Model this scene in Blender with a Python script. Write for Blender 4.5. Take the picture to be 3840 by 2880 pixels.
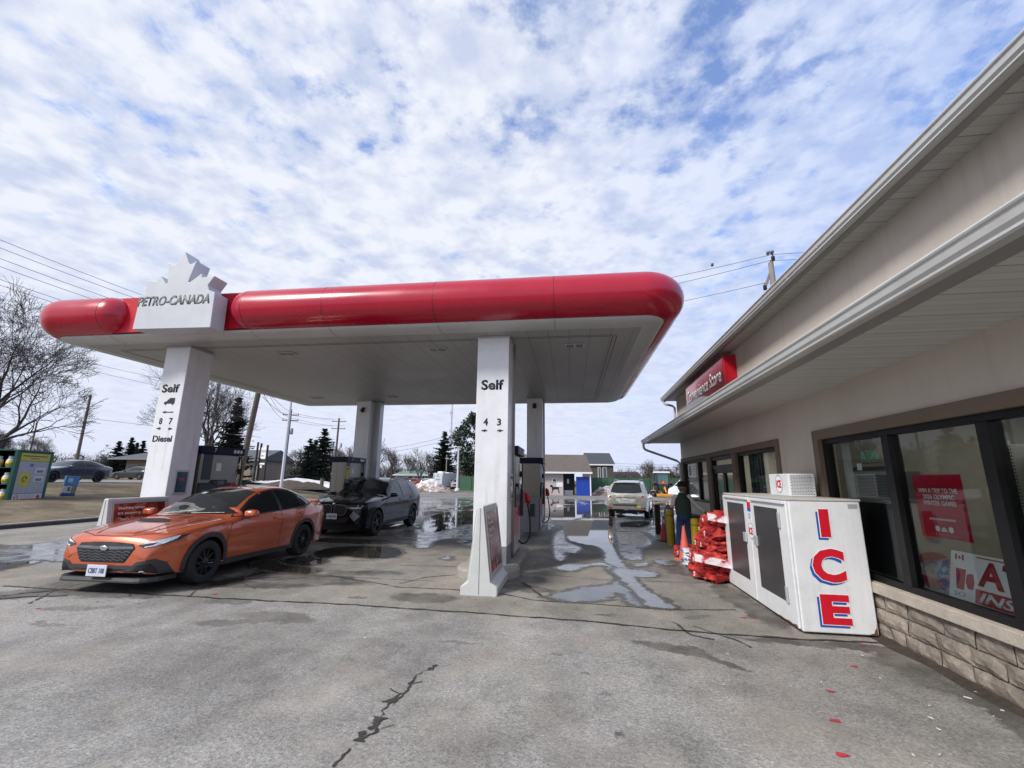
import bpy, bmesh, math, random
from mathutils import Vector, Matrix, noise
from mathutils.bvhtree import BVHTree
from mathutils.geometry import tessellate_polygon
for o in list(bpy.data.objects): bpy.data.objects.remove(o)
scene = bpy.context.scene
COL = scene.collection
rad = math.radians
random.seed(7)
# ------------------------------------------------------------------ camera
FOC, PITCH, ROLL, YAW, CH = 1651.45, .21315, .01059, .13306, 1.65
_h = -YAW
_hd = Vector((math.sin(_h), math.cos(_h), 0)); _r = Vector((math.cos(_h), -math.sin(_h), 0))
CF = (_hd*math.cos(PITCH) + Vector((0, 0, math.sin(PITCH)))).normalized(); _u = _r.cross(CF)
CR = _r*math.cos(ROLL) + _u*math.sin(ROLL); CU = -_r*math.sin(ROLL) + _u*math.cos(ROLL)
CAMP = Vector((0, 0, CH))
cd = bpy.data.cameras.new('camera'); cam = bpy.data.objects.new('camera', cd); COL.objects.link(cam)
cd.sensor_width = 36; cd.lens = FOC/3840*36; cd.clip_start = .05; cd.clip_end = 3000
_m = Matrix((CR, CU, -CF)).transposed().to_4x4(); _m.translation = CAMP
cam.matrix_world = _m
scene.camera = cam
# survey helpers: where a sight line of the survey photo meets the ground or stands at a given depth
def sight(x, y): return CF*FOC + CR*(x-1920) - CU*(y-1440)
def gp(x, y, z=0.0):
    d = sight(x, y); return CAMP + d*((z-CH)/d.z)
def at(x, y, depth): return CAMP + sight(x, y)*(depth/FOC)
# ------------------------------------------------------------------ world
SUN_EL, SUN_AZ = rad(40), rad(225)      # azimuth clockwise from +Y
w = bpy.data.worlds.new("World"); scene.world = w; w.use_nodes = True
nt = w.node_tree; nt.nodes.clear()
def N(nt, t, **k):
    n = nt.nodes.new(t)
    for a, b in k.items():
        if a == 'ins':
            for i, v in b.items(): n.inputs[i].default_value = v
        else: setattr(n, a, b)
    return n
def LK(nt, a, b): nt.links.new(a, b)
def MT(nt, op, a, b=None, c=None, clamp=False):
    n = nt.nodes.new('ShaderNodeMath'); n.operation = op; n.use_clamp = clamp
    for i, v in enumerate((a, b, c)):
        if v is None: continue
        if isinstance(v, (int, float)): n.inputs[i].default_value = v
        else: nt.links.new(v, n.inputs[i])
    return n.outputs[0]
def RAMP(nt, fac, stops, interp='LINEAR'):
    n = nt.nodes.new('ShaderNodeValToRGB'); n.color_ramp.interpolation = interp
    e = n.color_ramp.elements
    while len(e) > 1: e.remove(e[-1])
    e[0].position = stops[0][0]; c = stops[0][1]; e[0].color = (*c, 1) if len(c) == 3 else c
    for p, c in stops[1:]:
        q = e.new(p); q.color = (*c, 1)
    nt.links.new(fac, n.inputs[0]); return n.outputs[0]
def MIXC(nt, f, a, b, mode='MIX'):
    n = nt.nodes.new('ShaderNodeMix'); n.data_type = 'RGBA'; n.blend_type = mode
    for s, v in ((n.inputs[0], f), (n.inputs[6], a), (n.inputs[7], b)):
        if isinstance(v, (int, float)): s.default_value = v
        elif isinstance(v, tuple): s.default_value = (*v, 1) if len(v) == 3 else v
        else: nt.links.new(v, s)
    return n.outputs[2]
def NZ(nt, vec, scale, detail=4, rough=.5, dist=0.0):
    n = nt.nodes.new('ShaderNodeTexNoise'); n.inputs['Scale'].default_value = scale
    n.inputs['Detail'].default_value = detail; n.inputs['Roughness'].default_value = rough
    n.inputs['Distortion'].default_value = dist
    if vec is not None: nt.links.new(vec, n.inputs['Vector'])
    return n.outputs['Fac']
tc = N(nt, 'ShaderNodeTexCoord'); D = tc.outputs['Generated']
sp = N(nt, 'ShaderNodeSeparateXYZ'); LK(nt, D, sp.inputs[0])
zc = MT(nt, 'MAXIMUM', sp.outputs[2], .0)
zd = MT(nt, 'ADD', zc, .10)
cx = MT(nt, 'DIVIDE', sp.outputs[0], zd); cy = MT(nt, 'DIVIDE', sp.outputs[1], zd)
cv = N(nt, 'ShaderNodeCombineXYZ'); LK(nt, cx, cv.inputs[0]); LK(nt, cy, cv.inputs[1]); cv.inputs[2].default_value = 3.7
P = cv.outputs[0]
# a fine warp makes the puffs ragged
n1 = NZ(nt, P, 1.15, 3, .5)
n2 = NZ(nt, P, 7.2, 7, .56, .15)
n3 = NZ(nt, P, 13.0, 5, .6)
def blob(x0, y0, sx, sy, ang=0.0):
    dx = MT(nt, 'SUBTRACT', cx, x0); dy = MT(nt, 'SUBTRACT', cy, y0)
    ca, sa = math.cos(ang), math.sin(ang)
    u = MT(nt, 'ADD', MT(nt, 'MULTIPLY', dx, ca/sx), MT(nt, 'MULTIPLY', dy, sa/sx))
    v = MT(nt, 'ADD', MT(nt, 'MULTIPLY', dx, -sa/sy), MT(nt, 'MULTIPLY', dy, ca/sy))
    r2 = MT(nt, 'ADD', MT(nt, 'MULTIPLY', u, u), MT(nt, 'MULTIPLY', v, v))
    return MT(nt, 'POWER', 2.718, MT(nt, 'MULTIPLY', r2, -1.0))
dens = MT(nt, 'ADD', MT(nt, 'MULTIPLY', MT(nt, 'SUBTRACT', n1, .5), .45), MT(nt, 'MULTIPLY', MT(nt, 'SUBTRACT', n2, .5), 1.15))
dens = MT(nt, 'ADD', MT(nt, 'ADD', dens, MT(nt, 'MULTIPLY', MT(nt, 'SUBTRACT', n3, .5), .85)), .40)
dens = MT(nt, 'SUBTRACT', dens, MT(nt, 'MULTIPLY', sp.outputs[0], .10))       # centre about .66
holes = None
for a in ((-.14, .93, .80, .10, .05, .18), (.38, .94, .22, .12, .5, .10), (.34, .76, .2, .14, .3, .13), (-.60, .70, .12, .20, .3, .15), (-.08, .66, .25, .12, 0, .15), (.80, .70, .5, .30, 0, .08), (.2, .45, 1.0, .22, 0, .10)):
    b = MT(nt, 'MULTIPLY', blob(*a[:5]), a[5]); holes = b if holes is None else MT(nt, 'ADD', holes, b)
dens = MT(nt, 'SUBTRACT', dens, holes)
hz = RAMP(nt, zc, [(0, (1, 1, 1)), (.16, (.75, .75, .75)), (.5, (0, 0, 0))])
dens = MT(nt, 'ADD', dens, MT(nt, 'MULTIPLY', hz, .12))
cov = RAMP(nt, dens, [(.02, (.10, .10, .10)), (.16, (.45, .45, .45)), (.26, (.78, .78, .78)), (.40, (1, 1, 1))])
# cloud tone: bright puffs, grey-blue bases, a blue-grey veil toward the right
puff = RAMP(nt, NZ(nt, P, 8.8, 5, .52, .1), [(.34, (0, 0, 0)), (.60, (1, 1, 1))])
right = RAMP(nt, MT(nt, 'ADD', MT(nt, 'MULTIPLY', sp.outputs[0], .75), MT(nt, 'MULTIPLY', sp.outputs[1], .05)), [(-.0, (0, 0, 0)), (.55, (1, 1, 1))])
c_lo = MIXC(nt, right, (.49, .55, .70), (.34, .44, .72)); c_hi = MIXC(nt, right, (.70, .73, .80), (.46, .55, .79))
cloud = MIXC(nt, puff, c_lo, c_hi)
hcol = MIXC(nt, right, (.62, .66, .80), (.46, .54, .78))
cloud = MIXC(nt, RAMP(nt, zc, [(.02, (.9, .9, .9)), (.45, (0, 0, 0))]), cloud, hcol)
sky = N(nt, 'ShaderNodeTexSky', sky_type='NISHITA'); sky.sun_disc = False
sky.sun_elevation = SUN_EL; sky.sun_rotation = SUN_AZ; sky.air_density = 1.3; sky.ozone_density = 2.5
SKY_S = .1
skyc = MIXC(nt, 1.0, sky.outputs[0], (1.35, 1.5, 1.95), 'MULTIPLY')
inv = N(nt, 'ShaderNodeVectorMath', operation='SCALE'); LK(nt, cloud, inv.inputs[0]); inv.inputs['Scale'].default_value = 1/SKY_S
final = MIXC(nt, cov, skyc, inv.outputs[0])
bg = N(nt, 'ShaderNodeBackground', ins={'Strength': SKY_S}); LK(nt, final, bg.inputs['Color'])
wo = N(nt, 'ShaderNodeOutputWorld'); LK(nt, bg.outputs[0], wo.inputs[0])
sl = bpy.data.lights.new('sun', 'SUN'); sl.energy = 2.9; sl.angle = rad(12); sl.color = (1, .96, .91)
so = bpy.data.objects.new('sun', sl); COL.objects.link(so)
_sd = Vector((math.sin(SUN_AZ)*math.cos(SUN_EL), math.cos(SUN_AZ)*math.cos(SUN_EL), math.sin(SUN_EL)))
so.rotation_euler = _sd.to_track_quat('Z', 'Y').to_euler(); so.location = (-30, -40, 60)
vs = scene.view_settings; vs.view_transform = 'Standard'; vs.look = 'None'; vs.exposure = .32; vs.gamma = 1
scene.render.resolution_x = 1024; scene.render.resolution_y = 768
try:
    scene.cycles.max_bounces = 6; scene.cycles.transparent_max_bounces = 12
except Exception: pass
# ------------------------------------------------------------------ materials
MATS = {}
def mat(name, col, rough=.55, metal=0.0, var=.10, scale=6.0, bump=0.0, bscale=60.0, coat=0.0, spec=.5, dirt=0.0, emit=0.0, alpha=1.0, streak=0.0):
    if name in MATS: return MATS[name]
    m = bpy.data.materials.new(name); m.use_nodes = True; nt = m.node_tree
    b = nt.nodes['Principled BSDF']
    tc = nt.nodes.new('ShaderNodeTexCoord'); co = tc.outputs['Object']
    n = NZ(nt, co, scale, 4, .6)
    lo = tuple(c*(1-var) for c in col); hi = tuple(min(1, c*(1+var)) for c in col)
    c = RAMP(nt, n, [(.3, lo), (.7, hi)])
    if dirt:
        d = RAMP(nt, NZ(nt, co, scale*2.7, 6, .7), [(.5, (0, 0, 0)), (.75, (1, 1, 1))])
        c = MIXC(nt, MT(nt, 'MULTIPLY', d, dirt), c, tuple(x*.45+.02 for x in col))
    if streak:
        mp = N(nt, 'ShaderNodeMapping'); mp.inputs['Scale'].default_value = (9, 9, .45); LK(nt, co, mp.inputs[0])
        d = MT(nt, 'MULTIPLY', RAMP(nt, NZ(nt, mp.outputs[0], 1.0, 5, .6), [(.52, (0, 0, 0)), (.72, (1, 1, 1))]), RAMP(nt, NZ(nt, co, .8, 2, .5), [(.4, (0, 0, 0)), (.62, (1, 1, 1))]))
        c = MIXC(nt, MT(nt, 'MULTIPLY', d, streak), c, (.26, .22, .16))
    LK(nt, c, b.inputs['Base Color'])
    b.inputs['Metallic'].default_value = metal
    rr = RAMP(nt, n, [(.3, (max(0, rough-.06),)*3), (.7, (min(1, rough+.06),)*3)]); LK(nt, rr, b.inputs['Roughness'])
    b.inputs['Specular IOR Level'].default_value = spec
    b.inputs['Coat Weight'].default_value = coat; b.inputs['Coat Roughness'].default_value = .04
    if emit:
        LK(nt, c, b.inputs['Emission Color']); b.inputs['Emission Strength'].default_value = emit
    if alpha < 1: b.inputs['Alpha'].default_value = alpha
    if bump:
        bn = nt.nodes.new('ShaderNodeBump'); bn.inputs['Strength'].default_value = bump; bn.inputs['Distance'].default_value = .01
        LK(nt, NZ(nt, co, bscale, 4, .6), bn.inputs['Height']); LK(nt, bn.outputs[0], b.inputs['Normal'])
    MATS[name] = m; return m
def glassmat(name, tint=(.8, .85, .85), refl=1.0, dark=0.0):
    """window pane: see-through with a fresnel mirror"""
    if name in MATS: return MATS[name]
    m = bpy.data.materials.new(name); m.use_nodes = True; nt = m.node_tree; nt.nodes.clear()
    tr = N(nt, 'ShaderNodeBsdfTransparent'); tr.inputs[0].default_value = (*tint, 1)
    gl = N(nt, 'ShaderNodeBsdfGlossy'); gl.inputs['Roughness'].default_value = .02; gl.inputs[0].default_value = (refl, refl, refl, 1)
    fr = N(nt, 'ShaderNodeFresnel', ins={'IOR': 1.34})
    mx = N(nt, 'ShaderNodeMixShader'); LK(nt, fr.outputs[0], mx.inputs[0]); LK(nt, tr.outputs[0], mx.inputs[1]); LK(nt, gl.outputs[0], mx.inputs[2])
    o = N(nt, 'ShaderNodeOutputMaterial'); LK(nt, mx.outputs[0], o.inputs[0]); MATS[name] = m; return m
# ------------------------------------------------------------------ mesh helpers
class MB:
    def __init__(s): s.v = []; s.f = []; s.mi = []
    def add(s, vs, fs):
        k = len(s.v); s.v += [tuple(v) for v in vs]; s.f += [tuple(k+i for i in f) for f in fs]; return s
    def box(s, a, b, M=None):
        x0, y0, z0 = a; x1, y1, z1 = b
        vs = [Vector(p) for p in ((x0,y0,z0),(x1,y0,z0),(x1,y1,z0),(x0,y1,z0),(x0,y0,z1),(x1,y0,z1),(x1,y1,z1),(x0,y1,z1))]
        if M: vs = [M @ v for v in vs]
        return s.add(vs, [(0,3,2,1),(4,5,6,7),(0,1,5,4),(1,2,6,5),(2,3,7,6),(3,0,4,7)])
    def tube(s, pts, r, n=8, caps=True):
        pts = [Vector(p) for p in pts]; R = r if isinstance(r, (list, tuple)) else [r]*len(pts)
        rings = []; up = None
        for i, p in enumerate(pts):
            t = (pts[min(i+1, len(pts)-1)] - pts[max(i-1, 0)])
            if t.length < 1e-9: t = Vector((0, 0, 1))
            t.normalize()
            if up is None: up = Vector((0, 0, 1)) if abs(t.z) < .9 else Vector((1, 0, 0))
            a = t.cross(up)
            if a.length < 1e-6: a = t.cross(Vector((0, 1, 0)))
            a.normalize(); b = t.cross(a); up = -b if False else up
            rings.append([p + (a*math.cos(2*math.pi*k/n) + b*math.sin(2*math.pi*k/n))*R[i] for k in range(n)])
        vs = [v for ring in rings for v in ring]; fs = []
        for i in range(len(pts)-1):
            for k in range(n):
                a, b2 = i*n+k, i*n+(k+1) % n; fs.append((a, b2, b2+n, a+n))
        if caps:
            fs.append(tuple(range(n-1, -1, -1))); fs.append(tuple((len(pts)-1)*n+k for k in range(n)))
        return s.add(vs, fs)
    def cyl(s, p, q, r0, r1=None, n=16): return s.tube([p, q], [r0, r0 if r1 is None else r1], n)
    def lathe(s, prof, n=24, M=None, axis='Z', caps=True):
        vs = []; 
        for r, z in prof:
            for k in range(n):
                a = 2*math.pi*k/n; v = Vector((r*math.cos(a), r*math.sin(a), z))
                if axis == 'X': v = Vector((z, r*math.cos(a), r*math.sin(a)))
                vs.append(M @ v if M else v)
        fs = [(i*n+k, i*n+(k+1) % n, (i+1)*n+(k+1) % n, (i+1)*n+k) for i in range(len(prof)-1) for k in range(n)]
        if caps: fs.append(tuple(range(n-1, -1, -1))); fs.append(tuple((len(prof)-1)*n+k for k in range(n)))
        return s.add(vs, fs)
    def prism(s, poly, o, u, v, t):
        """polygon (2D) in plane origin o with axes u,v; thickness vector t"""
        o, u, v, t = Vector(o), Vector(u), Vector(v), Vector(t); n = len(poly)
        a = [o + u*p[0] + v*p[1] for p in poly]; b = [q + t for q in a]
        tri = tessellate_polygon([[Vector((p[0], p[1], 0)) for p in poly]])
        fs = [tuple(x) for x in tri] + [tuple(n+i for i in reversed(x)) for x in tri]
        fs += [(i, (i+1) % n, n+(i+1) % n, n+i) for i in range(n)]
        return s.add(a+b, fs)
    def loft(s, rings, closed=False, caps=False):
        n = len(rings[0]); k0 = [v for r in rings for v in r]; fs = []
        for i in range(len(rings)-1):
            for k in range(n if closed else n-1):
                a, b = i*n+k, i*n+(k+1) % n; fs.append((a, b, b+n, a+n))
        if caps:
            fs.append(tuple(range(n-1, -1, -1))); fs.append(tuple((len(rings)-1)*n+k for k in range(n)))
        return s.add(k0, fs)
    def build(s, name, m, parent=None, smooth=False, bevel=0, seg=2, fix=True, auto=None):
        me = bpy.data.meshes.new(name); me.from_pydata(s.v, [], s.f); me.validate(); me.update()
        if fix:
            bm = bmesh.new(); bm.from_mesh(me); bmesh.ops.recalc_face_normals(bm, faces=bm.faces); bm.to_mesh(me); bm.free()
        o = bpy.data.objects.new(name, me); COL.objects.link(o); me.materials.append(m)
        if smooth:
            for p in me.polygons: p.use_smooth = True
            if auto is not None:
                try: me.set_sharp_from_angle(angle=rad(auto))
                except Exception: pass
        if bevel:
            md = o.modifiers.new('bevel', 'BEVEL'); md.width = bevel; md.segments = seg; md.limit_method = 'ANGLE'; md.angle_limit = rad(40)
        if parent: o.parent = parent
        return o
def tag(o, label=None, cat=None, group=None, kind=None):
    if label: o['label'] = label
    if cat: o['category'] = cat
    if group: o['group'] = group
    if kind: o['kind'] = kind
    return o
def thing(name, label, cat, loc=(0,0,0), rz=0.0, group=None):
    o = bpy.data.objects.new(name, None); COL.objects.link(o); o.location = loc; o.rotation_euler = (0, 0, rz); o.empty_display_size = .2
    return tag(o, label, cat, group)
def struct(name, b, m, **k):
    return tag(b.build(name, m, **k), kind='structure')
def copy_tree(o, parent=None, mats=None):
    c = o.copy(); COL.objects.link(c)
    if parent: c.parent = parent
    for ch in [x for x in bpy.data.objects if x.parent == o]: copy_tree(ch, c)
    return c
def text(s, m, parent, o, u, v, w=None, h=None, bold=0.0, shear=0.0, depth=.002, name='lettering', align='C', spacing=1.0, off=.003):
    """lettering mesh: o = centre (or left-centre) of the word, u = reading direction, v = up"""
    cu = bpy.data.curves.new('t', 'FONT'); cu.body = s; cu.size = 1; cu.offset = bold; cu.shear = shear; cu.space_character = spacing
    cu.fill_mode = 'FRONT'; cu.resolution_u = 3
    t = bpy.data.objects.new('t', cu); COL.objects.link(t); bpy.context.view_layer.update()
    me = bpy.data.meshes.new_from_object(t.evaluated_get(bpy.context.evaluated_depsgraph_get()))
    bpy.data.objects.remove(t); bpy.data.curves.remove(cu)
    xs = [q.co.x for q in me.vertices]; ys = [q.co.y for q in me.vertices]
    x0, x1, y0, y1 = min(xs), max(xs), min(ys), max(ys)
    sx = w/(x1-x0) if w else None; sy = h/(y1-y0) if h else None
    sx = sx or sy; sy = sy or sx
    o, u, v = Vector(o), Vector(u).normalized(), Vector(v).normalized(); nrm = u.cross(v)
    cxx = (x0+x1)/2 if align == 'C' else x0
    for q in me.vertices:
        q.co = o + u*((q.co.x-cxx)*sx) + v*((q.co.y-(y0+y1)/2)*sy) + nrm*off
    ob = bpy.data.objects.new(name, me); COL.objects.link(ob); me.materials.append(m)
    if parent: ob.parent = parent
    if depth:
        md = ob.modifiers.new('thick', 'SOLIDIFY'); md.thickness = depth; md.offset = 0
    return ob
M = {}
M['white'] = mat('white_enamel', (.74, .75, .77), .38, var=.05, scale=3, dirt=.12, streak=.35)
M['offwhite'] = mat('offwhite_plastic', (.55, .56, .54), .5, var=.05, scale=4, dirt=.2, streak=.3)
M['soffit'] = mat('canopy_soffit_white', (.5, .5, .48), .45, var=.06, scale=1.5, dirt=.12)
M['red'] = mat('red_fascia', (.41, .002, .024), .27, var=.05, scale=1.2, coat=.3)
M['redflat'] = mat('red_paint', (.50, .006, .02), .35, var=.08)
M['grey'] = mat('grey_metal', (.24, .25, .26), .42, .3, var=.08)
M['ltgrey'] = mat('light_grey_metal', (.48, .49, .5), .4, .3, var=.06, dirt=.1)
M['steel'] = mat('brushed_steel', (.22, .205, .175), .34, .8, var=.08, scale=3)
M['black'] = mat('black_plastic', (.012, .013, .018), .38, var=.2)
M['navy'] = mat('navy_band', (.005, .008, .025), .5, var=.1, spec=.2)
M['rubber'] = mat('black_rubber', (.015, .015, .016), .75, var=.2, bump=.2, bscale=90)
M['ink'] = mat('black_ink', (.01, .011, .02), .5, var=.05)
M['whiteink'] = mat('white_ink', (.8, .8, .8), .5, var=.03)
M['cove'] = mat('cove_white', (.50, .51, .50), .4, var=.05, scale=2, dirt=.12)
M['silverink'] = mat('silver_letter', (.17, .17, .175), .45, 0, var=.05)
M['concrete'] = mat('kerb_concrete', (.33, .31, .275), .85, var=.18, scale=5, bump=.5, bscale=45, dirt=.4)
# ------------------------------------------------------------------ the ground
def blobs(nt, co, lst, wob=.35, ns=2.2):
    """sum of soft, ragged ellipses (x, y, sx, sy, angle, strength) on the ground plane"""
    nn = nt.nodes.new('ShaderNodeTexNoise'); nn.inputs['Scale'].default_value = ns; nn.inputs['Detail'].default_value = 5; nn.inputs['Roughness'].default_value = .65
    LK(nt, co, nn.inputs['Vector'])
    sub = N(nt, 'ShaderNodeVectorMath', operation='SUBTRACT'); LK(nt, nn.outputs['Color'], sub.inputs[0]); sub.inputs[1].default_value = (.5, .5, .5)
    sc = N(nt, 'ShaderNodeVectorMath', operation='SCALE'); LK(nt, sub.outputs[0], sc.inputs[0]); sc.inputs['Scale'].default_value = wob
    ad = N(nt, 'ShaderNodeVectorMath', operation='ADD'); LK(nt, co, ad.inputs[0]); LK(nt, sc.outputs[0], ad.inputs[1])
    s = N(nt, 'ShaderNodeSeparateXYZ'); LK(nt, ad.outputs[0], s.inputs[0]); tot = None
    for x0, y0, sx, sy, an, st in lst:
        dx = MT(nt, 'SUBTRACT', s.outputs[0], x0); dy = MT(nt, 'SUBTRACT', s.outputs[1], y0); ca, sa = math.cos(an), math.sin(an)
        u = MT(nt, 'ADD', MT(nt, 'MULTIPLY', dx, ca/sx), MT(nt, 'MULTIPLY', dy, sa/sx)); v = MT(nt, 'ADD', MT(nt, 'MULTIPLY', dx, -sa/sy), MT(nt, 'MULTIPLY', dy, ca/sy))
        r = MT(nt, 'SQRT', MT(nt, 'ADD', MT(nt, 'MULTIPLY', u, u), MT(nt, 'MULTIPLY', v, v)))
        q = MT(nt, 'MULTIPLY', MT(nt, 'SMOOTH_MIN', MT(nt, 'MAXIMUM', MT(nt, 'MULTIPLY', MT(nt, 'SUBTRACT', 1.12, r), 4.0), 0.0), 1.0, .1), st)
        tot = q if tot is None else MT(nt, 'MAXIMUM', tot, q)
    return tot
def groundmat(name, c0, c1, stains, wetlist, agg=1.0, wetnoise=0.0, speck=.5, pits=.4, wetcol=.5):
    m = bpy.data.materials.new(name); m.use_nodes = True; nt = m.node_tree; b = nt.nodes['Principled BSDF']
    co = nt.nodes.new('ShaderNodeTexCoord').outputs['Object']
    big = NZ(nt, co, .35, 5, .6); mid = NZ(nt, co, 2.3, 6, .65); fine = NZ(nt, co, 95, 3, .7); f2 = NZ(nt, co, 34, 4, .7)
    base = RAMP(nt, MT(nt, 'ADD', MT(nt, 'MULTIPLY', big, .6), MT(nt, 'MULTIPLY', mid, .4)), [(.41, c0), (.59, c1)])
    vor = nt.nodes.new('ShaderNodeTexVoronoi'); vor.inputs['Scale'].default_value = 78; LK(nt, co, vor.inputs['Vector'])
    sep = N(nt, 'ShaderNodeSeparateColor'); LK(nt, vor.outputs['Color'], sep.inputs[0])
    sp_ = RAMP(nt, sep.outputs[0], [(0, (1-speck, 1-speck, 1-speck)), (.5, (1, 1, 1)), (.93, (1+speck*.45,)*3), (1, (1+speck*1.3,)*3)])
    base = MIXC(nt, 1.0, base, sp_, 'MULTIPLY')
    fg = RAMP(nt, f2, [(.3, (.72, .72, .72)), (.7, (1.22, 1.2, 1.18))]); base = MIXC(nt, agg, base, fg, 'MULTIPLY')
    # tyre-worn bands along the driving direction, fine crazing where the surface is tired
    mpb = N(nt, 'ShaderNodeMapping'); mpb.inputs['Scale'].default_value = (1.1, .10, 1); mpb.inputs['Rotation'].default_value = (0, 0, .25); LK(nt, co, mpb.inputs[0])
    base = MIXC(nt, 1.0, base, RAMP(nt, NZ(nt, mpb.outputs[0], 1.0, 4, .55), [(.36, (.84, .84, .85)), (.62, (1.10, 1.09, 1.07))]), 'MULTIPLY')
    vc = nt.nodes.new('ShaderNodeTexVoronoi'); vc.feature = 'DISTANCE_TO_EDGE'; vc.inputs['Scale'].default_value = 1.5
    wv_ = N(nt, 'ShaderNodeVectorMath', operation='ADD'); nc_ = nt.nodes.new('ShaderNodeTexNoise'); nc_.inputs['Scale'].default_value = 2.5; nc_.inputs['Detail'].default_value = 5; LK(nt, co, nc_.inputs['Vector'])
    LK(nt, co, wv_.inputs[0]); LK(nt, nc_.outputs['Color'], wv_.inputs[1]); LK(nt, wv_.outputs[0], vc.inputs['Vector'])
    cz = MT(nt, 'MULTIPLY', RAMP(nt, vc.outputs['Distance'], [(0, (1, 1, 1)), (.012, (0, 0, 0))]), RAMP(nt, NZ(nt, co, .32, 3, .5), [(.50, (0, 0, 0)), (.60, (1, 1, 1))]))
    base = MIXC(nt, MT(nt, 'MULTIPLY', cz, .55), base, (.05, .045, .04))
    # pinkish / brown dirt film
    dirt = RAMP(nt, NZ(nt, co, .9, 6, .7, .5), [(.48, (0, 0, 0)), (.70, (.5, .5, .5))]); base = MIXC(nt, dirt, base, tuple(x*y for x, y in zip(c1, (1.05, .92, .80))))
    st = blobs(nt, co, stains, .5, 3.0) if stains else None
    if st is not None:
        grain = RAMP(nt, mid, [(.35, (.35, .35, .35)), (.6, (1, 1, 1))])
        base = MIXC(nt, MT(nt, 'MULTIPLY', MT(nt, 'MULTIPLY', st, .8), grain), base, (.035, .031, .027))
    rough = None
    if wetlist or wetnoise:
        wv = blobs(nt, co, wetlist, .9, 1.1) if wetlist else None
        if wetnoise:
            s = N(nt, 'ShaderNodeSeparateXYZ'); LK(nt, co, s.inputs[0])
            mp = N(nt, 'ShaderNodeMapping'); mp.inputs['Scale'].default_value = (1, .42, 1); LK(nt, co, mp.inputs[0])
            wn = NZ(nt, mp.outputs[0], .75, 6, .6, .4)
            zone = RAMP(nt, MT(nt, 'DIVIDE', s.outputs[1], 60.0), [(.0, (0, 0, 0)), (.21, (0, 0, 0)), (.28, (1, 1, 1)), (.62, (1, 1, 1)), (.74, (0, 0, 0))])
            zx = RAMP(nt, MT(nt, 'DIVIDE', MT(nt, 'ADD', s.outputs[0], 14.0), 28.0), [(0, (.3, .3, .3)), (.25, (1, 1, 1)), (.75, (1, 1, 1)), (1, (.5, .5, .5))])
            wn = RAMP(nt, wn, [(wetnoise, (0, 0, 0)), (wetnoise+.05, (1, 1, 1))])
            wn = MT(nt, 'MULTIPLY', MT(nt, 'MULTIPLY', wn, zone), zx)
            wv = wn if wv is None else MT(nt, 'MAXIMUM', wv, wn)
        base = MIXC(nt, MT(nt, 'MULTIPLY', wv, wetcol), base, (.05, .045, .04))
        rough = RAMP(nt, wv, [(0, (.88, .88, .88)), (.35, (.45, .45, .45)), (.75, (.10, .10, .10)), (1, (.03, .03, .03))]); LK(nt, rough, b.inputs['Roughness'])
        wetf = wv
    else:
        b.inputs['Roughness'].default_value = .9; wetf = None
    LK(nt, base, b.inputs['Base Color'])
    bn = nt.nodes.new('ShaderNodeBump'); bn.inputs['Distance'].default_value = .006
    hgt = MT(nt, 'ADD', MT(nt, 'MULTIPLY', vor.outputs['Distance'], .8), MT(nt, 'MULTIPLY', f2, 1.2))
    LK(nt, hgt, bn.inputs['Height'])
    if wetf is not None: LK(nt, MT(nt, 'MULTIPLY', MT(nt, 'SUBTRACT', 1.0, wetf, clamp=True), pits), bn.inputs['Strength'])
    else: bn.inputs['Strength'].default_value = pits
    LK(nt, bn.outputs[0], b.inputs['Normal'])
    return m
def sheet(pts, z):
    b = MB(); n = len(pts); tri = tessellate_polygon([[Vector((p[0], p[1], 0)) for p in pts]])
    b.add([(p[0], p[1], z) for p in pts], [tuple(t) for t in tri]); return b
STN = [(-3.55, 5.35, .55, .16, -.1, .8), (-3.9, 5.1, .5, .12, .3, .7), (-7.7, 5.75, 1.5, .30, .62, 1.0), (-8.6, 5.1, 1.0, .25, .6, .9), (-6.5, 5.95, .9, .22, .1, .9), (-6.2, 5.3, .4, .1, .2, .7), (-4.6, 5.9, .35, .12, 0, .7),  # long ellipse at the sedan's nose paints its damp trail and shadow
       (.95, 5.1, .42, .13, -.35, 1), (1.35, 4.85, .3, .06, -.9, 1), (.3, 3.4, .05, .05, 0, .9), (.1, 4.3, .07, .04, 0, .7), (.55, 2.75, .12, .04, -1, .8), (-.15, 2.1, .1, .03, -.9, .7),
       (3.15, 3.4, .16, 1.9, 0.02, 1.0), (2.55, 5.45, .85, .13, -.1, 1.0), (3.1, 4.9, .3, .5, 0, .9), (1.0, 2.2, .1, .03, -.8, .6), (.25, 4.0, .06, .04, 0, .6), (-.2, 4.7, .09, .04, 0, .5), (-1.2, 4.9, .2, .05, 0, .5), (-5.9, 4.7, .25, .06, 0, .6)]
m_lot = groundmat('worn_asphalt', (.20, .193, .18), (.35, .342, .325), STN, None, .9, 0, .32, .45)
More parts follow.
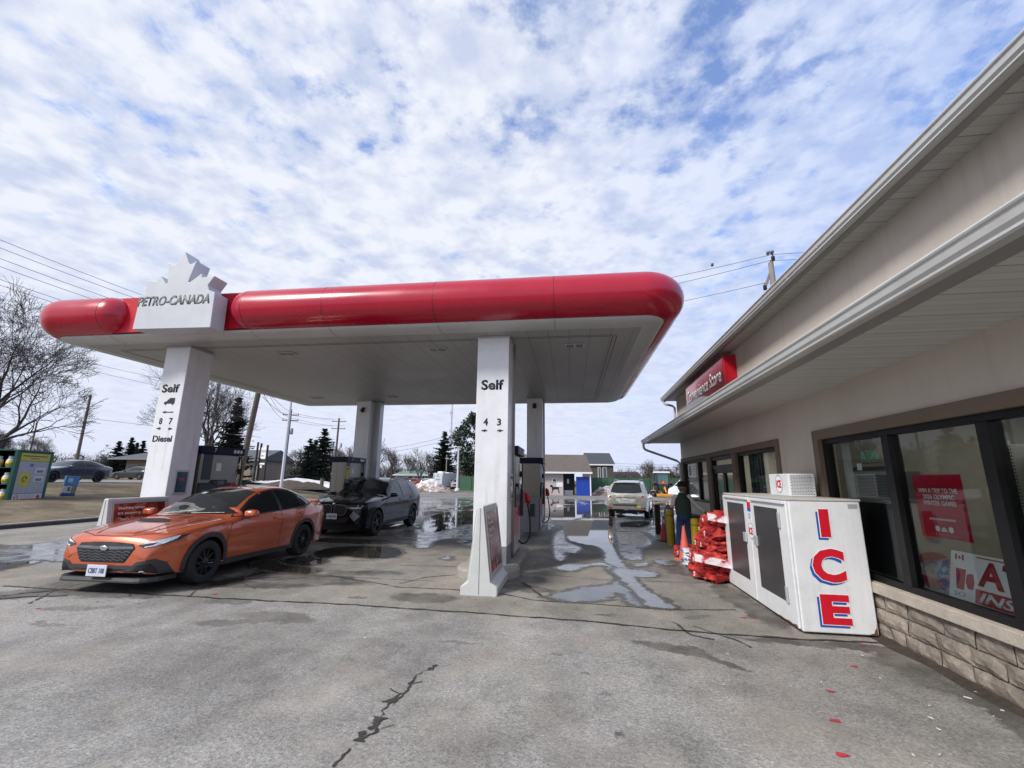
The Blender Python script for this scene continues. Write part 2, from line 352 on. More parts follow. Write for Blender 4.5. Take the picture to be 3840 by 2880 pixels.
STN2 = [(-7.7, 5.75, 1.5, .30, .62, 1.0), (-6.6, 6.2, 1.2, .3, .3, 1.0), (-4.6, 7.4, 1.4, .38, -.15, 1.0), (-6.0, 12.0, 1.6, .8, 0, 1.0), (-5.3, 10.9, .9, .5, 0, .9), (-5.2, 6.75, 1.3, .25, .1, 1.0), (-3.6, 7.9, .7, .2, .2, .9), (-6.9, 7.4, 1.6, 1.8, 0, .9), (-2.1, 6.5, .5, .28, 0, .95), (-.75, 7.3, .55, .2, -.3, .95), (-.9, 7.9, .5, .35, 0, .8),  # first ellipse: same trail, damp and car shadow darkened together
        (2.35, 7.0, .22, 1.3, .03, 1.0), (2.1, 9.3, .4, .6, 0, 1), (-3.1, 9.9, .25, .1, 0, .5), (-4.2, 9.1, .4, .1, .4, .7), (-.4, 9.2, .35, .9, 0, .45), (-2.5, 12.5, 1.6, 1.4, 0, .5), (-6.3, 12.4, 1.8, 1.6, 0, .9), (.2, 10.5, .5, .4, 0, .5), (-3.0, 6.35, .18, .05, 0, .7), (.4, 6.15, .16, .05, 0, .8), (1.5, 6.2, .2, .06, .3, .8)]
WET2 = [(-5.6, 11.6, 1.7, .45, -.1, .75), (-3.6, 8.05, 1.0, .12, .1, .5), (2.2, 9.2, .3, .5, 0, .5), (-11.5, 8.9, 2.6, .5, -.1, .9), (-10.5, 7.7, 1.5, .25, -.15, .6), (-4.5, 13.7, 2.2, 1.0, 0, .6)]
m_apron = groundmat('worn_concrete', (.20, .19, .167), (.315, .30, .27), STN2, WET2, .8, .52, .22, .3)
m_yard = groundmat('yard_asphalt', (.15, .147, .14), (.23, .225, .215), None, None, .8, .43, .2, .2)
m_grass = bpy.data.materials.new('dormant_grass'); m_grass.use_nodes = True
_nt = m_grass.node_tree; _b = _nt.nodes['Principled BSDF']; _co = _nt.nodes.new('ShaderNodeTexCoord').outputs['Object']
_c = RAMP(_nt, NZ(_nt, _co, .45, 6, .7), [(.34, (.07, .052, .03)), (.48, (.15, .118, .07)), (.64, (.27, .225, .15))])
_c = MIXC(_nt, .7, _c, RAMP(_nt, NZ(_nt, _co, 14, 5, .8), [(.3, (.55, .55, .55)), (.7, (1.3, 1.25, 1.15))]), 'MULTIPLY')
LK(_nt, _c, _b.inputs['Base Color']); _b.inputs['Roughness'].default_value = .95
_bn = _nt.nodes.new('ShaderNodeBump'); _bn.inputs['Strength'].default_value = .9; _bn.inputs['Distance'].default_value = .05; LK(_nt, NZ(_nt, _co, 25, 5, .8), _bn.inputs['Height']); LK(_nt, _bn.outputs[0], _b.inputs['Normal'])
m_road = groundmat('road_asphalt', (.20, .20, .20), (.27, .27, .27), None, None, .6, 0, .15, .1)
m_snow = mat('old_snow', (.62, .62, .64), .6, var=.18, scale=3, bump=.8, bscale=8, dirt=.55)
def elev(x, y):
    def s(t): t = max(0, min(1, t)); return t*t*(3-2*t)
    xb = min(-17.4, -.51*y); d = xb-x
    return .15*(1-s((y-44)/6.0)) + .45*s(d/6.0) + .55*s((d-6.0)/7.0) + .15*s((y-44)/6.0)*s(d/3.0)
# terrain: verge left of the kerb, and everything beyond the yard out to the horizon
b = MB(); xs = [-17.31-.75*i for i in range(24)] + [-38, -46, -60, -90, -150, -300, -800]; ys = [-60, -30, -12, -4] + [2*i for i in range(0, 36)] + [80, 100, 140, 220, 400, 900]
g = [[(x, y, elev(x, y) + (0 if x < -31 else .03*noise.noise(Vector((x*.7, y*.7, 0))))) for y in ys] for x in xs]
b.loft([[Vector(p) for p in r] for r in g]); struct('grass_verge', b, m_grass, smooth=True)
b = MB(); b.box((-17.3, 51.0, -.5), (900, 900, -.03)); b.box((24, -80, -.5), (900, 51.0, -.03)); b.box((-17.3, -80, -.5), (24, -14, -.03)); struct('ground', b, m_grass)
struct('asphalt_lot', sheet([(-17.12, -13.9), (24, -13.9), (24, 20), (-17.12, 20)], 0), m_lot)
struct('asphalt_yard', sheet([(-17.12, 20), (24, 20), (24, 53.5), (3, 50.5), (-3, 53), (-12, 55), (-17.12, 52)], 0.0), m_yard)
front = [(-17.1, 9.6), (-13, 7.9), (-8.5, 6.05), (-4, 5.98), (-3.2, 6.0), (-1.5, 5.92), (0.2, 5.80), (1.2, 5.63), (2.45, 5.57), (3.3, 5.6)]
fr = []
for i in range(len(front)-1):
    (x0, y0), (x1, y1) = front[i], front[i+1]; n = max(2, int(abs(x1-x0)/.18))
    for k in range(n):
        t = k/n; fr.append((x0+(x1-x0)*t, y0+(y1-y0)*t + .018*noise.noise(Vector((x0+(x1-x0)*t, 0, 5))*3)))
struct('concrete_apron', sheet(fr + [(3.3, 5.6), (3.6, 20), (-17.1, 20)], .004), m_apron)
# joints and cracks: thin dark ribbons
m_crack = mat('crack_fill', (.045, .040, .034), .9, var=.4, scale=20)
def ribbon(pts, wd, z, seed=0, jit=.02, step=.05, pinch=.5):
    b = MB(); P = []
    for i in range(len(pts)-1):
        a, c = Vector(pts[i]), Vector(pts[i+1]); n = max(1, int((c-a).length/step)); P += [a+(c-a)*(k/n) for k in range(n)]
    P.append(Vector(pts[-1])); ring = []
    for i, p in enumerate(P):
        t = (P[min(i+1, len(P)-1)]-P[max(0, i-1)]); t = t.normalized() if t.length else Vector((1, 0)); nrm = Vector((-t.y, t.x))
        o = nrm*jit*noise.noise(Vector((p.x*4+seed, p.y*4, seed))) + nrm*jit*.5*noise.noise(Vector((p.x*17+seed, p.y*17, seed)))
        ww = wd*(1+pinch*(noise.noise(Vector((p.x*6, p.y*6, seed+9)))*1.6+noise.noise(Vector((p.x*31, p.y*31, seed)))*.9)); ww = max(.002, ww)
        ring.append([Vector((*(p+o+nrm*ww/2), z)), Vector((*(p+o-nrm*ww/2), z))])
    b.loft(ring); return b
def g2(*px): return [tuple(gp(x, y)[:2]) for x, y in px]
cr = g2((1252, 2880), (1310, 2800), (1385, 2740), (1420, 2690), (1450, 2655), (1500, 2600), (1540, 2565), (1590, 2520), (1640, 2495))
b = ribbon(cr, .016, .006, 3, .07, .008, 1.0)
for i0, i1, w0 in ((1, 3, .085), (4, 5, .05), (7, 8, .05)):
    q = ribbon([tuple(Vector(cr[i0]).lerp(Vector(cr[i0+1]), .3)), cr[i1]], w0*.75, .0052, i0*7, .06, .008, 1.3); b.add(q.v, q.f)
for s_, e_ in ((2, .2), (5, -.15), (6, .12)):
    p = cr[s_]; q = ribbon([p, (p[0]+e_*.7, p[1]+abs(e_)*.4)], .01, .006, s_, .03, .02); b.add(q.v, q.f)
struct('pavement_crack', b, m_crack, fix=False)
b = MB()
for pts, wd in ((front[2:], .03), (g2((0, 2440), (300, 2405)), .0)):
    if wd: q = ribbon(pts, wd, .008, 1, .03, .05, .7); b.add(q.v, q.f)
for pts, wd in ((g2((1240, 2160), (1500, 2203), (1700, 2213), (1880, 2228), (2000, 2252), (2250, 2268), (2500, 2288), (2760, 2290)), .028),
                (g2((700, 2155), (1000, 2178), (1240, 2160)), .02), (g2((1500, 2121), (1790, 2128)), .016), (g2((1950, 2147), (2250, 2175), (2700, 2190)), .012), (g2((1940, 2118), (2260, 2122), (2600, 2110)), .01), (g2((1500, 2055), (1790, 2057)), .012),
                (g2((2440, 2000), (2600, 2004)), .01), (g2((1500, 2190), (1600, 2165), (1705, 2157)), .022), (g2((1960, 2185), (2035, 2240)), .05), (g2((1200, 2110), (1500, 2150)), .01), (g2((620, 2180), (760, 2200), (900, 2172), (1060, 2165)), .02),
                (g2((760, 2200), (700, 2240)), .016), (g2((880, 2178), (960, 2210)), .014), (g2((0, 2072), (330, 2026)), .02), (g2((2520, 2335), (2600, 2385), (2680, 2400)), .03), (g2((2600, 2350), (2750, 2400), (2820, 2430)), .02), (g2((700, 2040), (1180, 2075)), .01)):
    q = ribbon(pts, wd, .008, wd*500, .03, .05, .7); b.add(q.v, q.f)
q = ribbon([(-9.0, 7.6), (-4.4, 7.55), (-2.2, 7.5)], .012, .008, 4, .01); b.add(q.v, q.f)
struct('pavement_joint', b, m_crack, fix=False)
# a web of old damp cracks in front of the orange car, its painted shadow mixed in
b = MB(); rr = random.Random(5)
for i in range(26):
    x = rr.uniform(-9.4, -6.4); y = 5.6 + (x+7.9)*.62 + rr.uniform(-.30, .25); L = rr.uniform(.3, .9); a = .55 + rr.choice((0, 0, 0, 1.2, -1.1)) + rr.uniform(-.3, .3)
    q = ribbon([(x, y), (x+L*math.cos(a), y+L*math.sin(a))], rr.uniform(.015, .05), .006+.0001*i, i, .09, .04, .9); b.add(q.v, q.f)
struct('pavement_crack', b, mat('damp_shade_crack', (.07, .064, .056), .8, var=.3), fix=False)
# standing water, outlines surveyed on the ground
import numpy as np
def watermat(name, slush, dark=False):
    m = bpy.data.materials.new(name); m.use_nodes = True; nt = m.node_tree; wb = nt.nodes['Principled BSDF']; out = nt.nodes['Material Output']
    co = nt.nodes.new('ShaderNodeTexCoord').outputs['Object']; at_ = nt.nodes.new('ShaderNodeAttribute'); at_.attribute_name = 'depth'
    d = MT(nt, 'ADD', at_.outputs['Fac'], MT(nt, 'MULTIPLY', MT(nt, 'SUBTRACT', NZ(nt, co, 4.5, 6, .66), .5), .36))
    d = MT(nt, 'ADD', d, MT(nt, 'MULTIPLY', MT(nt, 'SUBTRACT', NZ(nt, co, 21, 5, .7), .5), .14))
    wm = RAMP(nt, MT(nt, 'ADD', d, .5), [(.490, (0, 0, 0)), (.512, (1, 1, 1))]); dm = RAMP(nt, MT(nt, 'ADD', d, .5), [(.375, (0, 0, 0)), (.47, (1, 1, 1))])
    n = NZ(nt, co, 2.6, 6, .65)
    if slush:
        LK(nt, RAMP(nt, n, [(.35, (.11, .108, .105)), (.65, (.25, .255, .27))]), wb.inputs['Base Color']); LK(nt, RAMP(nt, n, [(.40, (.04, .04, .04)), (.62, (.36, .36, .36))]), wb.inputs['Roughness'])
    else:
        LK(nt, RAMP(nt, n, [(.35, (.05, .046, .04)), (.65, (.10, .094, .084))]), wb.inputs['Base Color']); wb.inputs['Roughness'].default_value = .025
        if dark: LK(nt, RAMP(nt, n, [(.35, (.03, .026, .021)), (.65, (.06, .052, .043))]), wb.inputs['Base Color'])
    wb.inputs['IOR'].default_value = 1.36; wb.inputs['Specular IOR Level'].default_value = .7 if not dark else .45
    db = nt.nodes.new('ShaderNodeBsdfPrincipled'); LK(nt, RAMP(nt, NZ(nt, co, 9, 5, .7), [(.3, (.07, .062, .052)), (.7, (.14, .128, .11))]), db.inputs['Base Color']); db.inputs['Roughness'].default_value = .42
    tr = nt.nodes.new('ShaderNodeBsdfTransparent'); m1 = nt.nodes.new('ShaderNodeMixShader'); m2 = nt.nodes.new('ShaderNodeMixShader')
    LK(nt, MT(nt, 'MULTIPLY', dm, .85), m1.inputs[0]); LK(nt, tr.outputs[0], m1.inputs[1]); LK(nt, db.outputs[0], m1.inputs[2]); LK(nt, wm, m2.inputs[0]); LK(nt, m1.outputs[0], m2.inputs[1]); LK(nt, wb.outputs[0], m2.inputs[2]); LK(nt, m2.outputs[0], out.inputs[0])
    return m
mw = watermat('standing_water', False); mi = watermat('slush_water', True); m_dkw = watermat('dark_water', False, True)
def puddle(px, m, seed, z=.010, jit=.045, world=None):
    P = [Vector(p) for p in (world or g2(*px))]; out = []; n = len(P)
    for i in range(n):
        p0, p1, p2, p3 = P[i-1], P[i], P[(i+1) % n], P[(i+2) % n]; k = 3
        for j in range(k):
            t = j/k; q = .5*((2*p1)+(-p0+p2)*t+(2*p0-5*p1+4*p2-p3)*t*t+(-p0+3*p1-3*p2+p3)*t**3); out.append((q.x, q.y))
    A = np.array(out); B = np.roll(A, -1, 0); lo, hi = A.min(0)-.16, A.max(0)+.16; cell = max(.03, min(.10, A[:, 1].min()*.0045))
    nx, ny = int((hi[0]-lo[0])/cell)+2, int((hi[1]-lo[1])/cell)+2
    X, Y = np.meshgrid(lo[0]+cell*np.arange(nx), lo[1]+cell*np.arange(ny), indexing='ij'); X = X.ravel(); Y = Y.ravel(); dist = np.full(X.shape, 9.0); ins = np.zeros(X.shape, bool)
    for (ax, ay), (bx, by) in zip(A, B):
        ex, ey = bx-ax, by-ay; L = ex*ex+ey*ey+1e-12; t = np.clip(((X-ax)*ex+(Y-ay)*ey)/L, 0, 1); dist = np.minimum(dist, np.hypot(X-ax-t*ex, Y-ay-t*ey))
        c = ((ay > Y) != (by > Y)) & (X < (bx-ax)*(Y-ay)/(by-ay+1e-12)+ax); ins ^= c
    sd = np.clip(np.where(ins, dist, -dist), -.2, .14); keep = (sd > -.155).reshape(nx, ny); idx = -np.ones((nx, ny), int); vs = []; fs = []; at_ = []; SD = sd.reshape(nx, ny)
    cellok = keep[:-1, :-1] | keep[1:, :-1] | keep[1:, 1:] | keep[:-1, 1:]
    for i, j in zip(*np.nonzero(cellok)):
        f = []
        for a, c in ((i, j), (i+1, j), (i+1, j+1), (i, j+1)):
            if idx[a, c] < 0: idx[a, c] = len(vs); vs.append((float(lo[0]+cell*a), float(lo[1]+cell*c), z)); at_.append(float(SD[a, c]))
            f.append(int(idx[a, c]))
        fs.append(tuple(f))
    b = MB(); b.v = vs; b.f = fs; o = b.build('puddle', m, fix=False); q = o.data.attributes.new('depth', 'FLOAT', 'POINT'); q.data.foreach_set('value', at_)
    return tag(o, kind='structure')
puddle([(2130,1962),(2210,1946),(2290,1938),(2298,1975),(2300,2010),(2302,2040),(2312,2060),(2318,2085),(2330,2110),(2345,2128),(2352,2160),(2385,2185),(2425,2215),(2475,2250),(2528,2280),(2440,2278),(2370,2268),(2345,2240),(2315,2222),(2285,2238),(2262,2252),(2150,2258),(2055,2240),(2140,2218),(2190,2205),(2260,2198),(2308,2188),(2315,2165),(2282,2140),(2270,2100),(2268,2072),(2240,2050),(2175,2038),(2125,2015)], mw, 1)
puddle([(2300,2140),(2345,2135),(2400,2142),(2452,2150),(2458,2160),(2420,2168),(2380,2165),(2390,2190),(2440,2225),(2500,2262),(2528,2281),(2440,2276),(2400,2240),(2350,2190)], mi, 2, .013)
puddle([(2085,2130),(2130,2120),(2200,2118),(2250,2112),(2290,2125),(2240,2122),(2190,2128),(2160,2142),(2110,2140)], mi, 3, .012)
puddle([(2082,2010),(2110,1990),(2120,2030),(2165,2050),(2176,2062),(2150,2075),(2110,2072),(2115,2100),(2088,2098),(2078,2050)], mi, 4, .011)
puddle([(2315,1985),(2380,1990),(2420,2010),(2440,2040),(2400,2060),(2405,2095),(2360,2100),(2330,2080),(2320,2040)], mi, 5, .011)
puddle([(1600,1945),(1650,1925),(1790,1915),(1790,1962),(1740,1968),(1690,1985),(1640,1995),(1590,1992)], mw, 6)
puddle([(1548,2030),(1580,1998),(1640,1998),(1700,1988),(1788,1968),(1788,2022),(1700,2020),(1630,2030),(1600,2055),(1560,2052)], mi, 7, .012)
puddle([(1664,2094),(1676,2087),(1690,2092),(1688,2099),(1670,2099)], mi, 8, .012, .01)
puddle([(1722,2031),(1740,2027),(1752,2033),(1735,2037)], mi, 9, .012, .01)
puddle([(1742,2040),(1775,2036),(1788,2045),(1760,2049)], mi, 10, .012, .01)
puddle([(2455,2106),(2490,2100),(2530,2108),(2520,2122),(2480,2118)], mi, 11, .012, .01)
puddle([(2370,2118),(2420,2112),(2425,2122),(2390,2126)], mi, 12, .012, .01)
puddle([(-60,2060),(60,2050),(180,2035),(320,2022),(330,2050),(300,2080),(250,2105),(140,2100),(0,2112),(-60,2112)], mi, 13, .010)
puddle([(-60,2117),(60,2112),(136,2104),(138,2110),(60,2128),(-60,2148)], mw, 14, .012, .02)
puddle([(950,2110),(1010,2100),(1060,2118),(1150,2130),(1190,2142),(1150,2152),(1040,2145),(960,2132)], m_dkw, 15, .009)
puddle([(720,2190),(900,2165),(1010,2130),(1060,2100),(1180,2085),(1220,2110),(1120,2128),(960,2160),(860,2190),(760,2205)], m_dkw, 18, .0085)
puddle([(1180,2070),(1300,2050),(1480,2055),(1500,2085),(1400,2095),(1280,2085),(1200,2095)], m_dkw, 19, .0086)
puddle([(2060,1925),(2110,1905),(2200,1895),(2290,1890),(2290,1930),(2190,1940),(2120,1955),(2070,1950)], mw, 16)
puddle([(2330,1960),(2420,1955),(2445,1965),(2400,1980),(2340,1985)], mw, 17)
# kerb of the verge
b = MB(); b.box((-17.31, -30, .115), (-17.11, 46, .155)); struct('kerb', b, M['concrete'], bevel=.012)
b = MB(); b.box((-17.30, -30, -.1), (-17.12, 46, .115)); struct('kerb', b, mat('wet_kerb_face', (.05, .047, .043), .7, var=.3))
# road on the left
b = MB(); rows = []
for y in [-60, -20, 0] + [3*i for i in range(1, 40)] + [160, 300]:
    rows.append([Vector((x, y, elev(min(x, -31.5), y)+.02)) for x in (-30.2, -34, -38, -43.5)])
b.loft(rows); struct('road', b, m_road, smooth=True)
b = MB()
for xx in (-30.7, -36.9, -43.0): b.loft([[Vector((xx+dx, y, elev(-31.5, y)+.026)) for dx in (-.07, .07)] for y in range(-40, 120, 3)])
struct('road_marking', b, M['whiteink'])
b = MB(); rows = [[Vector((x, y, .02 + max(elev(x, y), 0))) for y in (45.5, 50.0, 51.5)] for x in [-30.2+.8*i for i in range(17)]]
b.loft(rows); struct('road', b, m_road, smooth=True)
# ------------------------------------------------------------------ canopy
Z0 = 4.44
can = thing('fuel_canopy', 'large flat petrol station canopy with rounded glossy red fascia on four white pillars', 'canopy', (0, 0, 0))
FLc, FRc, BRc, BLc = Vector((-11.02, 7.62)), Vector((1.73, 7.62)), Vector((1.73, 16.45)), Vector((-10.62, 16.45))
def rq(corners, r, d, n=10):
    """rounded quad, offset outward by d: list of (x, y, nx, ny)"""
    out = []; c = sum(corners, Vector((0, 0)))/4
    for i in range(4):
        p, a, bb = corners[i], corners[i-1], corners[(i+1) % 4]
        ta, tb = (a-p).normalized(), (bb-p).normalized(); ang = math.acos(ta.dot(tb)); L = r/math.tan(ang/2); cen = p + (ta+tb).normalized()*(r/math.sin(ang/2))
        s0 = p+ta*L-cen; s1 = p+tb*L-cen
        for k in range(n+1):
            q = s0.lerp(s1, k/n).normalized(); v = cen+q*(r+d); out.append((v.x, v.y, q.x, q.y))
    return out
QC = [FLc, FRc, BRc, BLc]
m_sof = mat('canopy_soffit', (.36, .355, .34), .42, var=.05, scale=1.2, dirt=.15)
_nt = m_sof.node_tree; _b = _nt.nodes['Principled BSDF']; _co = _nt.nodes.new('ShaderNodeTexCoord').outputs['Object']; _s = N(_nt, 'ShaderNodeSeparateXYZ'); LK(_nt, _co, _s.inputs[0])
_fr = MT(_nt, 'FRACT', MT(_nt, 'DIVIDE', _s.outputs[0], .405)); _ln = MT(_nt, 'LESS_THAN', _fr, .035)
_src = _b.inputs['Base Color'].links[0].from_socket; LK(_nt, MIXC(_nt, MT(_nt, 'MULTIPLY', _ln, .65), _src, (.08, .08, .08)), _b.inputs['Base Color'])
def ringat(d, z, r=.42): return [Vector((p[0], p[1], z)) for p in rq(QC, r, d)]
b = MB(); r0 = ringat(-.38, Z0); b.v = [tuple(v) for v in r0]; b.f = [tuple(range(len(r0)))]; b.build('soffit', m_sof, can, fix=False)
b = MB(); prof = [(-.38, Z0), (-.36, Z0-.012), (-.2, Z0-.005), (-.05, Z0+.03), (0, Z0+.06), (.012, Z0+.075), (.0, Z0+.085), (-.03, Z0+.09)]
rings = [ringat(d, z) for d, z in prof]; b.loft(rings, closed=True); b.build('cove_trim', M['cove'], can, smooth=True, auto=50)
b = MB(); b.loft([ringat(-.06, Z0+.085), ringat(-.06, Z0+.6)], closed=True); b.build('fascia_backing', M['redflat'], can, fix=False)
b = MB(); r1 = ringat(-.3, Z0+.78); b.v = [tuple(v) for v in r1]; b.f = [tuple(range(len(r1)))]; b.build('roof_deck', M['ltgrey'], can, fix=False)
b = MB()
for d_ in (-.78, -.86):
    b.loft([ringat(d_, Z0-.004, .9), ringat(d_-.018, Z0-.004, .9)], closed=True)
b.build('soffit_border', mat('trim_gap', (.14, .14, .14), .6), can, fix=False)
# red tube: starts right of the leaf sign, runs round three sides, ends left of it
path = rq(QC, .42, 0, 12); seq = []
iFR = 13
def pt(x, y, nx, ny): return (Vector((x, y)), Vector((nx, ny)))
seq = [pt(-6.3, 7.62, 0, -1), pt(-5, 7.62, 0, -1)] + [pt(*p) for p in path[13:]] + [pt(*p) for p in path[:13]] + [pt(-10.0, 7.62, 0, -1), pt(-9.5, 7.62, 0, -1)]
R0, ZC, NS = .39, Z0+.48, 26
def tring(c, nrm, s):
    out = []
    for k in range(NS):
        a = rad(-100 + 280*k/(NS-1)); r = R0*s
        out.append(Vector((c.x+nrm.x*math.cos(a)*r, c.y+nrm.y*math.cos(a)*r, ZC+math.sin(a)*r*1.02)))
    return out
rings = []
for j in range(7):
    t = rad(90-90*j/7); s_ = math.sin(rad(90*j/7)) if j else .02; c, n_ = seq[0]; rings.append(tring(c+Vector((-1, 0))*(R0*math.cos(rad(90*j/7))), n_, max(.05, s_)))
for c, n_ in seq: rings.append(tring(c, n_, 1))
for j in range(6, -1, -1):
    c, n_ = seq[-1]; rings.append(tring(c+Vector((1, 0))*(R0*math.cos(rad(90*j/7))), n_, max(.05, math.sin(rad(90*j/7)))))
b = MB(); b.loft(rings, caps=True); b.build('red_fascia', M['red'], can, smooth=True, auto=60)
m_seam = mat('seam_shadow_gap', (.12, .003, .01), .5)
for x, y, nx, ny in [(xx, 7.62, 0, -1) for xx in (-6.3, -4.62, -2.45, -.25)] + [(-9.5, 7.62, 0, -1)]:
    c, n_ = Vector((x, y)), Vector((nx, ny)); b = MB(); s1 = tring(c+Vector((-.006, 0)), n_, 1.004); s2 = tring(c+Vector((.006, 0)), n_, 1.004); b.loft([s1, s2]); b.build('panel_seam', m_seam, can, fix=False)
    b = MB(); b.loft([[Vector((x+dx, 7.62-d, z-.003)) for d, z in prof[:5]] for dx in (-.005, .005)]); b.build('panel_seam', mat('trim_gap', (.14, .14, .14), .6), can, fix=False)
# grime line between cove and tube
b = MB(); b.loft([ringat(.03, Z0+.088), ringat(-.03, Z0+.10)], closed=True); b.build('drip_edge', mat('drip_edge_grey', (.35, .32, .33), .5, var=.2, dirt=.5), can)
# ceiling lights
for lx, ly in ((-6.45, 9.02), (-2.87, 9.02), (.12, 9.02), (-9.0, 14.5), (-6.15, 14.5), (-2.9, 14.5)):
    b = MB(); b.box((lx-.21, ly-.12, Z0-.022), (lx+.21, ly+.12, Z0-.002)); f = b.build('ceiling_light', M['ltgrey'], can, bevel=.006)
    b = MB()
    for k in (-1, 1):
        for q in range(7): b.box((lx+k*.095-.075, ly-.09+q*.0255, Z0-.030), (lx+k*.095+.075, ly-.078+q*.0255, Z0-.0225))
    b.build('louvre', M['grey'], f)
def column(x0, x1, y0, y1, label):
    b = MB(); b.box((x0, y0, .46), (x1, y1, Z0-.004)); c = b.build('column', M['white'], can, bevel=.012); c['label'] = label
    b = MB(); b.box((x0+.004, y0+.004, .0), (x1-.004, y1-.004, .46)); b.build('column_base', M['grey'], c)
    b = MB(); b.box((x0-.015, y0-.015, Z0-.05), (x1+.015, y1+.015, Z0-.006)); b.build('column_collar', M['ltgrey'], c)
    return c
cL = column(-8.79, -8.21, 8.25, 8.89, 'front left pillar lettered Self, a lorry, 8 and 7, and Diesel')
cC = column(-1.80, -1.17, 8.25, 8.93, 'front right pillar lettered Self, 4 and 3')
cBL = column(-7.79, -7.25, 15.16, 15.8, 'plain rear left pillar'); cBR = column(-1.49, -.95, 15.1, 15.75, 'plain rear right pillar')
def py(x, y, Y): d = sight(x, y); return CAMP + d*(Y/d.y)
def px_(x, y, X): d = sight(x, y); return CAMP + d*(X/d.x)
UX, UZ = Vector((1, 0, 0)), Vector((0, 0, 1))
def tcol(s, box, par, Y=8.25, bold=.02, shear=0.0):
    a = py(box[0], (box[1]+box[3])/2, Y); c = py(box[2], (box[1]+box[3])/2, Y); t = py((box[0]+box[2])/2, box[1], Y).z; bt = py((box[0]+box[2])/2, box[3], Y).z
    return text(s, M['ink'], par, ((a.x+c.x)/2, Y, (t+bt)/2), UX, UZ, abs(c.x-a.x), t-bt, bold, shear)
def arrow(par, box, left, Y=8.25):
    a = py(box[0], box[1], Y); c = py(box[2], box[1], Y); z = a.z; L = abs(c.x-a.x); x0 = min(a.x, c.x); h = .032
    pl = [(0, 0), (.10, h), (.08, h*.35), (L, h*.35), (L, -h*.35), (.08, -h*.35), (.10, -h)]
    if not left: pl = [(L-p, q) for p, q in pl]
    b = MB(); b.prism(pl, (x0, Y-.0035, z), UX, UZ, (0, .003, 0)); return b.build('arrow', M['ink'], par)
tcol('Self', (1805, 1424, 1889, 1462), cC, bold=.03); tcol('4', (1813, 1568, 1830, 1596), cC, bold=.03); tcol('3', (1864, 1569, 1879, 1596), cC, bold=.03)
arrow(cC, (1803, 1615, 1827), True); arrow(cC, (1864, 1615, 1889), False)
tcol('Self', (609, 1441, 673, 1472), cL, bold=.03); tcol('8', (597, 1567, 609, 1591), cL, bold=.025); tcol('7', (634, 1567, 647, 1591), cL, bold=.025); tcol('Diesel', (573, 1633, 645, 1657), cL, bold=.03)
arrow(cL, (607, 1546, 650), True); arrow(cL, (585, 1607, 603), True); arrow(cL, (630, 1608, 648), False)
a = py(613, 1519, 8.25); c = py(657, 1496, 8.25); s_ = (c.x-a.x); b = MB()
b.prism([(0, .03), (.02, .07), (.12, .09), (.15, .13), (.20, .13), (.20, .16), (.42, .16), (.42, .03), (.39, .03), (.37, .0), (.33, 0), (.31, .03), (.12, .03), (.10, .0), (.06, .0), (.04, .03)], (a.x, 8.2465, a.z), UX*s_/.42, UZ*.95, (0, .003, 0)); b.build('lorry_symbol', M['ink'], cL)
# dark glass advert screen on the inner side of each front pillar
for xx, yy, par, zz in ((-8.21, 8.55, cL, 1.52), (-1.17, 8.62, cC, 1.5)):
    b = MB(); b.box((xx, yy-.17, zz-.25), (xx+.03, yy+.17, zz+.25)); f = b.build('screen_frame', M['ltgrey'], par, bevel=.006)
    b = MB(); b.box((xx+.03, yy-.13, zz-.21), (xx+.034, yy+.13, zz+.21)); b.build('screen', mat('advert_screen', (.02, .07, .10), .12, var=.5, scale=6), f)
    b = MB(); b.box((xx+.034, yy-.06, zz+.03), (xx+.037, yy+.06, zz+.08)); b.build('screen_stripe', M['redflat'], f)
# column side cladding: drain pipe & steel edge on the right pillars
b = MB(); b.box((-1.17, 8.86, .3), (-1.12, 8.92, Z0-.01)); b.build('steel_edge', M['steel'], cC)
b = MB(); b.box((-.95, 15.6, .3), (-.90, 15.68, Z0-.01)); b.build('steel_edge', M['ltgrey'], cBR)
b = MB(); b.box((-7.25, 15.5, .3), (-7.02, 15.8, Z0-.01)); b.build('steel_edge', M['ltgrey'], cBL)
# cameras on the rear pillars
for k, (x, z, lab) in enumerate(((-7.52, 4.05, 'small black dome camera on the rear left pillar'), (-1.22, 4.12, 'small black dome camera on the rear right pillar'))):
    y = 15.16 if k == 0 else 15.1
    t = thing('security_camera', lab, 'security camera', (x, y, z), 0, 'cameras on the rear pillars')
    b = MB(); b.box((-.05, -.06, .04), (.05, 0, .12)); b.build('bracket', M['black'], t)
    b = MB(); b.lathe([(.0, -.08), (.05, -.06), (.075, 0), (.075, .05), (.05, .06)], 14, Matrix.Translation((0, -.09, 0))); b.build('dome', mat('smoked_dome', (.02, .02, .025), .1), t, smooth=True)
# leaf sign on the canopy front
sg = thing('canopy_sign', 'white boxy canopy sign shaped like the top of a maple leaf, lettered PETRO-CANADA', 'sign', (-7.565, 7.1, 4.41))
def lp(px, py_): q = py(px, py_, 7.1); return (q.x+7.565, q.z-4.41)
k_ = lambda x, y: (100+x/2.458, 900+y/2.458)
leaf_px = [(972, 822), (1045, 515), (1095, 495), (1108, 370), (1195, 378), (1238, 328), (1280, 400), (1297, 395), (1308, 205), (1350, 228), (1375, 225), (1465, 108), (1498, 218), (1520, 220), (1570, 190), (1487, 385), (1500, 390), (1615, 305), (1615, 345), (1735, 330), (1670, 415), (1680, 460), (1735, 480), (1690, 805)]
leaf = [lp(*k_(*p)) for p in leaf_px]
b = MB(); b.prism([(p[0], p[1]) for p in leaf], (0, 0, 0), UX, UZ, (0, .34, 0)); o = b.build('sign_box', mat('sign_white', (.52, .535, .56), .42, var=.05, scale=2, dirt=.12), sg, bevel=.012)
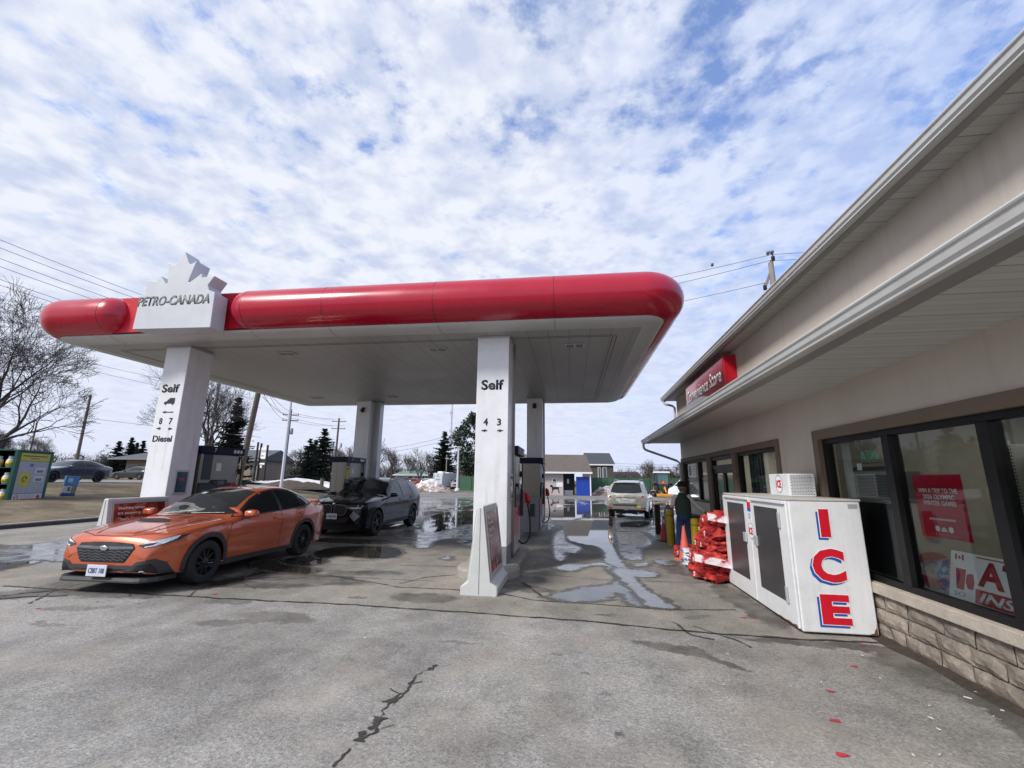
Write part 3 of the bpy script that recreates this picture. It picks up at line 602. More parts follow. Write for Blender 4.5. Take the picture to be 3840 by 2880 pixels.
a = lp(*k_(1025, 580)); c = lp(*k_(1690, 545)); tt = lp(*k_(1350, 505)); bt = lp(*k_(1350, 605))
text('PETRO-CANADA', M['silverink'], o, ((a[0]+c[0])/2, 0, (tt[1]+bt[1])/2+.0), Vector((1, 0, .0)), UZ, c[0]-a[0], (tt[1]-bt[1])*.88, .030, .14, .003, off=.004)
for x_ in (-.5, .5): b = MB(); b.box((x_-.05, .34, .18), (x_+.05, .60, .30)); b.build('bracket', M['grey'], sg)
b = MB(); b.box((-1.9, .46, .10), (1.9, .56, .86)); ob = b.build('recess_panel', M['redflat'], can); ob.location = (-7.9, 7.1, 4.44)
# ------------------------------------------------------------------ pump islands, pumps
def island(x0, x1, y0, y1, r, lab):
    t = thing('pump_island', lab, 'kerb island', ((x0+x1)/2, y0, 0), 0, 'concrete pump islands'); cx_ = 0; L = y1-y0
    b = MB(); b.box((x0-t.location.x, 0, 0), (x1-t.location.x, L, .15)); b.build('kerb', M['concrete'], t, bevel=.02)
    for yy in (.0, L):
        b = MB(); b.lathe([(r, -.01), (r, .12), (r-.03, .155), (r-.1, .165), (0, .165)], 36, Matrix.Translation((0, yy, 0))); b.build('rounded_end', M['concrete'], t, smooth=True, auto=40)
    return t
island(-1.98, -.98, 8.2, 10.15, .56, 'front right concrete pump island with rounded ends under pumps 3 and 4')
island(-1.75, -.85, 14.3, 16.3, .46, 'rear right concrete pump island beyond pumps 3 and 4')
island(-9.0, -8.0, 8.2, 10.3, .56, 'front left concrete pump island behind the orange car')
island(-8.0, -7.0, 13.9, 15.9, .5, 'rear left concrete pump island behind the black SUV')
m_graf = mat('pump_graphic_white', (.55, .5, .5), .35, var=.1)
m_disp = mat('pump_display', (.10, .12, .13), .15, var=.2)
def pump(name_no, x0, x1, y0, y1, lab, handed=1):
    """fuel dispenser: faces +x and -x; ends face -y / +y"""
    t = thing('fuel_pump', lab, 'fuel pump', ((x0+x1)/2, (y0+y1)/2, .15), 0, 'fuel pumps under the canopy'); W2, L2 = (x1-x0)/2, (y1-y0)/2
    b = MB(); b.box((-W2+.06, -L2+.02, 0), (W2-.06, L2-.02, 2.0)); b.build('cabinet', M['steel'], t, bevel=.01)
    b = MB(); b.box((-W2-.04, -L2-.04, 2.0), (W2+.04, L2+.04, 2.17)); hd = b.build('header_band', M['navy'], t, bevel=.008)
    for s in (-1, 1):
        u = Vector((0, 1, 0)) if s > 0 else Vector((0, -1, 0)); X = s*(W2-.06)
        if name_no: text(str(name_no[0 if s > 0 else 1]), M['whiteink'], hd, (s*(W2+.04), -.3*s*1, 2.085), u, UZ, None, .085, .02)
        for q in range(3):
            b = MB(); b.lathe([(.045, 0), (.045, .004)], 20, Matrix.Translation((s*(W2+.04), (.30+.105*q)*s, 2.085)) @ Matrix.Rotation(s*math.pi/2, 4, 'Y')); b.build('round_badge', M['ltgrey'], hd)
        b = MB(); b.box((X if s > 0 else X-.045, -L2+.04, .95), (X+.045 if s > 0 else X, L2-.22, 1.35)); b.box((X if s > 0 else X-.06, -.18, 1.3), (X+.06 if s > 0 else X, .24, 1.42)); p = b.build('control_panel', M['black'], t, bevel=.02)
        b = MB(); xx = X+s*.046; b.box((min(xx, xx+s*.006), -L2+.12, 1.08), (max(xx, xx+s*.006), -L2+.30, 1.2)); b.build('keypad', m_disp, p)
        xx = X+s*.061; b = MB(); b.box((min(xx, xx+s*.006), -.08, 1.31), (max(xx, xx+s*.006), .12, 1.40)); b.build('price_display', m_disp, p)
        b = MB(); b.box((min(X, X+s*.02), L2-.21, .95), (max(X, X+s*.02), L2-.03, 1.36)); rp = b.build('red_panel', M['redflat'], t)
        text('CLEAN', M['whiteink'], rp, (X+s*.021, L2-.12, 1.2), u, UZ, .14, .03)
        b = MB(); b.box((min(X, X+s*.012), -L2+.04, .08), (max(X, X+s*.012), L2-.04, .93)); gp_ = b.build('lower_panel', m_graf, t)
        rr = random.Random(3); b = MB()
        for q in range(6):
            y_ = -L2+.08+q*.15; b.prism([(y_, .92), (y_+.13, .92), (y_+.11, rr.uniform(.35, .6)), (y_+.04, rr.uniform(.2, .5))], (X+s*.0135, 0, 0), (0, 1, 0), UZ, (s*.002, 0, 0))
        b.build('leaf_pattern', M['redflat'], gp_)
        b = MB(); b.box((min(X, X+s*.006), -L2+.10, 1.42), (max(X, X+s*.006), -L2+.36, 1.99)); b.build('dark_window', M['carglass_'] if 'carglass_' in M else M['black'], t)
        if s > 0 or True:
            b = MB(); b.box((min(X, X+s*.006), -.10, 1.62), (max(X, X+s*.006), .04, 1.80)); b.build('notice', M['whiteink'], t)
        # nozzle in its boot, hose
        ny = L2-.02
        b = MB(); b.box((X-.03 if s > 0 else X-.09, ny-.1, .72), (X+.09 if s > 0 else X+.03, ny+.06, 1.30)); bt_ = b.build('nozzle_boot', M['black'], t, bevel=.02)
        b = MB(); x2 = X+s*.13; b.tube([(x2, ny, 1.22), (x2+s*.04, ny, 1.16), (x2+s*.07, ny, 1.02), (x2+s*.05, ny, .93)], [.03, .05, .055, .03], 10); b.box((x2-.02 if s > 0 else x2-.04, ny-.02, .98), (x2+.04 if s > 0 else x2+.02, ny+.02, 1.2)); nz = b.build('nozzle', M['redflat'], t, smooth=True, auto=40)
        b = MB(); pts = []
        for k in range(25):
            tt_ = k/24; pts.append((X+s*(.17+.10*math.sin(math.pi*tt_)-.14*tt_), ny-.05+.12*math.sin(math.pi*tt_)*1.0-.0*tt_, .95 - 1.9*tt_*(1-tt_)*1.35*(1-.15*tt_) - .62*tt_))
        pts = [(X+s*.18, ny, .96), (X+s*.20, ny, .85), (X+s*.23, ny-.01, .65), (X+s*.24, ny-.03, .45), (X+s*.22, ny-.08, .28), (X+s*.16, ny-.16, .18), (X+s*.08, ny-.24, .17), (X+s*.01, ny-.30, .24)]
        P2 = []
        for i in range(len(pts)-1):
            p0, p1, p2, p3 = [Vector(pts[max(0, min(len(pts)-1, j))]) for j in (i-1, i, i+1, i+2)]
            P2 += [.5*((2*p1)+(-p0+p2)*q+(2*p0-5*p1+4*p2-p3)*q*q+(-p0+3*p1-3*p2+p3)*q**3) for q in (0, .25, .5, .75)]
        P2.append(Vector(pts[-1])); b.tube(P2, .017, 8); b.build('hose', M['rubber'], t, smooth=True)
        # overhead hose retractor down the end post
        b = MB(); b.tube([(X+s*.02, ny+.05, 2.0), (X+s*.05, ny+.07, 1.8), (X+s*.05, ny+.08, 1.45), (X+s*.03, ny+.06, 1.2)], .014, 6); b.box((X-.02, ny+.03, 1.55), (X+.05, ny+.10, 1.68)); b.build('vapour_hose', M['rubber'], t)
    for e in (-1, 1):
        b = MB()
        for q in range(2): b.box((-W2+.1+q*(W2-.06), e*(L2-.02)-.006, .1), (W2*q+(-.04 if q == 0 else -.1)+.0, e*(L2-.02)+.006, 1.97))
        b.build('end_panel', M['steel'], t)
    return t
pump((3, 4), -1.85, -1.09, 8.98, 10.1, 'fuel pump 3 with a red nozzle just behind the front right pillar')
pump((7, 8), -8.9, -8.14, 8.96, 10.15, 'fuel pump 7 with three round badges, behind the orange car')
pump((1, 2), -1.58, -.90, 13.95, 14.95, 'fuel pump behind the grey bin, before the rear right pillar')
pB = pump((5, 6), -7.85, -7.27, 13.8, 15.0, 'fuel pump with a yellow notice, behind the black SUV')
b = MB(); b.box((.232, -.5, 1.45), (.238, -.26, 1.86)); o = b.build('yellow_notice', mat('yellow_paper', (.62, .47, .01), .5), pB)
text('NOTICE', M['ink'], o, (.238, -.38, 1.78), (0, 1, 0), UZ, .18, .04, .02)
# windscreen-wash bins
def wbin(x, y, lab, s=1.0, hz=1.0):
    t = thing('waste_bin', lab, 'bin', (x, y, .15), 0, 'grey bins on the pump islands')
    hexa = [(-.36, .0), (-.28, -.24), (.0, -.33), (.28, -.24), (.36, 0), (.36, .26), (-.36, .26)]
    b = MB(); b.prism([(p[0]*s*.8, p[1]*s*.8) for p in hexa], (0, 0, 0), UX, (0, 1, 0), (0, 0, .95*hz)); b.build('bin_body', mat('bin_grey', (.22, .235, .25), .6, var=.06), t, bevel=.015)
    b = MB(); b.box((-.24*s, -.14*s, .95*hz), (.24*s, .16*s, .965*hz)); b.build('bin_rim', M['grey'], t)
    b = MB(); b.box((.06, -.245*s, .45*hz), (.20, -.19*s, .80*hz), Matrix.Rotation(.0, 4, 'Z')); b.build('bin_opening', M['black'], t)
    return t
wbin(-1.28, 13.55, 'grey six-sided bin on the rear right pump island'); wbin(-7.45, 13.25, 'low grey bin behind the bonnet of the black SUV', 1.1)
# ------------------------------------------------------------------ poster stands
def imgmat(name, kind):
    m = bpy.data.materials.new(name); m.use_nodes = True; nt = m.node_tree; b = nt.nodes['Principled BSDF']; co = nt.nodes.new('ShaderNodeTexCoord').outputs['Object']
    c = RAMP(nt, NZ(nt, co, 2.6, 5, .6, 1.2), [(.36, (.10, .012, .012)), (.5, (.28, .05, .03)), (.60, (.42, .14, .07)), (.72, (.45, .36, .34))])
    LK(nt, c, b.inputs['Base Color']); b.inputs['Roughness'].default_value = .15; return m
m_post = imgmat('drink_poster', 0)
def poster_stand(x, y, lab):
    t = thing('poster_stand', lab, 'poster stand', (x, y, 0), 0, 'plastic A-shaped poster stands')
    prof = [(-.275, 0), (-.275, .12), (-.17, .19), (-.045, 1.25), (.045, 1.25), (.17, .19), (.275, .12), (.275, 0)]
    b = MB(); b.prism(prof, (0, 0, 0), UX, UZ, (0, 1.2, 0)); o = b.build('stand_body', M['offwhite'], t, bevel=.02, seg=3)
    b = MB(); b.box((-.004, -.004, .02), (.004, .0, 1.22)); b.build('mould_line', M['grey'], t)
    for s in (-1, 1):
        n_ = Vector((s*1.06, 0, .125)).normalized(); upv = Vector((-s*.125, 0, 1.06)).normalized(); uv = Vector((0, s, 0)); c0 = Vector((s*.1075, .6, .72)) + n_*.002
        Mx = Matrix((uv, upv, n_)).transposed().to_4x4(); Mx.translation = c0
        b = MB()
        for a_, c_ in (((-.55, -.49, 0), (.55, -.44, .018)), ((-.55, .44, 0), (.55, .49, .018)), ((-.55, -.4395, 0), (-.50, .4395, .018)), ((.50, -.4395, 0), (.55, .4395, .018))): b.box(a_, c_, Mx)
        b.build('frame', M['ltgrey'], t, bevel=.004)
        b = MB(); b.box((-.4995, -.4395, .0), (.4995, .4395, .006), Mx); p = b.build('poster', m_post, t)
        for q, ln in enumerate(('Slushies when', "it's snowing.", "That's Canada", 'for you.')):
            hh = .05; ww = (.50, .44, .50, .28)[q]; text(ln, M['whiteink'], p, Mx @ Vector((-.42, .36-.095*q, .007)), uv, upv, ww, hh if q in (0, 2, 3) else .058, .025, 0, .001, align='L', off=.001)
        # bobble hat and face of the printed figure
        b = MB(); b.add([Mx @ Vector((.05+.13*math.cos(a*.3), -.30+.15*math.sin(a*.3), .0075)) for a in range(21)], [tuple(range(21))]); b.build('printed_hat', mat('print_maroon', (.14, .01, .02), .2), p, fix=False)
        b = MB(); b.add([Mx @ Vector((.07+.075*math.cos(a*.3), -.36+.085*math.sin(a*.3), .0085)) for a in range(21)], [tuple(range(21))]); b.build('printed_face', mat('print_skin', (.42, .24, .17), .2), p, fix=False)
        b = MB(); b.box((-.40, -.40, .0065), (-.26, -.33, .008), Mx); b.build('printed_mark', M['redflat'], p)
poster_stand(-1.355, 6.72, 'pale plastic poster stand seen end-on before the right pillar')
poster_stand(-8.0, 6.9, 'pale plastic poster stand with a red drinks poster behind the orange bonnet')
# ------------------------------------------------------------------ convenience store (local frame: x into the building, y along the wall)
SLOC, SRZ = (3.33, 5.0, 0), -.01896
def sthing(name, label, cat, **k): return thing(name, label, cat, SLOC, SRZ, **k)
ST = sthing('store_building', 'beige stucco convenience store with stone base, dark framed windows and metal gutters', 'building')
m_stucco = mat('beige_stucco', (.58, .525, .46), .9, var=.07, scale=.7, bump=.5, bscale=120, dirt=.12, streak=.22)
m_trim = mat('brown_window_trim', (.165, .125, .092), .8, var=.07, bump=.3, bscale=150)
m_frame = mat('black_window_frame', (.007, .007, .008), .5, 0, var=.15, spec=.3)
m_gut = mat('gutter_aluminium', (.58, .59, .57), .34, .25, var=.07, scale=1.3, dirt=.25)
m_gutd = mat('fascia_taupe', (.30, .29, .275), .45, .2, var=.06)
m_sill = mat('stone_sill', (.42, .37, .31), .85, var=.12, scale=7, bump=.7, bscale=40, dirt=.3)
m_shingle = mat('dark_shingle', (.06, .058, .056), .9, var=.3, scale=12, bump=.6, bscale=30)
m_vent = mat('vented_soffit', (.58, .575, .545), .5, .1, var=.04)
_nt = m_vent.node_tree; _b = _nt.nodes['Principled BSDF']; _co = _nt.nodes.new('ShaderNodeTexCoord').outputs['Object']; _s = N(_nt, 'ShaderNodeSeparateXYZ'); LK(_nt, _co, _s.inputs[0])
_l1 = MT(_nt, 'LESS_THAN', MT(_nt, 'FRACT', MT(_nt, 'DIVIDE', _s.outputs[1], .40)), .03); _l2 = MT(_nt, 'LESS_THAN', MT(_nt, 'FRACT', MT(_nt, 'DIVIDE', _s.outputs[1], .10)), .09)
_dx = MT(_nt, 'LESS_THAN', MT(_nt, 'FRACT', MT(_nt, 'DIVIDE', _s.outputs[0], .03)), .4); _dy = MT(_nt, 'LESS_THAN', MT(_nt, 'FRACT', MT(_nt, 'DIVIDE', _s.outputs[1], .0125)), .45)
_gd = MT(_nt, 'LESS_THAN', MT(_nt, 'FRACT', MT(_nt, 'DIVIDE', _s.outputs[1], .20)), .5)
_dot = MT(_nt, 'MULTIPLY', MT(_nt, 'MULTIPLY', _dx, _dy), _gd)
_src = _b.inputs['Base Color'].links[0].from_socket
_c = MIXC(_nt, MT(_nt, 'MAXIMUM', MT(_nt, 'MULTIPLY', _l1, .65), MT(_nt, 'MAXIMUM', MT(_nt, 'MULTIPLY', _l2, .35), MT(_nt, 'MULTIPLY', _dot, .35))), _src, (.10, .10, .10)); LK(_nt, _c, _b.inputs['Base Color'])
# split-face stone courses
ms = bpy.data.materials.new('split_stone'); ms.use_nodes = True; _nt = ms.node_tree; _b = _nt.nodes['Principled BSDF']; _co = _nt.nodes.new('ShaderNodeTexCoord').outputs['Object']
_s = N(_nt, 'ShaderNodeSeparateXYZ'); LK(_nt, _co, _s.inputs[0])
_c = RAMP(_nt, NZ(_nt, _co, 9, 6, .7), [(.3, (.19, .165, .14)), (.55, (.30, .265, .225)), (.75, (.46, .42, .37))])
_c = MIXC(_nt, .8, _c, RAMP(_nt, NZ(_nt, _co, 1.7, 3, .5), [(.35, (.6, .57, .55)), (.65, (1.2, 1.15, 1.1))]), 'MULTIPLY')
LK(_nt, _c, _b.inputs['Base Color']); _b.inputs['Roughness'].default_value = .9
_bn = _nt.nodes.new('ShaderNodeBump'); _bn.inputs['Strength'].default_value = .9; _bn.inputs['Distance'].default_value = .02; LK(_nt, NZ(_nt, _co, 22, 6, .75), _bn.inputs['Height']); LK(_nt, _bn.outputs[0], _b.inputs['Normal'])
YE, YN = 9.95, -5.0
# walls
b = MB()
b.box((0, YN, 2.34), (.25, YE, 2.86)); b.box((0, 1.65, .6), (.25, 2.76, 2.34)); b.box((0, YN, .5), (.25, -3.2, 2.34)); b.box((0, 9.80, 0), (.25, YE, 2.34)); b.box((0, 6.99, 0), (.25, 9.80, 1.10)); b.box((0, 2.86, 0), (.25, 5.0, .95))
b.box((0.0, YN, 2.86), (.25, 10.09, 4.33)); b.box((.25, 9.75, 0), (9, 9.95, 2.9)); b.box((.25, 9.89, 2.9), (9, 10.09, 4.33)); b.build('stucco_wall', m_stucco, ST)
b = MB(); b.box((.12, YN, 0), (.25, 2.76, .47)); b.box((.030, YN, 0.0), (.05, 2.75, .46)); b.build('base_core', mat('dark_mortar', (.06, .052, .045), .95), ST)
rr = random.Random(11); b = MB(); z = 0.0
for h in (.155, .15, .155):
    y = YN + rr.uniform(-.3, 0)
    while y < 2.70:
        L = rr.choice((.22, .35, .45, .6)); d = rr.uniform(-.012, .012)
        if y+L > 2.76: L = 2.76-y
        if L > .05:
            # a block with a slightly uneven face
            a0, a1, z0, z1 = y+.006, y+L-.006, z+.005, z+h-.006; nu, nv = max(2, int(L/.07)), 3; rows = []
            for i in range(nu+1):
                row = []
                for j in range(nv+1):
                    yy, zz = a0+(a1-a0)*i/nu, z0+(z1-z0)*j/nv; e = 0 if (0 < i < nu and 0 < j < nv) else .022
                    row.append(Vector((d+e-.018+.022*noise.noise(Vector((yy*9, zz*9, h))), yy, zz)))
                rows.append(row)
            b.loft(rows)
            k = len(b.v); b.box((d+.018, a0, z0), (.028, a1, z1))
        y += L
    z += h
b.build('stone_base', ms, ST)
b = MB(); b.box((-.055, YN, .468), (.20, 1.72, .575)); b.build('window_sill', m_sill, ST, bevel=.008)
# brown trim
b = MB(); b.box((-.03, YN, 2.22), (.10, 1.65, 2.345)); b.box((-.03, 1.52, .575), (.10, 1.65, 2.22)); b.box((-.028, 2.76, 2.235), (.10, YE-.02, 2.345)); b.box((-.028, 2.76, .5), (.10, 2.88, 2.235))
b.box((-.026, 4.86, .0), (.10, 5.08, 2.235)); b.box((-.026, 6.70, .0), (.10, 7.0, 2.235)); b.box((-.026, 9.74, 0), (.10, 9.93, 2.235)); b.build('window_trim', m_trim, ST)
m_glass = glassmat('window_glass', (.70, .76, .74))
def window(y0, y1, z0, z1, mulls, name='window'):
    b = MB(); t = .065; b.box((.03, y0, z0), (.13, y1, z0+t)); b.box((.03, y0, z1-t), (.13, y1, z1)); b.box((.03, y0, z0+t), (.13, y0+t, z1-t)); b.box((.03, y1-t, z0+t), (.13, y1, z1-t))
    for m_ in mulls: b.box((.02, m_-.055, z0+t), (.14, m_+.055, z1-t))
    f = b.build(name, m_frame, ST, bevel=.004)
    b = MB(); b.add([(.075, y0+t, z0+t), (.075, y1-t, z0+t), (.075, y1-t, z1-t), (.075, y0+t, z1-t)], [(3, 2, 1, 0)]); b.build('pane', m_glass, f, fix=False)
    return f
window(-3.2, 1.52, .575, 2.22, (.26, -.93, -2.1)); window(2.88, 4.86, .95, 2.235, ()); window(7.0, 9.74, 1.10, 2.235, (8.07,))
# entrance doors
b = MB(); b.box((.02, 5.08, 1.93), (.12, 6.70, 2.03)); b.box((.02, 5.08, 2.15), (.12, 6.70, 2.235)); b.box((.02, 5.08, 0), (.12, 5.13, 1.93)); b.box((.02, 6.65, 0), (.12, 6.70, 1.93)); b.box((.02, 5.08, 2.03), (.12, 5.13, 2.15)); b.box((.02, 6.65, 2.03), (.12, 6.70, 2.15)); df = b.build('door_frame', m_frame, ST)
for a0, a1 in ((5.14, 5.885), (5.895, 6.64)):
    b = MB(); b.box((.04, a0, .02), (.09, a1, .20)); b.box((.04, a0, 1.84), (.09, a1, 1.92)); b.box((.04, a0, .20), (.09, a0+.07, 1.84)); b.box((.04, a1-.07, .20), (.09, a1, 1.84)); d = b.build('door', m_frame, ST)
    b = MB(); b.add([(.065, a0+.07, .2), (.065, a1-.07, .2), (.065, a1-.07, 1.84), (.065, a0+.07, 1.84)], [(3, 2, 1, 0)]); b.build('door_glass', m_glass, d, fix=False)
    yy = a1-.11 if a0 < 5.5 else a0+.11; b = MB(); b.tube([(.04, yy, .92), (-.03, yy, .94), (-.03, yy, 1.22), (.04, yy, 1.24)], .013, 8); b.build('door_handle', M['black'], d, smooth=True)
b = MB(); b.add([(.065, 5.13, 2.03), (.065, 6.65, 2.03), (.065, 6.65, 2.15), (.065, 5.13, 2.15)], [(3, 2, 1, 0)]); b.build('transom_glass', m_glass, df, fix=False)
# lower eave: soffit, gutter, roof skirt
b = MB(); b.add([(-1.12, YN, 2.855), (0, YN, 2.855), (0, 10.1, 2.855), (-1.12, 10.1, 2.855)], [(0, 1, 2, 3)]); b.build('lower_soffit', m_vent, ST, fix=False)
def extr(profile, y0, y1, cap=True):
    b = MB(); r0 = [Vector((p[0], y0, p[1])) for p in profile]; r1 = [Vector((p[0], y1, p[1])) for p in profile]; b.loft([r0, r1], closed=True, caps=cap); return b
def gutter(xo, zt, h, y0, y1, joints, nm):
    p = [(xo+.12, zt), (xo+.10, zt), (xo+.10, zt-.008), (xo+.012, zt-.008), (xo+.008, zt), (xo, zt), (xo-.004, zt-.012), (xo, zt-.022), (xo+.012, zt-.03), (xo+.018, zt-h*.62), (xo+.035, zt-h*.80), (xo+.035, zt-h*.93), (xo+.05, zt-h), (xo+.12, zt-h)]
    o = extr(p, y0, y1).build(nm, m_gut, ST)
    for j in joints: extr([(q[0]-.003 if q[0] < xo+.1 else q[0], q[1]-.002) for q in p[5:13]]+[(xo+.09, zt-.02)], j, j+.05).build('gutter_joint', m_gut, o)
gutter(-1.21, 2.955, .125, YN, 10.12, (7.9,), 'lower_gutter')
b = MB(); b.box((-1.095, YN, 2.835), (-1.075, 10.11, 2.90)); b.box((-1.07, YN, 2.845), (-.92, 10.11, 2.851)); b.build('lower_fascia', m_gutd, ST)
b = MB(); b.prism([(-1.12, 2.96), (0, 3.36), (0, 3.33), (-1.12, 2.92)], (0, YN, 0), UX, UZ, (0, 15.1, 0)); b.build('roof_skirt', m_shingle, ST)
b = MB(); b.prism([(-1.10, 2.86), (0, 2.86), (0, 3.33), (-1.10, 2.925)], (0, 10.1, 0), UX, UZ, (0, .02, 0)); b.build('eave_end', m_gutd, ST)
# upper eave
gutter(-.44, 4.43, .115, YN, 10.5, (.95,), 'upper_gutter')
b = MB(); b.box((-.33, YN, 4.30), (-.30, 10.45, 4.40)); b.box((-.30, YN, 4.30), (-.27, 10.45, 4.335)); b.build('upper_fascia', m_gutd, ST)
b = MB(); b.add([(-.32, YN, 4.325), (0, YN, 4.325), (0, 10.45, 4.325), (-.32, 10.45, 4.325)], [(0, 1, 2, 3)]); b.build('upper_soffit', m_vent, ST, fix=False)
b = MB(); b.prism([(-.36, 4.44), (4.5, 6.3), (9.4, 4.44), (9.4, 4.34), (-.36, 4.34)], (0, YN, 0), UX, UZ, (0, 15.5, 0)); b.build('main_roof', m_shingle, ST)
b = MB(); b.prism([(-.30, 4.335), (-.33, 4.44), (4.5, 6.28), (9.3, 4.44), (9.3, 4.335)], (0, 10.5, 0), UX, UZ, (0, .02, 0)); b.build('gable_end', m_gutd, ST)
# downspouts
def spout(pts, nm='downspout'):
    b = MB(); b.tube(pts, .038, 8); return b.build(nm, m_gut, ST, smooth=True, auto=50)
spout([(-1.15, 9.95, 2.84), (-1.15, 9.95, 2.72), (-1.12, 9.95, 2.66), (-1.05, 9.96, 2.62), (-.15, 10.0, 2.30), (-.03, 10.0, 2.22), (-.03, 10.0, .1)])
spout([(-.37, 10.3, 4.33), (-.37, 10.3, 4.25), (-.33, 10.28, 4.19), (-.12, 10.2, 4.12), (-.05, 10.17, 4.05), (-.05, 10.17, 3.25)])
# interior
b = MB(); b.box((.25, YN, -.02), (8, 9.7, .05)); b.build('floor', mat('shop_floor', (.25, .24, .22), .3, var=.1), ST)
b = MB(); b.box((3.2, YN, .05), (3.3, 9.7, 2.8)); b.box((.3, 2.0, .05), (3.2, 2.1, 2.8)); b.build('inner_wall', mat('inner_wall_beige', (.22, .20, .165), .8), ST)
b = MB(); b.box((.25, YN, 2.6), (8, 9.7, 2.7)); b.build('ceiling', mat('shop_ceiling', (.4, .4, .38), .8), ST)
for yy in (-3.6, -1.4, .8, 3.8, 6.4, 8.6): b = MB(); b.box((1.6, yy-.3, 2.57), (2.8, yy+.3, 2.598)); b.build('ceiling_lamp', mat('lamp_panel', (1, .97, .9), .5, var=0, emit=5.0), ST)
# shelving gondola seen end-on through the big window
m_wsh = mat('white_shelving', (.60, .60, .56), .5, var=.04)
def gondola(y, x0, x1, lab):
    t = sthing('shelf_unit', lab, 'shelving', group='white shelving units in the shop window')
    b = MB(); b.box((x0, y-.02, .62), (x1, y+.02, 2.02)); b.build('back_panel', m_wsh, t)
    b = MB()
    for xx in (x0, x1): b.box((xx-.02, y-.03, .3), (xx+.02, y+.03, 2.05))
    up = b.build('upright', m_wsh, t); b = MB()
    for k in range(44):
        for xx in (x0,): b.box((xx-.012, y-.0325, .7+.03*k), (xx-.002, y-.030, .715+.03*k)); b.box((xx+.004, y-.0325, .7+.03*k), (xx+.012, y-.030, .715+.03*k))
    b.build('slot_row', M['black'], up)
    return t
gondola(-.28, .70, 1.9, 'white slotted shelving unit behind the red poster'); gondola(-1.75, .45, 1.9, 'white slotted shelving unit behind the rightmost window pane')
t = sthing('display_cabinet', 'orange-brown display cabinet above white panels behind the poster', 'cabinet')
b = MB(); b.box((1.0, -1.6, 1.45), (1.06, -.30, 2.0)); b.build('upper_board', mat('orange_board', (.28, .13, .025), .5, var=.2), t)
b = MB(); b.box((1.0, -1.6, .55), (1.08, .2, 1.45)); b.build('lower_panel', mat('pale_panel', (.42, .38, .31), .6), t)
b = MB(); b.box((1.0, -.298, 1.45), (1.06, .2, 2.02)); b.box((.98, -1.6, 1.44), (1.0, .2, 1.47)); b.build('edge_trim', m_wsh, t)
# red window poster
t = sthing('window_poster', 'dark red poster about winning a trip to the winter games, inside the big window', 'poster')
m_pr = mat('poster_red', (.46, .005, .03), .35, var=.25, scale=1.2)
b = MB(); b.box((.13, -.48, 1.15), (.135, .11, 1.735)); o = b.build('sheet', m_pr, t)
UN = Vector((0, -1, 0))
for q, (ln, ww) in enumerate((('WIN A TRIP TO THE', .47), ('2026 OLYMPIC', .38), ('WINTER GAMES', .40))): text(ln, M['whiteink'], o, (.13, -.185, 1.585-.058*q), UN, UZ, ww, .044, .03, 0, .001)
b = MB(); b.box((.127, -.25, 1.485-.055), (.129, -.12, 1.483-.05)); b.build('rule', mat('pinkish_rule', (.5, .1, .12), .4), o)
b = MB(); b.box((.127, -.34, 1.312), (.129, -.03, 1.330)); b.build('web_address_strip', mat('pale_pink_ink', (.7, .45, .47), .5), o)
b = MB(); b.box((.127, -.36, 1.182), (.129, -.01, 1.186)); b.build('rule', mat('pinkish_rule', (.5, .1, .12), .4), o)
for yy, r_ in ((-.11, .026), (-.27, .028)):
    b = MB(); b.lathe([(r_, 0), (r_, .002)], 20, Matrix.Translation((.129, yy, 1.235)) @ Matrix.Rotation(-math.pi/2, 4, 'Y')); b.build('round_mark', M['whiteink'], o)
b = MB(); b.box((.127, -.225, 1.215), (.129, -.155, 1.258)); e = b.build('leaf_badge', M['redflat'], o); b = MB(); b.box((.1255, -.225, 1.212), (.127, -.155, 1.228)); b.prism([(-.03, 0), (-.02, .012), (-.012, .012), (0, .024), (.012, .012), (.02, .012), (.03, 0)], (.1268, -.19, 1.231), (0, 1, 0), UZ, (-.0012, 0, 0)); b.build('leaf_mark', M['whiteink'], e)
# ATM neon, air conditioner, black board, curtain, paper
t = sthing('neon_sign', 'unlit-looking green ATM tube sign hanging in the left pane', 'sign')
m_neon = mat('green_tube', (.05, .30, .20), .3, emit=.12)
o = text('ATM', m_neon, t, (.16, .80, 1.965), UN, UZ, .30, .13, -.012, 0, .01, name='tube_lettering'); b = MB(); b.box((.18, .62, 1.88), (.19, .98, 1.885)); b.build('rail', M['black'], t)
t = sthing('air_conditioner', 'grey louvred air conditioner set in a black board behind the left pane', 'air conditioner')
b = MB(); b.box((.135, .46, 1.44), (.45, 1.10, 1.78)); o = b.build('housing', mat('aircon_grey', (.24, .25, .25), .5), t, bevel=.01)
b = MB()
for k in range(17): b.box((.128, .50, 1.47+k*.0165), (.135, 1.04, 1.477+k*.0165))
b.build('louvre', M['black'], o)
b = MB(); b.box((.14, .33, .65), (.16, 1.16, 1.43)); b.box((.14, .33, 1.79), (.16, 1.12, 1.84)); b.build('board', M['black'], t)
t = sthing('curtain', 'pale hanging curtain strip at the left edge of the big window', 'curtain'); rows = [[Vector((.17+.012*math.sin(k*1.9), 1.17+.025*k, z)) for k in range(9)] for z in (.66, 2.15)]
b = MB(); b.loft(rows); b.build('cloth', mat('pale_curtain', (.42, .42, .38), .8), t, smooth=True)
t = sthing('paper_note', 'small blank white paper taped under the ATM tubes', 'paper'); b = MB(); b.box((.10, .86, 1.80), (.102, .95, 1.88)); b.build('sheet', M['whiteink'], t)
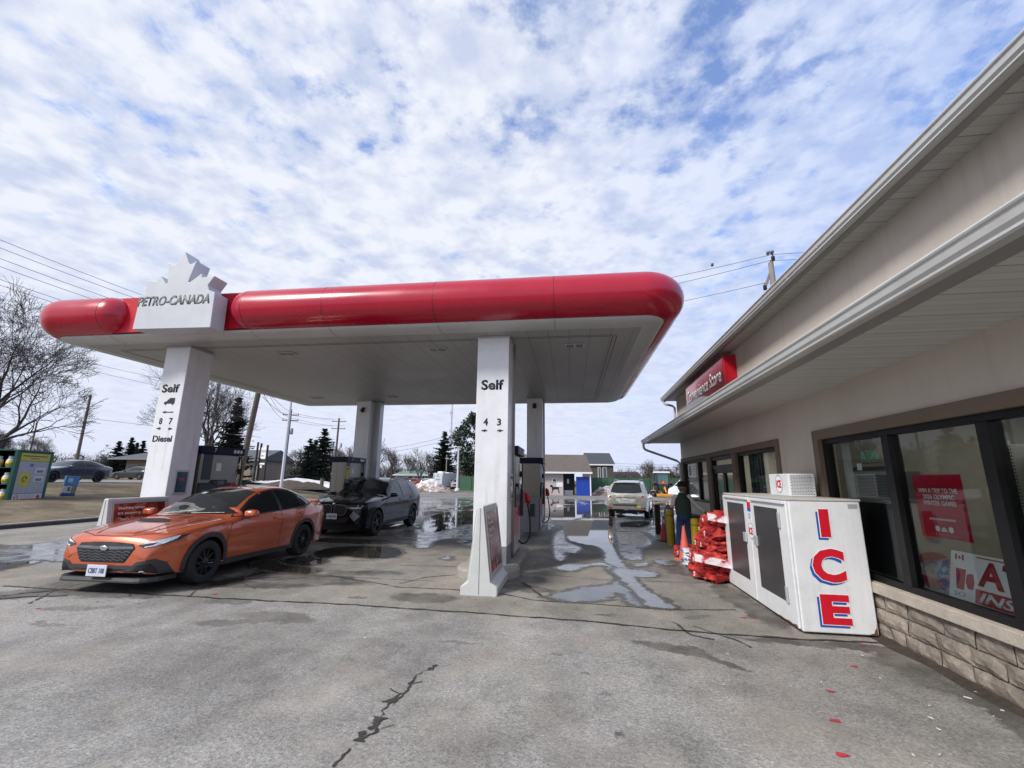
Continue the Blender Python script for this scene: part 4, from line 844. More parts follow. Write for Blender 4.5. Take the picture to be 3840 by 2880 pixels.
# ATM inside board
t = sthing('notice_board', 'red and white ATM INSIDE board with drinks leaning inside the window', 'sign')
Mx = Matrix.Translation((.14, 0, .63)) @ Matrix.Rotation(rad(12), 4, 'Y')
b = MB(); b.box((0, -1.25, 0), (.01, -.08, .42), Mx); o = b.build('board', M['whiteink'], t)
m_dr = mat('board_red', (.42, .02, .03), .4)
UV2 = (Mx.to_3x3() @ UZ)
b = MB(); b.box((-.002, -1.23, .39), (0, -.36, .40), Mx); b.box((-.002, -1.23, .01), (0, -.36, .13), Mx); b.build('red_band', m_dr, o)
text('ATM', m_dr, o, Mx @ Vector((0, -.72, .265)), UN, UV2, .68, .21, .035, 0, .001, off=.003); text('INSIDE', M['whiteink'], o, Mx @ Vector((-.002, -.74, .07)), UN, UV2, .68, .085, .03, .25, .001, off=.003)
b = MB(); b.box((-.002, -.15, .345), (0, -.13, .395), Mx); b.box((-.002, -.225, .345), (0, -.205, .395), Mx)
b.prism([(-.018, 0), (-.012, .014), (-.006, .012), (0, .026), (.006, .012), (.012, .014), (.018, 0), (.003, -.004), (.003, -.014), (-.003, -.014), (-.003, -.004)], Mx @ Vector((-.001, -.178, .362)), (0, 1, 0), UV2, (-.001, 0, 0)); b.build('flag', m_dr, o)
b = MB(); b.prism([(-.04, -.10), (-.055, .08), (.055, .08), (.04, -.10)], Mx @ Vector((-.001, -.20, .19)), (0, 1, 0), UV2, (-.001, 0, 0)); b.prism([(-.035, -.08), (-.045, -.02), (-.03, .05), (0, .055), (.035, .04), (.045, -.03), (.02, -.08)], Mx @ Vector((-.001, -.30, .19)), (0, 1, 0), UV2, (-.001, 0, 0)); b.build('drink_picture', m_dr, o)
b = MB(); b.box((-.003, -.26, .27), (-.001, -.14, .29), Mx); b.build('foam', M['whiteink'], o)
text('SO', mat('grey_ink', (.25, .25, .27), .5), o, Mx @ Vector((0, -.20, .05)), UN, UV2, .12, .04, 0, 0, .001)
# blue and white bag, blue floor sign
def lump(seed, sx, sy, sz, amp=.12, fr=2.2, sub=3, facet=False):
    bm = bmesh.new(); bmesh.ops.create_icosphere(bm, subdivisions=sub, radius=1)
    for v in bm.verts:
        p = v.co.copy(); q = Vector([math.copysign(abs(c)**.62, c) for c in p])
        if facet:
            d = noise.voronoi(p*fr + Vector((seed*3.1, seed, 0)))[0]; k = 1 + amp*(d[1]-d[0]) - amp*.4
        else: k = 1 + amp*noise.noise(p*fr + Vector((seed, seed*2, 0)))
        v.co = Vector((q.x*sx*k, q.y*sy*k, q.z*sz*k))
    vs = [v.co.copy() for v in bm.verts]; fs = [tuple(v.index for v in f.verts) for f in bm.faces]; bm.free(); return vs, fs
def bag_mesh(seed, sx, sy, sz, **k):
    b = MB(); vs, fs = lump(seed, sx, sy, sz, **k); b.add(vs, fs); return b
m_bb = bpy.data.materials.new('blue_white_print'); m_bb.use_nodes = True; _nt = m_bb.node_tree; _b = _nt.nodes['Principled BSDF']; _co = _nt.nodes.new('ShaderNodeTexCoord').outputs['Object']
LK(_nt, RAMP(_nt, NZ(_nt, _co, 15, 3, .6), [(.44, (.10, .28, .42)), (.50, (.40, .50, .56)), (.62, (.5, .57, .62))], 'CONSTANT'), _b.inputs['Base Color']); _b.inputs['Roughness'].default_value = .3
t = sthing('printed_bag', 'blue and white printed bag lying behind the glass below the poster', 'bag'); b = bag_mesh(4, .12, .26, .17, amp=.25, sub=4); o = b.build('sack', m_bb, t, smooth=True); o.location = (.34, -.02, .76)
t = sthing('floor_sign', 'blue A-shaped floor sign inside the window beside the ice chest', 'sign')
b = MB(); b.prism([(-.14, 0), (-.09, .40), (-.06, .45), (.06, .45), (.09, .40), (.14, 0), (.10, 0), (.07, .12), (-.07, .12), (-.10, 0)], (.18, .50, .60), (0, 1, 0), UZ, (.02, 0, 0)); b.prism([(-.14, 0), (-.09, .40), (.09, .40), (.14, 0)], (.26, .50, .60), (0, 1, 0), UZ, (.02, 0, 0)); o = b.build('panel', mat('sign_blue', (.02, .20, .36), .4), t)
b = MB(); b.box((.176, .46, .80), (.179, .54, .98)); b.build('picture', mat('grey_sticker', (.3, .3, .26), .4), o)
b = MB(); b.box((.30, -3, .56), (.9, 1.5, .60)); b.build('window_ledge', mat('ledge_grey', (.3, .3, .28), .6), ST)
# entrance windows: notices, added pale slats, lit bits
t = sthing('window_notice', 'white notice with a round black emblem in the far left shop window', 'notice')
b = MB(); b.box((.04, 8.38, 1.76), (.044, 9.30, 2.15)); o = b.build('sheet', M['whiteink'], t)
b = MB(); b.lathe([(.15, 0), (.15, .002)], 26, Matrix.Translation((.04, 9.06, 1.96)) @ Matrix.Rotation(-math.pi/2, 4, 'Y')); e = b.build('emblem_ring', M['ink'], o); b = MB(); b.lathe([(.10, 0), (.10, .002)], 24, Matrix.Translation((.0375, 9.06, 1.96)) @ Matrix.Rotation(-math.pi/2, 4, 'Y')); b.build('emblem_field', mat('grey_ink2', (.4, .4, .4), .5), e)
text('25', M['ink'], e, (.036, 9.06, 1.96), UN, UZ, None, .09, .03, 0, .001)
b = MB()
for k in range(4): b.box((.037, 8.45, 1.84+.07*k), (.039, 8.45+.25-.04*(k % 2), 1.86+.07*k))
b.build('print_line', mat('grey_ink2', (.4, .4, .4), .5), o)
m_infill = mat('pale_infill', (.78, .78, .75), .7, var=.06, scale=9)  # pale slats added for the bright white shapes showing in the glass
for y0_, y1_, z0_, z1_, lab in ((7.1, 8.0, 1.15, 1.74, 'pale slatted blind added in the right half of the far shop window'), (8.14, 9.66, 1.15, 1.72, 'pale slatted blind added in the left half of the far shop window'), (5.2, 6.6, .9, 1.72, 'pale slatted blind added behind the entrance door glass')):
    t = sthing('infill', lab, 'infill'); b = MB(); n = int((y1_-y0_)/.09)
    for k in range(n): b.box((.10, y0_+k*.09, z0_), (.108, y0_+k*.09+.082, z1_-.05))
    b.build('slat_panel', m_infill, t); b = MB(); b.box((.095, y0_, z1_-.05), (.14, y1_, z1_)); b.build('cap_rail', M['whiteink'], t)
t = sthing('drapes', 'dark hanging strips behind the window right of the door', 'drapes'); b = MB()
for k in range(5): b.loft([[Vector((.2+.02*math.sin(j), 4.0+.15*k+.02*j, z)) for j in range(5)] for z in (.95, 2.2)])
b.build('strip', mat('dark_drape', (.03, .045, .07), .8), t)
t = sthing('lit_sign', 'small green lit sign behind the window above the ice chest fan unit', 'sign'); b = MB(); b.box((.5, 3.0, 1.98), (.55, 3.42, 2.12)); b.build('panel', mat('green_lit', (.02, .35, .06), .4, emit=.5), t)
t = sthing('lit_display', 'red lit digits behind the window above the ice chest fan unit', 'display'); m_led = mat('red_led', (.9, .02, .03), .4, emit=1.6)
b = MB(); b.box((.32, 3.0, 1.80), (.36, 3.75, 1.97)); o = b.build('case', M['black'], t); text('7', m_led, o, (.319, 3.66, 1.89), UN, UZ, .05, .10, .03); text('III', m_led, o, (.319, 3.25, 1.89), UN, UZ, .12, .09, .02)
# fascia sign
t = sthing('store_sign', 'red box sign lettered Convenience Store above the lower gutter', 'sign')
b = MB(); b.box((-.25, 4.3, 2.98), (0, 7.66, 4.22)); o = b.build('box', M['redflat'], t, bevel=.012)
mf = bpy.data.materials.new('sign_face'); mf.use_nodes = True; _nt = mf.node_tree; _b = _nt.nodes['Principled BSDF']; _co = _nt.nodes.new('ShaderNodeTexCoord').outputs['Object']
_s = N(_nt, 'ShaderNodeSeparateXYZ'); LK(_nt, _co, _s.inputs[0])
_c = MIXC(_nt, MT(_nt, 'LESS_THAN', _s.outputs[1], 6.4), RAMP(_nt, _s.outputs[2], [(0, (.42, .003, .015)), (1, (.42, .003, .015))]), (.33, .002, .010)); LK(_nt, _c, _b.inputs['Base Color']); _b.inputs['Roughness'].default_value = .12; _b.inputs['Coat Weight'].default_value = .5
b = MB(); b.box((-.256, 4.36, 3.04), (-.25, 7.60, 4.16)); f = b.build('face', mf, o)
b = MB(); b.prism([(7.6, 3.06), (7.6, 3.76), (6.9, 3.74), (6.0, 3.66), (5.2, 3.52), (4.7, 3.38), (4.38, 3.10)], (-.2575, 0, 0), (0, 1, 0), UZ, (.001, 0, 0)); b.build('white_wave', M['whiteink'], f)
b = MB(); b.prism([(6.0, 3.06), (6.0, 3.50), (5.2, 3.385), (4.9, 3.06)], (-.2590, 0, 0), (0, 1, 0), UZ, (.001, 0, 0)); b.build('grey_wave', mat('pale_grey_ink', (.45, .44, .45), .3), f)
text('Convenience Store', M['whiteink'], f, (-.262, 5.98, 3.86), UN, UZ, 3.0, .34, .022, .12, .001, off=.003)
# ------------------------------------------------------------------ ice chest
t = sthing('ice_chest', 'white two-door ice chest with red and blue ICE lettering on its end', 'ice chest')
X0, X1, Y0_, Y1_ = -.85, -.06, .72, 3.12
m_ice = mat('ice_chest_white', (.72, .73, .74), .38, var=.05, scale=2, dirt=.22, streak=.25, bump=.25, bscale=3)
b = MB(); b.box((X0+.03, Y0_, .03), (X1, Y1_, 1.44)); body = b.build('body', m_ice, t, bevel=.012)
b = MB(); b.box((X0+.02, Y0_-.008, 1.44), (X1+.01, Y1_+.008, 1.465)); b.build('top_lid', mat('ice_top_grey', (.50, .48, .45), .5, dirt=.3), t, bevel=.005)
m_pan = mat('dull_black_panel', (.045, .045, .047), .38, var=.2, scale=4, dirt=.3)
for y0_, y1_ in ((1.93, 3.10), (.74, 1.91)):
    b = MB(); b.box((X0, y0_, .05), (X0+.028, y1_, 1.43)); d = b.build('door', m_ice, t, bevel=.008)
    pa = (y0_+.24 if y0_ < 1 else y0_+.20, y1_-.19 if y0_ < 1 else y1_-.24); b = MB(); b.box((X0-.006, pa[0], .28), (X0, pa[1], 1.33)); b.build('door_panel', m_pan, d)
    b = MB(); b.box((X0-.03, y0_+.01, 1.395), (X0, y1_-.12, 1.43)); b.build('door_canopy', m_ice, d, bevel=.006)
    hy = pa[0] if y0_ > 1 else pa[1]; b = MB(); b.box((X0-.03, hy-.05, .80), (X0-.006, hy+.05, .93)); b.build('latch', M['ltgrey'], d, bevel=.005)
    if y0_ < 1:
        for zz in (.36, 1.20): b = MB(); b.box((X0-.022, y0_+.17, zz-.09), (X0-.006, y0_+.215, zz+.09)); b.build('hinge', M['ltgrey'], d, bevel=.004)
def ptoX(x, y): q = plane_pt(x, y); return q
m_blue = mat('ice_blue', (.012, .09, .42), .4, var=.04); m_ired = mat('ice_red', (.58, .006, .022), .4, var=.04)
xc, dy = -.46, Y0_-.001
for L_, zc_, hh, ww in (('I', 1.195, .31, .105), ('C', .735, .36, .34), ('E', .275, .31, .30)):
    for mm, ox, oz, off, bd in ((m_blue, -.030, -.030, .002, .045), (M['whiteink'], 0, 0, .004, .062), (m_ired, 0, 0, .006, .045)):
        k_ = 1.05 if mm is M['whiteink'] else 1.0
        text(L_, mm, body, (xc+(-.015 if L_ == 'C' else -.0)+ox, dy-off, zc_+oz), UX, UZ, ww*k_ + (.014 if k_ > 1 and L_ == 'I' else 0), hh*k_, bd, 0, 0.0, off=0)
b = MB(); b.box((X1-.13, Y0_-.002, 1.36), (X1-.03, Y0_, 1.41)); b.build('maker_plate', M['ltgrey'], body)
m_rust = mat('rust', (.16, .06, .025), .9, var=.4)
b = MB(); b.prism([(0, 0), (-.09, 0), (-.06, .015), (-.035, .02), (-.02, .06), (-.008, .07), (0, .12)], (X1-.012, Y0_-.0005, .032), UX, UZ, (0, -.001, 0)); b.build('rust_patch', m_rust, body)
b = MB(); b.prism([(0, 0), (.5, 0), (.46, .012), (.3, .010), (.2, .022), (.12, .012), (.03, .03), (0, .02)], (X0+.002, Y0_+.05, .052), (0, 1, 0), UZ, (-.0035, 0, 0)); b.build('rust_patch', m_rust, body)
def icelogo(par, o, u, r):
    o, u = Vector(o), Vector(u); n_ = u.cross(UZ); b = MB(); b.prism([(r*math.cos(a*.21), 1.08*r*math.sin(a*.21)) for a in range(30)], o, u, UZ, n_*.001); l = b.build('round_sticker', mat('sticker_blue_ring', (.22, .26, .38), .4), par)
    b = MB(); b.prism([(r*.9*math.cos(a*.21), .97*r*math.sin(a*.21)) for a in range(30)], o+n_*.001, u, UZ, n_*.001); b.build('sticker_field', M['whiteink'], l)
    text('ICE', m_ired, l, o+n_*.002, u, UZ, r*1.35, r*.95, .04, 0, .001, off=.002)
icelogo(body, (X0-.001, 1.915, .97), UN, .105)
b = MB(); b.box((X0-.003, 1.86, 1.24), (X0, 1.98, 1.37)); s_ = b.build('sticker', m_ired, body); b = MB(); b.box((X0-.005, 1.86, 1.24), (X0-.003, 1.98, 1.29)); b.build('sticker_stripe', m_blue, s_)
b = MB(); b.box((X0-.003, 1.86, 1.12), (X0, 1.98, 1.225)); s_ = b.build('sticker', M['whiteink'], body)
b = MB()
for k in range(3): b.box((X0-.004, 1.875, 1.14+.027*k), (X0-.003, 1.965, 1.152+.027*k))
b.build('sticker_print', m_blue, s_)
# fan unit on top
t = sthing('fan_unit', 'white louvred fan unit with an ICE sticker sitting on the ice chest', 'fan unit')
b = MB(); b.box((-.46, 1.5, 1.466), (-.13, 2.12, 1.765)); o = b.build('housing', m_ice, t, bevel=.012)
b = MB()
for r_ in range(14):
    for c_ in range(9): 
        xx = -.437+c_*.033+(.012 if r_ % 2 else 0)
        if xx < -.17: b.box((xx, 1.497, 1.492+r_*.0185), (xx+.024, 1.4995, 1.499+r_*.0185))
b.build('louvre', M['black'], o)
icelogo(o, (-.461, 1.80, 1.625), UN, .115)
# ------------------------------------------------------------------ vehicles
def interp(keys, x):
    ks = keys
    if x <= ks[0][0]: return ks[0][1]
    if x >= ks[-1][0]: return ks[-1][1]
    for i in range(len(ks)-1):
        if ks[i][0] <= x <= ks[i+1][0]:
            x0, y0 = ks[i]; x1, y1 = ks[i+1]; h = x1-x0
            def sl(j):
                if j <= 0 or j >= len(ks)-1:
                    j = max(0, min(len(ks)-2, j if j <= 0 else j-1)); return (ks[j+1][1]-ks[j][1])/(ks[j+1][0]-ks[j][0])
                a = (ks[j][1]-ks[j-1][1])/(ks[j][0]-ks[j-1][0]); c = (ks[j+1][1]-ks[j][1])/(ks[j+1][0]-ks[j][0])
                return 0 if a*c <= 0 else 2*a*c/(a+c)
            t = (x-x0)/h; m0, m1 = sl(i)*h, sl(i+1)*h
            return (2*t**3-3*t*t+1)*y0+(t**3-2*t*t+t)*m0+(-2*t**3+3*t*t)*y1+(t**3-t*t)*m1
def srt(k): return sorted(k)
class Body:
    def __init__(s, sp):
        s.sp = sp; T, S, W, R, B = (srt(sp[k]) for k in ('top', 'sh', 'w', 'roof', 'low')); x0, x1 = T[0][0], T[-1][0]; n = sp.get('n', 150)
        rings = []; wr = sp['wr']
        xs = [x0+(x1-x0)*(.5-.5*math.cos(math.pi*i/n)) if False else x0+(x1-x0)*i/n for i in range(n+1)]
        xs = sorted(set(xs + [x0+.004, x0+.012, x0+.03, x1-.004, x1-.012, x1-.03]))
        for x in xs:
            zt, zs, w_, r_, zl = interp(T, x), interp(S, x), interp(W, x), interp(R, x), interp(B, x)
            zs = min(zs, zt-.012)
            for xw in sp['wheels']:
                ra = wr+sp.get('gap', .045); d = abs(x-xw)
                if d < ra: zl = max(zl, wr + math.sqrt(ra*ra-d*d))
            zl = min(zl, zs-.05); half = []
            ns, ntp = 10, 12
            for j in range(ns):
                t = j/(ns-1); z = zl+(zs-zl)*t; tt = (z-.2)/max(.1, zs-.2)
                crease = sp.get('crease', .012)*math.exp(-((tt-.80)/.10)**2)
                half.append((w_*(.945+.055*math.sin(math.pi*(.12+.62*max(0, tt)))) + crease - (.012 if j == ns-1 else 0), z))
            p0 = half[-1]; pc = (r_, zt-sp.get('crown', .03)-(.02 if zt-zs > .2 else 0)); hd = (zt-zs) < .2
            for j in range(1, ntp+1):
                t = j/ntp
                c1 = (p0[0]*.55+pc[0]*.45, p0[1]*.45+pc[1]*.55) if not hd else (p0[0]*.97, p0[1]+(zt-p0[1])*.55)
                # two pieces: straight tumblehome then a crowned roof
                if not hd:
                    if t <= .5:
                        q = t/.5; yy = p0[0]+(pc[0]-p0[0])*q; zz = p0[1]+(pc[1]-p0[1])*q + .015*math.sin(math.pi*q); yy += .02*math.sin(math.pi*q)
                    else:
                        q = (t-.5)/.5; a = q*math.pi/2; yy = pc[0]*(math.cos(a)*.55+(1-q)*.45); zz = pc[1]+(zt-pc[1])*math.sin(min(1, q*1.35)*math.pi/2)
                else:
                    q = t; c2 = (r_*.8, zt); yy = (1-q)**3*p0[0]+3*(1-q)**2*q*c1[0]+3*(1-q)*q*q*c2[0]; zz = (1-q)**3*p0[1]+3*(1-q)**2*q*c1[1]+3*(1-q)*q*q*c2[1]+q**3*zt
                half.append((yy, zz))
            ring = [Vector((x, y, z)) for y, z in half] + [Vector((x, -y, z)) for y, z in reversed(half[:-1])]
            rings.append(ring)
        b = MB(); b.loft(rings); m = len(rings[0])
        b.f.append(tuple(range(m))); b.f.append(tuple((len(rings)-1)*m+k for k in reversed(range(m))))
        s.mb = b
        bm = bmesh.new(); vv = [bm.verts.new(v) for v in b.v]
        for f in b.f:
            try: bm.faces.new([vv[i] for i in f])
            except Exception: pass
        bmesh.ops.recalc_face_normals(bm, faces=bm.faces); s.bvh = BVHTree.FromBMesh(bm); bm.free()
    def project(s, p, axis):
        """axis: '+y','-y','+x','-x','+z' = the side the ray comes from"""
        a = {'x': 0, 'y': 1, 'z': 2}[axis[1]]; sg = 1 if axis[0] == '+' else -1
        o = [0, 0, 0]; idx = [i for i in range(3) if i != a]; o[idx[0]], o[idx[1]] = p; o[a] = sg*6; d = [0, 0, 0]; d[a] = -sg
        h = s.bvh.ray_cast(Vector(o), Vector(d))
        if h[0] is None:
            q = Vector(o); q[a] = 0; r = s.bvh.find_nearest(Vector([o[i] if i != a else sg*1.0 for i in range(3)])); return r[0], r[1]
        n = h[1]; 
        if n[a]*sg < 0: n = -n
        return h[0], n
    def patch(s, poly, axis, off=.004, step=.06, thick=0.0):
        bm = bmesh.new(); a = {'x': 0, 'y': 1, 'z': 2}[axis[1]]
        vs = [bm.verts.new((p[0], p[1], 0)) for p in poly]; tri = tessellate_polygon([[Vector((p[0], p[1], 0)) for p in poly]])
        for t in tri:
            try: bm.faces.new([vs[i] for i in t])
            except Exception: pass
        for ax in (0, 1):
            lo, hi = min(p[ax] for p in poly), max(p[ax] for p in poly); n = int((hi-lo)/step)
            for k in range(1, n+1):
                co = [0, 0, 0]; co[ax] = lo+(hi-lo)*k/(n+1); no = [0, 0, 0]; no[ax] = 1
                bmesh.ops.bisect_plane(bm, geom=list(bm.verts)+list(bm.edges)+list(bm.faces), plane_co=co, plane_no=no)
        bmesh.ops.triangulate(bm, faces=bm.faces)
        bm.verts.index_update(); out = []
        for v in bm.verts:
            h, n = s.project((v.co.x, v.co.y), axis); out.append(h+n*off)
        fs = [tuple(v.index for v in f.verts) for f in bm.faces]; bm.free()
        b = MB(); b.add(out, fs); return b
def strip(pts, w):
    """thin polygon along a polyline (2D)"""
    L, R = [], []
    for i, p in enumerate(pts):
        p = Vector(p); t = (Vector(pts[min(i+1, len(pts)-1)])-Vector(pts[max(0, i-1)])).normalized(); n = Vector((-t.y, t.x)); L.append(tuple(p+n*w/2)); R.append(tuple(p-n*w/2))
    return L+R[::-1]
def arc(cx_, cz, r, a0, a1, n=14): return [(cx_+r*math.cos(rad(a0+(a1-a0)*k/n)), cz+r*math.sin(rad(a0+(a1-a0)*k/n))) for k in range(n+1)]
M['tyre'] = mat('tyre_rubber', (.018, .018, .019), .8, var=.2, bump=.3, bscale=60)
M['rimblack'] = mat('gunmetal_rim', (.045, .047, .05), .3, .7, var=.1); M['rimsilver'] = mat('silver_rim', (.35, .36, .37), .3, .8, var=.05)
M['carglass'] = mat('dark_car_glass', (.010, .012, .014), .04, var=.1, spec=.5); M['carglass2'] = mat('tinted_car_glass', (.02, .024, .026), .04, var=.1, spec=.55)
M['clad'] = mat('grey_cladding', (.035, .036, .038), .6, var=.1); M['gap'] = mat('shut_line', (.01, .008, .008), .7); M['lens'] = mat('headlight_lens', (.66, .68, .70), .10, var=.3, scale=20, coat=.5)
M['lensdark'] = mat('smoked_lens', (.03, .03, .034), .08, var=.3, coat=.5); M['tail'] = mat('tail_lens', (.30, .008, .008), .12, var=.2, coat=.4); M['amber'] = mat('amber_lens', (.5, .2, .02), .2)
M['plate'] = mat('plate_white', (.6, .62, .66), .4); M['plateink'] = mat('plate_blue', (.04, .06, .28), .4); M['chrome'] = mat('chrome', (.6, .6, .6), .12, 1.0, var=.05)
def wheel(par, x, y, r, wd, side, m_rim, spokes=10):
    w_ = thing('wheel', None, None, (x, y, r)); w_.parent = par; s = side
    b = MB(); b.lathe([(r*.60, -wd*.45), (r*.72, -wd*.5), (r*.93, -wd*.48), (r*.985, -wd*.38), (r, -wd*.2), (r, wd*.2), (r*.985, wd*.38), (r*.93, wd*.48), (r*.72, wd*.5), (r*.60, wd*.45)], 40, Matrix.Rotation(math.pi/2, 4, 'X'), caps=False); b.build('tyre', M['tyre'], w_, smooth=True, auto=35)
    b = MB(); R_ = Matrix.Rotation(-math.pi/2*s, 4, 'X'); b.lathe([(r*.68, wd*.44), (r*.70, wd*.47), (r*.66, wd*.46), (r*.62, wd*.25), (r*.60, -.02)], 40, R_, caps=False)
    for k in range(spokes):
        a = 2*math.pi*k/spokes + (.16 if k % 2 else -.16)*0; Q = R_ @ Matrix.Rotation(a, 4, 'Z')
        for da in ((-.10, .10) if spokes <= 7 else (0,)): b.box((r*.12, -r*.026, wd*.28), (r*.66, r*.026, wd*.40), R_ @ Matrix.Rotation(a+da, 4, 'Z'))
    b.lathe([(r*.16, wd*.2), (r*.16, wd*.40), (r*.10, wd*.43)], 18, R_); b.build('rim', m_rim, w_, smooth=True, auto=30)
    b = MB(); b.lathe([(r*.58, -.01), (r*.58, wd*.12), (.01, wd*.13)], 24, R_); b.build('brake_shadow', M['gap'], w_)
    return w_
def mirror(par, x, y, z, side, m, sc=1.0):
    b = MB(); vs, fs = lump(3, .085*sc, .115*sc, .072*sc, amp=.02, sub=3); b.add([Vector((v.x*(1.15 if v.x > 0 else .7), v.y, v.z*(1.0 if v.z > 0 else .8)))+Vector((x, y+side*.12, z)) for v in vs], fs); o = b.build('wing_mirror', m, par, smooth=True)
    b = MB(); b.box((x-.05, min(y-side*.03, y+side*.07), z-.075), (x+.05, max(y-side*.03, y+side*.07), z-.045)); b.build('mirror_arm', M['black'], o)
    b = MB(); b.box((x-.062*sc, y+side*.12-.09*sc, z-.045*sc), (x-.058*sc, y+side*.12+.09*sc, z+.045*sc)); b.build('mirror_glass', M['carglass'], o)
def number_plate(par, s, x, z, face, mat_ink=None):
    """face +1: front (+x), -1: rear"""
    b = MB(); b.box((min(x, x+face*.012), -.155, z-.077), (max(x, x+face*.012), .155, z+.077)); o = b.build('number_plate', M['plate'], par, bevel=.004)
    text(s, mat_ink or M['plateink'], o, (x+face*.013, 0, z), Vector((0, face, 0)), UZ, .25, .07, .02, 0, .001, off=.001)
def make_car(name, label, sp, loc, rz, paint, rim, patches, group=None, plates=(), mirrors=True, extra=None, glass=None, cat='car'):
    t = thing(name, label, cat, loc, rz, group); B = Body(sp)
    o = B.mb.build('body', paint, t, smooth=True, auto=62); o.modifiers.new('n', 'WEIGHTED_NORMAL')
    T = srt(sp['top']); x0, x1 = T[0][0], T[-1][0]; hw = max(k[1] for k in sp['w'])
    b = MB(); b.box((x0+.25, -hw+.27, .20), (x1-.25, hw-.27, .62)); b.build('underbody', M['black'], t)
    for xw in sp['wheels']:
        for s_ in (1, -1): wheel(t, xw, s_*(hw-sp['tw']/2-.015), sp['wr'], sp['tw'], s_, rim, sp.get('spokes', 10))
    if glass is None: glass = M['carglass']
    for pt_ in patches:
        nm, m, ax, poly, off = pt_[:5]; both = len(pt_) > 5 and pt_[5]
        for s_ in ((1, -1) if both else (1,)):
            A = ax; P = poly
            if s_ < 0:
                if ax[1] == 'y': A = '-y'
                else: P = [((-p[0], p[1]) if ax[1] == 'x' else (p[0], -p[1])) for p in poly]
            B.patch(P, A, off, step=.05 if len(P) > 20 else .06).build(nm, m, t, smooth=True, fix=True)
    for a_ in plates: number_plate(t, *a_)
    if mirrors:
        for s_ in (1, -1): mirror(t, sp['mir'][0], s_*sp['mir'][1], sp['mir'][2], s_, sp.get('mirm', paint), sp.get('msc', 1.0))
    if extra: extra(t, B)
    return t
# --- orange sedan
M['orange'] = mat('orange_paint', (.50, .10, .034), .28, .25, var=.04, scale=1.2, coat=1.0)
spW = dict(wheels=(1.335, -1.34), wr=.328, tw=.235, mir=(.56, .89, 1.0), crease=.02, n=170,
    top=[(2.20,.50),(2.197,.60),(2.18,.685),(2.15,.765),(2.09,.815),(2.0,.85),(1.8,.888),(1.5,.93),(1.1,.965),(.98,.975),(.86,.985),(.6,1.11),(.35,1.235),(.1,1.34),(-.1,1.395),(-.4,1.445),(-.75,1.462),(-1.05,1.435),(-1.35,1.36),(-1.65,1.235),(-1.90,1.13),(-2.02,1.095),(-2.2,1.10),(-2.33,1.11),(-2.36,1.04),(-2.40,.86)],
    sh=[(2.20,.45),(2.15,.66),(2.03,.755),(1.8,.81),(1.5,.855),(1.0,.895),(.6,.915),(0,.93),(-1,.97),(-1.6,.99),(-2.1,.98),(-2.33,.95),(-2.4,.8)],
    w=[(2.20,.55),(2.185,.63),(2.13,.70),(2.05,.765),(1.9,.83),(1.7,.88),(1.335,.912),(.9,.895),(0,.893),(-.9,.90),(-1.34,.915),(-1.8,.895),(-2.1,.85),(-2.3,.775),(-2.38,.70),(-2.40,.66)],
    roof=[(2.20,.46),(2.0,.60),(1.2,.73),(.86,.75),(.5,.70),(.1,.625),(-.5,.595),(-1.1,.585),(-1.5,.60),(-1.9,.64),(-2.4,.66)],
    low=[(2.20,.31),(2.12,.285),(1.9,.265),(1.75,.245),(1.5,.215),(0,.21),(-1.9,.22),(-2.3,.28),(-2.4,.38)])
